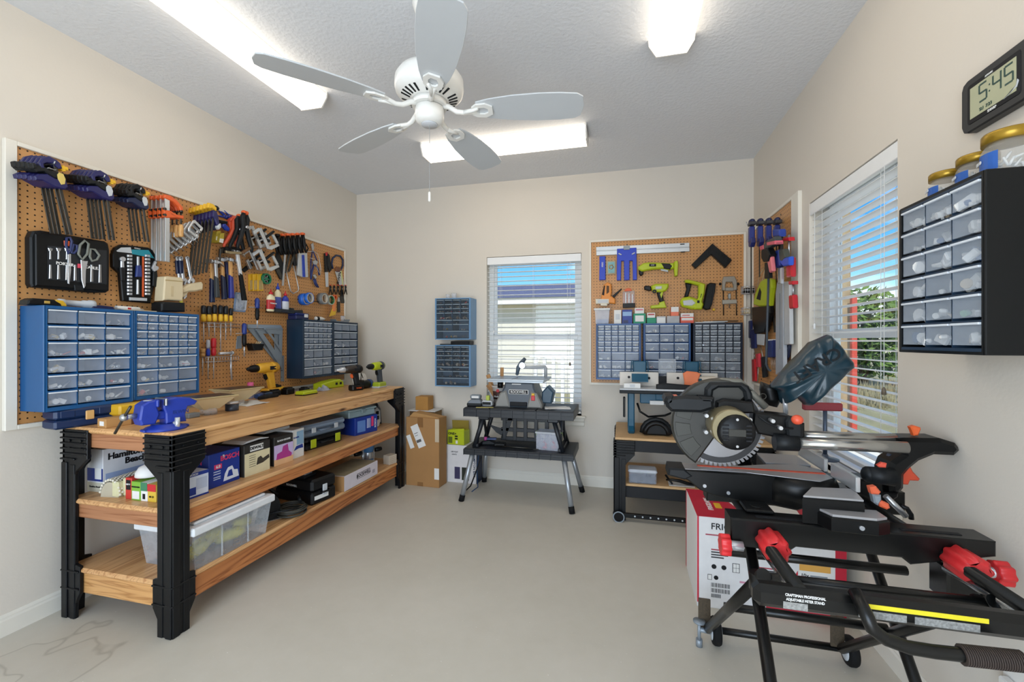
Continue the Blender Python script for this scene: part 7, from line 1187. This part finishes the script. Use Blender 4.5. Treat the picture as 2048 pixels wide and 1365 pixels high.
for x in (2.72, 3.10):
    M().box(g(x)-.05, g(x)+.05, .05, .07, hz(1.02), hz(1.115), .006).prism([(.0, hz(1.02)), (-.05, hz(.965)), (-.05, hz(.96)), (.05, hz(1.015))], g(x)-.06, g(x)+.06, plane='yz').build('blue_guard', TB, rt)
    for s_ in (-1, 1): M().tube([(g(x)+s_*.065, .04, hz(1.02)), (g(x)+s_*.06, .04, hz(1.115)), (g(x)+s_*.05, .04, hz(1.122)), (g(x)+s_*.045, .04, hz(1.02))], .004, 6).build('feather_spring', TB, rt)
M().box(g(2.86), g(2.99), .05, .056, hz(1.02), hz(1.135), .003).build('clear_guard', clear('#dfe6ee', .25), rt); M().box(g(2.86), g(2.92), .04, .07, hz(.922), hz(1.0)).build('bit_opening', INK, rt); M().prism([(g(2.83), hz(.922)), (g(2.83), hz(.955)), (g(2.9), hz(.965)), (g(3.13), hz(.95)), (g(3.13), hz(.922))], -.16, -.13, .004).build('front_guard', BLACK, rt)
r = thing('push_block', 'orange sculpted push block standing on the router table', 'push block', (3.09, -.42, .9225)); r.scale = (1.15, 1, 1.2); M().prism([(-.05, 0), (-.045, .035), (-.055, .09), (-.03, .105), (.03, .10), (.05, .09), (.035, .05), (.05, .015), (.045, 0)], -.02, .02, .006).build('block', pm('#ef8456', .5), r)
r = thing('small_box', 'small beige box standing behind the orange push block', 'box', (3.19, -.375, .9225)); M().box(-.065, .065, -.03, .02, 0, .085, .002).build('carton', pm('#d8cbb8', .6), r)
r = thing('paper_box', 'white paper box lying at the left end of the router table', 'box', (2.66, -.50, .9225)); M().box(-.06, .06, -.03, .03, 0, .035, .002).build('carton', PAPER, r); M().box(-.015, .02, -.0308, -.03, .008, .028).build('grey_print', LGREY, r)
r = thing('knee_pads', 'pair of black knee pads lying on the low corner bench', 'knee pads', (2.83, -.52, .5845)); 
for k, (o, s_) in enumerate(((0, 1), (.03, .82))): M().tube([(.10*s_*math.cos(a), -.05*k, .10*s_*math.sin(a)+.012) for a in [PI*j/8 for j in range(9)]], .018-.002*k, 8).build('pad', BLACK if k else BLK2, r)
M().prism([(.085*math.cos(PI*j/10), .085*math.sin(PI*j/10)+.004) for j in range(11)], -.04, .05, .01).build('shell', BLK2, r)
r = thing('sneaker', 'lilac shoe lying on the low corner bench beside the knee pads', 'shoe', (3.02, -.55, .5845)); M().box(-.075, .09, -.035, .035, 0, .018, .007).build('sole', WHITE, r); M().prism([(-.07, .018), (-.06, .055), (-.02, .06), (.03, .045), (.085, .022), (.086, .018)], -.032, .032, .010).build('upper', pm('#8f90c4', .7), r)
r = thing('food_container', 'clear lidded container of dark parts on the lower shelf of the corner bench', 'container', (2.73, -.58, .2525)); M().box(-.095, .095, -.06, .06, 0, .075, .008).build('tub', clear('#cdd6e6', .35, .2), r); M().box(-.10, .10, -.066, .066, .075, .10, .010).build('lid', clear('#dfe6f0', .8, .3), r); M().box(-.085, .085, -.05, .05, .003, .04, .006).build('dark_parts', pm('#1d2433', .6, var=.5, scale=60), r)
r = thing('hand_tool', 'black handled tool lying on white paper on the lower corner shelf', 'tool', (2.98, -.58, .2525)); M().box(-.07, .10, -.05, .05, 0, .002).build('paper', PAPER, r); M().tube([(-.09, -.03, .035), (-.05, -.04, .04), (.0, -.035, .035), (.05, -.03, .02), (.11, -.03, .015)], [.006, .009, .012, .012, .008], 8).build('handle', BLACK, r); M().tube([(-.09, .0, .06), (-.05, -.05, .015)], .007, 7).build('lever', BLACK, r)
# ================================================================ miter saw on its folding stand, right foreground
def PY(cr, Y, pts, o): return [((lambda q: (q.x-o.x, q.z-o.z))(on(*cr(*a), 'y', Y))) for a in pts]
sd_ = thing('saw_stand', 'black folding miter saw stand with red knobs and wheels, right foreground', 'saw stand', (3.2, -2.3, 0)); so = Vector((3.2, -2.3, 0)); W3 = lambda x, y, z: (x-3.2, y+2.3, z)
STM = pm('#0c0d0d', .32, .2, var=.25, scale=14); RK = pm('#d02a2e', .38, var=.08)
def knob(p0, p1, r0, par, mat=RK, lob=8):
    p0, p1 = Vector(p0), Vector(p1); d = p1-p0; L_ = d.length; m = M(); q = d.to_track_quat('Z', 'Y').to_matrix().to_4x4(); m.T = Matrix.Translation(p0) @ q; n = lob*6; pl_ = [((r0*(1+.09*math.cos(lob*2*PI*i/n)))*math.cos(2*PI*i/n), (r0*(1+.09*math.cos(lob*2*PI*i/n)))*math.sin(2*PI*i/n)) for i in range(n)]
    return m.prism(pl_, 0, L_, L_*.10, plane='xy', smooth=True).build('knob', mat, par)
CHR = pm('#8f9294', .22, .9, var=.1); TUBES = (2.99, 3.44)
for x in TUBES:
    t_ = M().cyl(W3(x, -2.74, .69), W3(x, -1.88, .69), .016, n=16).build('slide_tube', CHR if False else STM, sd_); knob(W3(x+.015, -2.545, .69), W3(x+.015, -2.455, .69), .034, t_)
    M().cyl(W3(x+.004, -2.70, .668), W3(x+.004, -2.45, .655), .013, n=12).build('chrome_rail', CHR, t_)
br = M().prism([(2.905-3.2, .655), (2.905-3.2, .74), (3.55-3.2, .74), (3.55-3.2, .70), (3.40-3.2, .665), (3.36-3.2, .655), (3.34-3.2, .672), (3.08-3.2, .672), (3.06-3.2, .655)], -.155, -.07, .004).build('mounting_bracket', STM, sd_)
M().box(-.22, .02, -.13, -.115, .7395, .7415).build('bracket_slot', INK, br); M().box(.15, .29, -.13, -.115, .7395, .7415).build('bracket_slot', INK, br)
M().prism([(2.905-3.2, .655), (2.905-3.2, .74), (3.55-3.2, .74), (3.55-3.2, .66)], .23, .31, .004).build('mounting_bracket', STM, sd_)
for x0, x1, xs in ((2.872, 2.90, 2.895), (3.53, 3.565, 3.53)): knob(W3(x0, -2.47, .665), W3(x1, -2.47, .665), .030, br); M().cyl(W3(xs-.02, -2.47, .665), W3(xs+.04, -2.47, .665), .014, n=12).build('knob_shaft', CHROME, br)
bm_ = M().box(2.89-3.2, 3.46-3.2, -.455, -.41, .645, .698, .014).build('label_beam', STM, sd_)
M().box(3.10-3.2, 3.335-3.2, -.4562, -.455, .678, .688).build('yellow_stripe', pm('#e6d62a', .45), bm_); text('CRAFTSMAN PROFESSIONAL', .0085, PAPER, bm_, (2.995-3.2, -.4558, .686), bold=.02, sx=.75); text('ADJUSTABLE MITER STAND', .0085, PAPER, bm_, (2.995-3.2, -.4558, .676), bold=.02, sx=.75)
WT = pm('#8d8d8a', .6, var=.8, scale=220)
for a, b, z_ in ((3.10, 3.19, .665), (3.205, 3.32, .665), (2.95, 3.0, .662)): M().box(a-3.2, b-3.2, -.4562, -.455, z_-.008, z_+.008).build('warning_label', WT, bm_)
hp = [on(*cM(*a), 'y', -2.80) for a in ((1085, 975), (1090, 1040), (1110, 1095), (1180, 1150), (1290, 1190), (1420, 1212), (1560, 1228), (1720, 1245), (1870, 1262))]; hp[0].y = -2.75
M().tube([tuple(p_-so) for p_ in hp], .0135, 12).build('lift_handle', STM, sd_); g0, g1 = hp[6]-so, hp[8]-so; gr = M(); n = 26
for i in range(n): a = g0.lerp(g1, i/n); b = g0.lerp(g1, (i+.62)/n); gr.cyl(tuple(a), tuple(b), .020, n=14); gr.cyl(tuple(b), tuple(g0.lerp(g1, (i+1)/n)), .0175, n=14)
gr.build('ribbed_grip', pm('#3a2f2a', .7), sd_)
for x in TUBES:
    lx = 2.935 if x < 3.2 else 3.42
    M().cyl(W3(lx, -1.92, .07), W3(lx+.01, -2.63, .665), .017, n=14).build('leg', STM, sd_)
    M().cyl(W3(lx+.03, -2.42 if x < 3.2 else -2.02, .66 if x < 3.2 else .56), W3(lx+.01, -2.975 if x < 3.2 else -2.58, .0), .016, n=14).build('leg', STM, sd_)
    w_ = M().lathe([(.03, -.018), (.05, -.016), (.055, -.008), (.055, .008), (.05, .016), (.03, .018)], 26, W3(lx+.035, -1.9, .056), 'x').build('wheel', RUB, sd_); M().lathe([(.001, -.021), (.02, -.022), (.036, -.019), (.037, .019), (.02, .022), (.001, .021)], 22, W3(lx+.035, -1.9, .056), 'x').build('hub', LGREY, w_)
    M().box(lx-3.2-.035, lx-3.2+.012, .385, .395, .07, .19, .002).build('grip_plate', pm('#4a3f30', .8, var=.6, scale=150), sd_)
    M().cyl(W3(lx+.005, -2.60, .655), W3(lx+.005, -2.60, .61), .022, n=12).build('leg_bracket', STM, sd_)
for y, z_, r_ in ((-2.3, .57, .014), (-2.2, .33, .014), (-1.9, .06, .014), (-2.62, .655, .013)): M().cyl(W3(2.94, y, z_), W3(3.43, y, z_), r_, n=12).build('cross_bar', STM, sd_)
M().cyl(W3(2.90, -1.93, .015), W3(2.90, -1.93, .10), .007, n=10).lathe([(.024, .10), (.024, .106), (.001, .107)], 18, W3(2.90, -1.93, 0)).cyl(W3(2.90, -1.93, .0), W3(2.90, -1.93, .03), .013, n=12).cyl(W3(2.90, -1.93, .07), W3(2.945, -1.92, .06), .010, n=10).build('levelling_foot', GREY, sd_)
M().box(3.44-3.2, 3.52-3.2, -.16, -.08, .56, .66, .006).build('latch_block', STM, sd_)
# ---------------------------------------------------------------- the saw
ms = thing('miter_saw', 'large black sliding miter saw with a dust bag, mounted on the folding stand', 'miter saw', (3.1, -2.2, .7415)); mo = Vector((3.1, -2.2, .7415)); V3 = lambda x, y, z: (x-3.1, y+2.2, z-.7415)
SBK = pm('#0a0b0c', .36, var=.25, scale=25, bump=.05); TOPG = pm('#a9a8aa', .35, .4, var=.08); BRZ = pm('#8a7f62', .35, .5, var=.12); BGR = pm('#2b2a25', .4, var=.2)
arm = M().prism([(-.352, .068), (-.345, .0815), (.10, .0815), (.12, .0), (.05, -.03), (-.02, -.02), (-.14, -.012), (-.21, .0), (-.25, .014), (-.29, .045), (-.33, .055)], -.062, .03, .005).build('miter_arm', SBK, ms); M().prism([(-.356, .058), (-.352, .084), (-.30, .0845), (-.27, .06), (-.30, .046)], -.066, .034, .006).build('arm_grip', BLK2, ms)
for x_, z_ in ((-.235, .03), (-.16, .012)): M().cyl((x_, -.0645, z_), (x_, -.06, z_), .006, n=10).build('cap_screw', CHROME, ms)
M().prism([(-.34, -.06), (-.25, -.055), (-.10, -.05), (.0, -.075), (.10, -.10), (.155, -.05), (.155, .05), (.10, .10), (.0, .075), (-.10, .03), (-.25, .022), (-.34, .02)], .0815, .0835, .0004, plane='xy').build('table_insert', TOPG, ms); M().box(-.25, .15, -.012, .004, .0835, .085).build('kerf_plate', pm('#d8502e', .5), ms)
M().lathe([(.115, .0), (.115, .055), (.105, .081), (.0005, .081)], 40, (.07, 0, 0)).build('turntable', SBK, ms)
for P0 in ([(-.005, -.255), (.05, -.165), (.17, -.15), (.15, -.255)], [(.0, .10), (.01, .25), (.15, .25), (.15, .10)]):
    M().prism(P0, .0, .077, .004, plane='xy').build('base_wing', SBK, ms); cx_, cy_ = sum(q[0] for q in P0)/4, sum(q[1] for q in P0)/4; M().prism([(cx_+(x-cx_)*.97, cy_+(y-cy_)*.97) for x, y in P0], .077, .083, .001, plane='xy').build('wing_top', TOPG, ms)
    y0, y1 = (-.19, -.025) if P0[0][1] < 0 else (.02, .25); M().box(.158, .170, y0, y1, .083, .128, .002).build('fence', ALU, ms)
M().prism([(.03, -.245), (.05, -.30), (.16, -.305), (.195, -.285), (.195, -.225), (.04, -.225)], .002, .042, .004, plane='xy').build('side_extension', SBK, ms); M().prism([(.035, -.245), (.055, -.295), (.158, -.30), (.19, -.282), (.19, -.23), (.045, -.23)], .042, .049, .001, plane='xy').build('extension_top', TOPG, ms); M().cyl((.12, -.303, .022), (.12, -.309, .022), .006, n=12).build('bolt', CHROME, ms)
for s_ in (-1, 1): M().cyl((-.10, s_*.16-.0, .0), (-.10, s_*.16, .012), .018, n=14).box(-.14, -.06, s_*.16-.04, s_*.16+.04, 0, .010, .003).build('base_foot', SBK, ms)
BC = Vector(V3(2.923, -2.2, .977)); R_ = .152; n = 60; tp = []
for i in range(n):
    a = 2*PI*i/n; tp += [(R_*math.cos(a), R_*math.sin(a)), (R_*math.cos(a+.055), R_*math.sin(a+.055)), ((R_-.014)*math.cos(a+.06), (R_-.014)*math.sin(a+.06)), ((R_-.010)*math.cos(a+.09), (R_-.010)*math.sin(a+.09))]
bl = M().at(tuple(BC)).prism(tp, -.0012, .0012).build('blade', pm('#9c9ca0', .3, .85, var=.05), ms); M().at(tuple(BC)).ring((0, -.0016, 0), .138, .118, .0032, 'y', 48).build('dark_rim', pm('#3a3a3c', .4, .5), bl)
gp = [(.162*math.cos(math.radians(a)), .162*math.sin(math.radians(a))) for a in range(50, 241, 10)]; gi = [(-.015, -.04), (.03, .05)]
M().at(tuple(BC)).prism(gp+gi, -.026, .024, .006).build('blade_guard', BGR, ms)
for a0, a1 in ((150, 172), (178, 200), (206, 230)): M().at(tuple(BC)).prism([(r_*math.cos(math.radians(a)), r_*math.sin(math.radians(a))) for r_, rng in ((.150, range(a0, a1+1, 4)), (.10, range(a1, a0-1, -4))) for a in rng], -.029, -.026, .001).build('guard_rib', pm('#35352f', .45), ms)
mc = on(*cK(985, 670), 'y', -2.355)-mo
mt_ = M().lathe([(.062, .14), (.064, .11), (.063, .03), (.060, .012)], 28, (mc.x-.010, mc.y, mc.z+.010), 'y').build('motor', BRZ, ms); M().lathe([(.0005, -.004), (.048, -.003), (.055, .004), (.060, .02), (.062, .03)], 28, (mc.x, mc.y, mc.z), 'y').build('motor_cap', BLACK, mt_)
M().box(mc.x-.026, mc.x+.026, mc.y-.006, mc.y-.003, mc.z-.012, mc.z+.012, .002).build('plate', BGR, mt_)
for k in range(5):
    for s_ in (-1, 1): M().box(mc.x+s_*.034-.009, mc.x+s_*.034+.009, mc.y-.0058, mc.y-.002, mc.z-.024+.012*k-.003, mc.z-.024+.012*k+.003, .001).build('vent_slat', INK, mt_)
for s_ in (-1, 1): M().lathe([(.004, -.0065), (.005, -.002)], 10, (mc.x, mc.y, mc.z+s_*.043), 'y').build('screw', CHROME, mt_)
P_ = lambda pts, Y=-2.22: PY(cN, Y, pts, mo)
M().prism(P_([(535, 690), (600, 665), (880, 690), (900, 800), (760, 800), (520, 790)]), -.06, .03, .006).build('head_housing', SBK, ms)
hd = P_([(425, 665), (430, 570), (480, 512), (790, 512), (850, 545), (885, 620), (888, 690), (820, 690), (800, 600), (760, 560), (560, 560), (510, 590), (500, 665)]); M().prism(hd, -.045, -.008, .008).build('carry_handle', BLK2, ms)
M().tube([(a, -.012, c_) for a, c_ in P_([(290, 640), (420, 560), (600, 500), (780, 510), (900, 620), (1040, 760)])], .012, 8).build('upper_guard_rim', pm('#77766e', .4, .4), ms)
M().prism(P_([(420, 640), (520, 545), (700, 530), (860, 620), (900, 690)]), .0, .03, .004).build('guard_top', pm('#45453c', .4), ms)
hl = P_([(60, 690), (100, 655), (250, 645), (520, 660), (530, 770), (400, 810), (110, 800), (60, 750)], -2.28); M().prism([(a, c_) for a, c_ in hl], -.085, -.055, .010).prism(P_([(40, 690), (60, 650), (130, 640), (150, 700), (120, 740), (60, 740)], -2.28), -.085, .03, .010).prism(P_([(380, 650), (530, 660), (530, 720), (400, 715)], -2.28), -.085, .03, .008).box(hl[0][0]+.02, hl[3][0], .01, .032, hl[0][1]-.028, hl[0][1]+.004, .008).build('trigger_handle', BLK2, ms); M().cb((hl[0][0]+.035, -.03, hl[1][1]-.006), (.02, .05, .014), .004).build('orange_trigger', pm('#d8735a', .5), ms)
M().prism(P_([(890, 790), (1250, 830), (1380, 900), (1380, 1040), (1240, 1050), (1130, 1040), (930, 1000), (880, 900)]), -.05, .03, .006).build('pivot_arm', SBK, ms)
pv = M().prism(P_([(1220, 890), (1250, 840), (1330, 850), (1375, 920), (1380, 1050), (1240, 1060)], -2.26), -.07, -.04, .006).build('pivot_block', BLK2, ms); oc = on(*cN(1338, 878), 'y', -2.27)-mo; M().ell(tuple(oc), (.018, .018, .016), 16, 10).build('orange_knob', pm('#e0583a', .4), pv)
for a, c_ in ((455, 840), (850, 865), (880, 880), (1102, 892), (450, 1000), (1178, 960)): q_ = on(*cN(a, c_), 'y', -2.285)-mo; M().lathe([(.006, -.004), (.007, 0), (.007, .03)], 10, tuple(q_), 'y').build('cap_screw', CHROME, ms)
q0 = [on(*cN(*a), 'y', -2.275)-mo for a in ((965, 850), (1050, 910), (1180, 965), (1300, 965))]; M().tube([tuple(a) for a in q0], .003, 6).build('cable', BLK2, ms)
a0, a1 = on(*cO(60, 235), 'y', -2.26)-mo, on(*cO(1300, 285), 'y', -2.26)-mo; M().cyl(tuple(a0), tuple(a1), .0185, n=20).build('slide_rail', pm('#b9b7b2', .22, .85), ms); M().cyl(tuple(a0+Vector((0, .06, .012))), tuple(a1+Vector((0, .06, .012))), .0185, n=20).build('slide_rail', pm('#b9b7b2', .22, .85), ms); M().cyl(tuple(a0+Vector((-.035, 0, 0))), tuple(a0+Vector((.035, 0, .001))), .027, n=20).build('rail_sleeve', BLK2, ms)
PO = lambda pts, Y=-2.26: PY(cO, Y, pts, mo)
M().prism(PO([(1270, 215), (1340, 210), (1720, 215), (1880, 265), (1915, 310), (1925, 345), (1870, 395), (1660, 385), (1500, 450), (1400, 530), (1340, 600), (1335, 740), (1290, 790), (1190, 780), (1160, 560), (1200, 460), (1320, 380)]), -.035, .06, .012).build('rear_bracket', SBK, ms)
M().prism(PO([(1450, 110), (1500, 95), (1560, 115), (1565, 135), (1535, 200), (1490, 205), (1470, 150)]), -.008, .016, .004).build('orange_wing_screw', ORANGE, ms); M().prism(PO([(1340, 610), (1430, 505), (1470, 580), (1545, 660), (1530, 680), (1440, 675), (1420, 720), (1350, 715)]), -.012, .012, .004).build('orange_lever', pm('#c9482a', .45), ms)
e0, e1 = on(*cO(900, 560), 'y', -2.28)-mo, on(*cO(1160, 590), 'y', -2.28)-mo; M().cyl(tuple(e0), tuple(e1), .025, .028, n=18).ell(tuple(e0), (.018, .025, .025), 14, 8).build('bevel_hub', BLK2, ms); M().prism(PO([(1050, 440), (1100, 345), (1250, 340), (1300, 390), (1200, 470)], -2.18), .0, .03, .008).build('bevel_scale', pm('#3a4456', .4), ms)
M().prism(PO([(870, 640), (1120, 670), (1130, 780), (1280, 790), (1280, 830), (1200, 890), (1000, 860), (850, 800)]), -.03, .06, .006).build('rear_base', SBK, ms)
M().prism(PO([(1000, 470), (1050, 440), (1100, 450), (1090, 495), (1020, 490)], -2.31), -.11, -.095, .003).build('orange_lever', pm('#d8503c', .45), ms)
for i, (pts, m_) in enumerate((([(915, 690), (980, 680), (1030, 740), (1010, 765), (935, 760)], pm('#d8603c', .45)), ([(1010, 850), (1040, 830), (1110, 860), (1125, 905), (1090, 920), (1020, 890)], pm('#d8603c', .45)), ([(940, 760), (1030, 770), (1035, 820), (1000, 880), (960, 850)], GREY))): M().prism(PO(pts, -2.42), -.225, -.20, .004).build('release_lever', m_, ms)
hs = [on(*cO(*a), 'y', -2.36)-mo for a in ((1080, 780), (1200, 900), (1290, 990))]; M().tube([tuple(a) for a in hs], .008, 8).build('hold_rod', STEEL, ms); q_ = [on(*cO(*a), 'y', -2.30)-mo for a in ((1230, 880), (1300, 910), (1340, 970), (1345, 1020))]; M().tube([tuple(a) for a in q_], .007, 8).build('power_cord', BLACK, ms)
# vertical hold-down clamp at the far fence
cl0 = Vector(V3(3.335, -1.99, .823)); M().lathe([(.045, 0), (.045, .004), (.012, .010), (.009, .02)], 24, tuple(cl0)).cyl(tuple(cl0+Vector((0, 0, .01))), tuple(cl0+Vector((0, 0, .19))), .007, n=10).build('hold_down_rod', pm('#5a6678', .4, .5), ms); M().box(cl0.x-.075, cl0.x+.055, cl0.y-.012, cl0.y+.012, cl0.z+.185, cl0.z+.215, .004).build('hold_down_arm', pm('#8a3038', .45), ms)
# dust bag
bg = on(*cN(1180, 690), 'y', -2.12); pts_ = [(1150, 600), (1080, 560), (1180, 420), (1480, 110), (1630, 45), (1700, 110), (1850, 310), (1860, 360), (1450, 740), (1400, 730), (1330, 660), (1220, 620), (1180, 720)]
pb = PY(cN, -2.14, pts_, mo); BGM = pm('#18313c', .28, var=.3, scale=14, bump=.9, bscale=16)
def bag():
    n = len(pb); cx_ = sum(a for a, _ in pb[2:11])/9; cz_ = sum(c_ for _, c_ in pb[2:11])/9; m = M(); V = []; F = []
    prof = ((.55, -.068), (.7, -.064), (.82, -.058), (.9, -.048), (.95, -.036), (1, 0), (.95, .036), (.9, .048), (.82, .058), (.7, .064), (.55, .068)); fine = []
    for i in range(n):
        a, b = pb[i], pb[(i+1) % n]
        for k in range(8): fine.append((a[0]+(b[0]-a[0])*k/8, a[1]+(b[1]-a[1])*k/8))
    n = len(fine)
    for s_, y in prof: V += [(cx_+(a-cx_)*s_, .06+y*(1+.10*math.sin(a*55+c_*38)+.08*math.sin(c_*90-a*30)), cz_+(c_-cz_)*s_) for a, c_ in fine]
    for j in range(len(prof)-1):
        for i in range(n): F.append((j*n+i, j*n+(i+1) % n, (j+1)*n+(i+1) % n, (j+1)*n+i))
    V += [(cx_, .06-.070, cz_), (cx_, .06+.070, cz_)]; a = len(V)-2
    F += [(i, (i+1) % n, a) for i in range(n)]+[((len(prof)-1)*n+i, (len(prof)-1)*n+(i+1) % n, a+1) for i in range(n)]
    return m.add(V, F, 0, True).build('dust_bag', BGM, ms)
bo = bag(); tc_ = PY(cN, -2.21, [(1510, 340)], mo)[0]; text('CRAFT', .055, pm('#0a1116', .5), bo, (tc_[0], -.0185, tc_[1]), (PI/2, -.62+PI, 0), bold=.02)
M().tube([tuple(on(*cN(*a), 'y', -2.14)-mo+Vector((0, .06, 0))) for a in ((1120, 760), (1140, 690), (1110, 600), (1130, 560))], [.026, .034, .03, .036], 12).build('dust_chute', SBK, ms); M().cyl(tuple(on(*cN(1225, 820), 'y', -2.16)-mo), tuple(on(*cN(1218, 620), 'y', -2.16)-mo), .008, n=10).build('bag_post', CHROME, ms); M().torus(tuple(on(*cN(1005, 650), 'y', -2.14)-mo), .010, .0018, 'y', 16, 6).build('bag_ring', DSTEEL, ms)
# ---------------------------------------------------------------- air conditioner carton under the saw
k = Cart('white and red air conditioner carton standing on the floor under the miter saw', (2.938, -1.635, 0), (3.556, -1.64, 0), .40, .432, pm('#e3e2e2', .5), name='carton', cat='carton', flaps=False); RB_ = pm('#c41e38', .45)
k.pan('red_top', 0, 1, 0, 1, RB_, 't', .001); k.pan('white_side', 0, 1, 0, 1, PAPER, 'l'); k.pan('red_edge', 0, .06, .0, 1, RB_, 'l', .0014); k.pan('red_edge', .93, 1, 0, 1, RB_); k.pan('red_edge', .48, 1, 0, .10, RB_); k.pan('red_edge', 0, .012, .05, 1, RB_)
k.tx('FRIGIDAIRE', .27, .90, .042, INK, bold=.005); k.tx('FRIGIDAIRE', .13, .45, .034, PAPER, 't', .01, rot=PI/2-.0); k.pan('yellow_mark', .17, .22, .32, .5, YEL, 't', .0016)
for x0, x1, z_, n_ in ((.06, .19, .80, 1), (.10, .22, .64, 4), (.36, .62, .50, 3), (.36, .60, .30, 4)):
    for j in range(n_): k.pan('text_line', x0, x1-(.03 if j % 2 else 0), z_-.028*j, z_-.028*j+.014, pm('#3c3b3e' if j else '#a84a58', .6))
for x in (.12, .19): k.body.data; M().lathe([(.011, -.0012), (.011, 0)], 16, (x*k.w, 0, .46*k.h), 'y').build('outlet_symbol', INK, k.r)
k.pan('window_symbol', .25, .30, .42, .52, INK); k.pan('window_symbol', .254, .274, .425, .468, PAPER, t=.0014); k.pan('window_symbol', .276, .296, .425, .468, PAPER, t=.0014); k.pan('window_symbol', .254, .274, .472, .515, PAPER, t=.0014); k.pan('window_symbol', .276, .296, .472, .515, PAPER, t=.0014)
for z0, z1, x1 in ((.235, .28, .235), (.175, .22, .235), (.12, .16, .17)):
    for j in range(18): k.pan('barcode', .10+(x1-.10)*j/18, .10+(x1-.10)*(j+(.35, .6, .45)[j % 3])/18, z0, z1, INK)
k.pan('certification', .075, .105, .31, .37, INK); k.pan('certification', .078, .102, .315, .365, PAPER, t=.0014); M().lathe([(.010, -.0012), (.010, 0)], 16, (.135*k.w, 0, .34*k.h), 'y').build('certification', INK, k.r); k.pan('pink_bar', .30, .40, .315, .335, pm('#c98aa0', .5))
k.pan('rating_panel', .70, .90, .12, .60, PAPER, t=.0012); k.pan('yellow_band', .70, .90, .53, .60, pm('#e0a850', .5), t=.0016)
for j, s_ in enumerate(('10x', '11x', '12x', '14x')): k.tx(s_, .735, .48-.075*j, .022, INK, bold=.015)
for j in range(4): k.pan('text_line', .77, .88, .475-.075*j, .49-.075*j, GREY, t=.0016)
M().prism([(.64*k.w, .38*k.h), (.69*k.w, .52*k.h), (.69*k.w, .36*k.h)], -.0014, 0).build('red_flash', RB_, k.r)
for j in range(6): k.pan('icon', .50+.05*j, .54+.05*j, .03, .085, PAPER, t=.0014)
r = thing('wall_outlet', 'white outlet cover with a plug low on the right wall', 'outlet', (RW, -2.42, .36), -PI/2); M().box(-.036, .036, -.006, 0, -.058, .058, .003).build('cover_plate', WHITE, r); M().box(-.016, .016, -.03, -.006, -.03, .0, .004).build('plug', WHITE, r)
r = thing('paper_sheets', 'white instruction sheets lying on top of the air conditioner carton', 'papers', (3.27, -1.45, .434)); M().at(rz=.25).box(-.13, .10, -.09, .08, 0, .003).build('sheet', PAPER, r); M().at(rz=-.1).box(-.08, .15, -.1, .07, .003, .0055).build('sheet', WHITE, r)
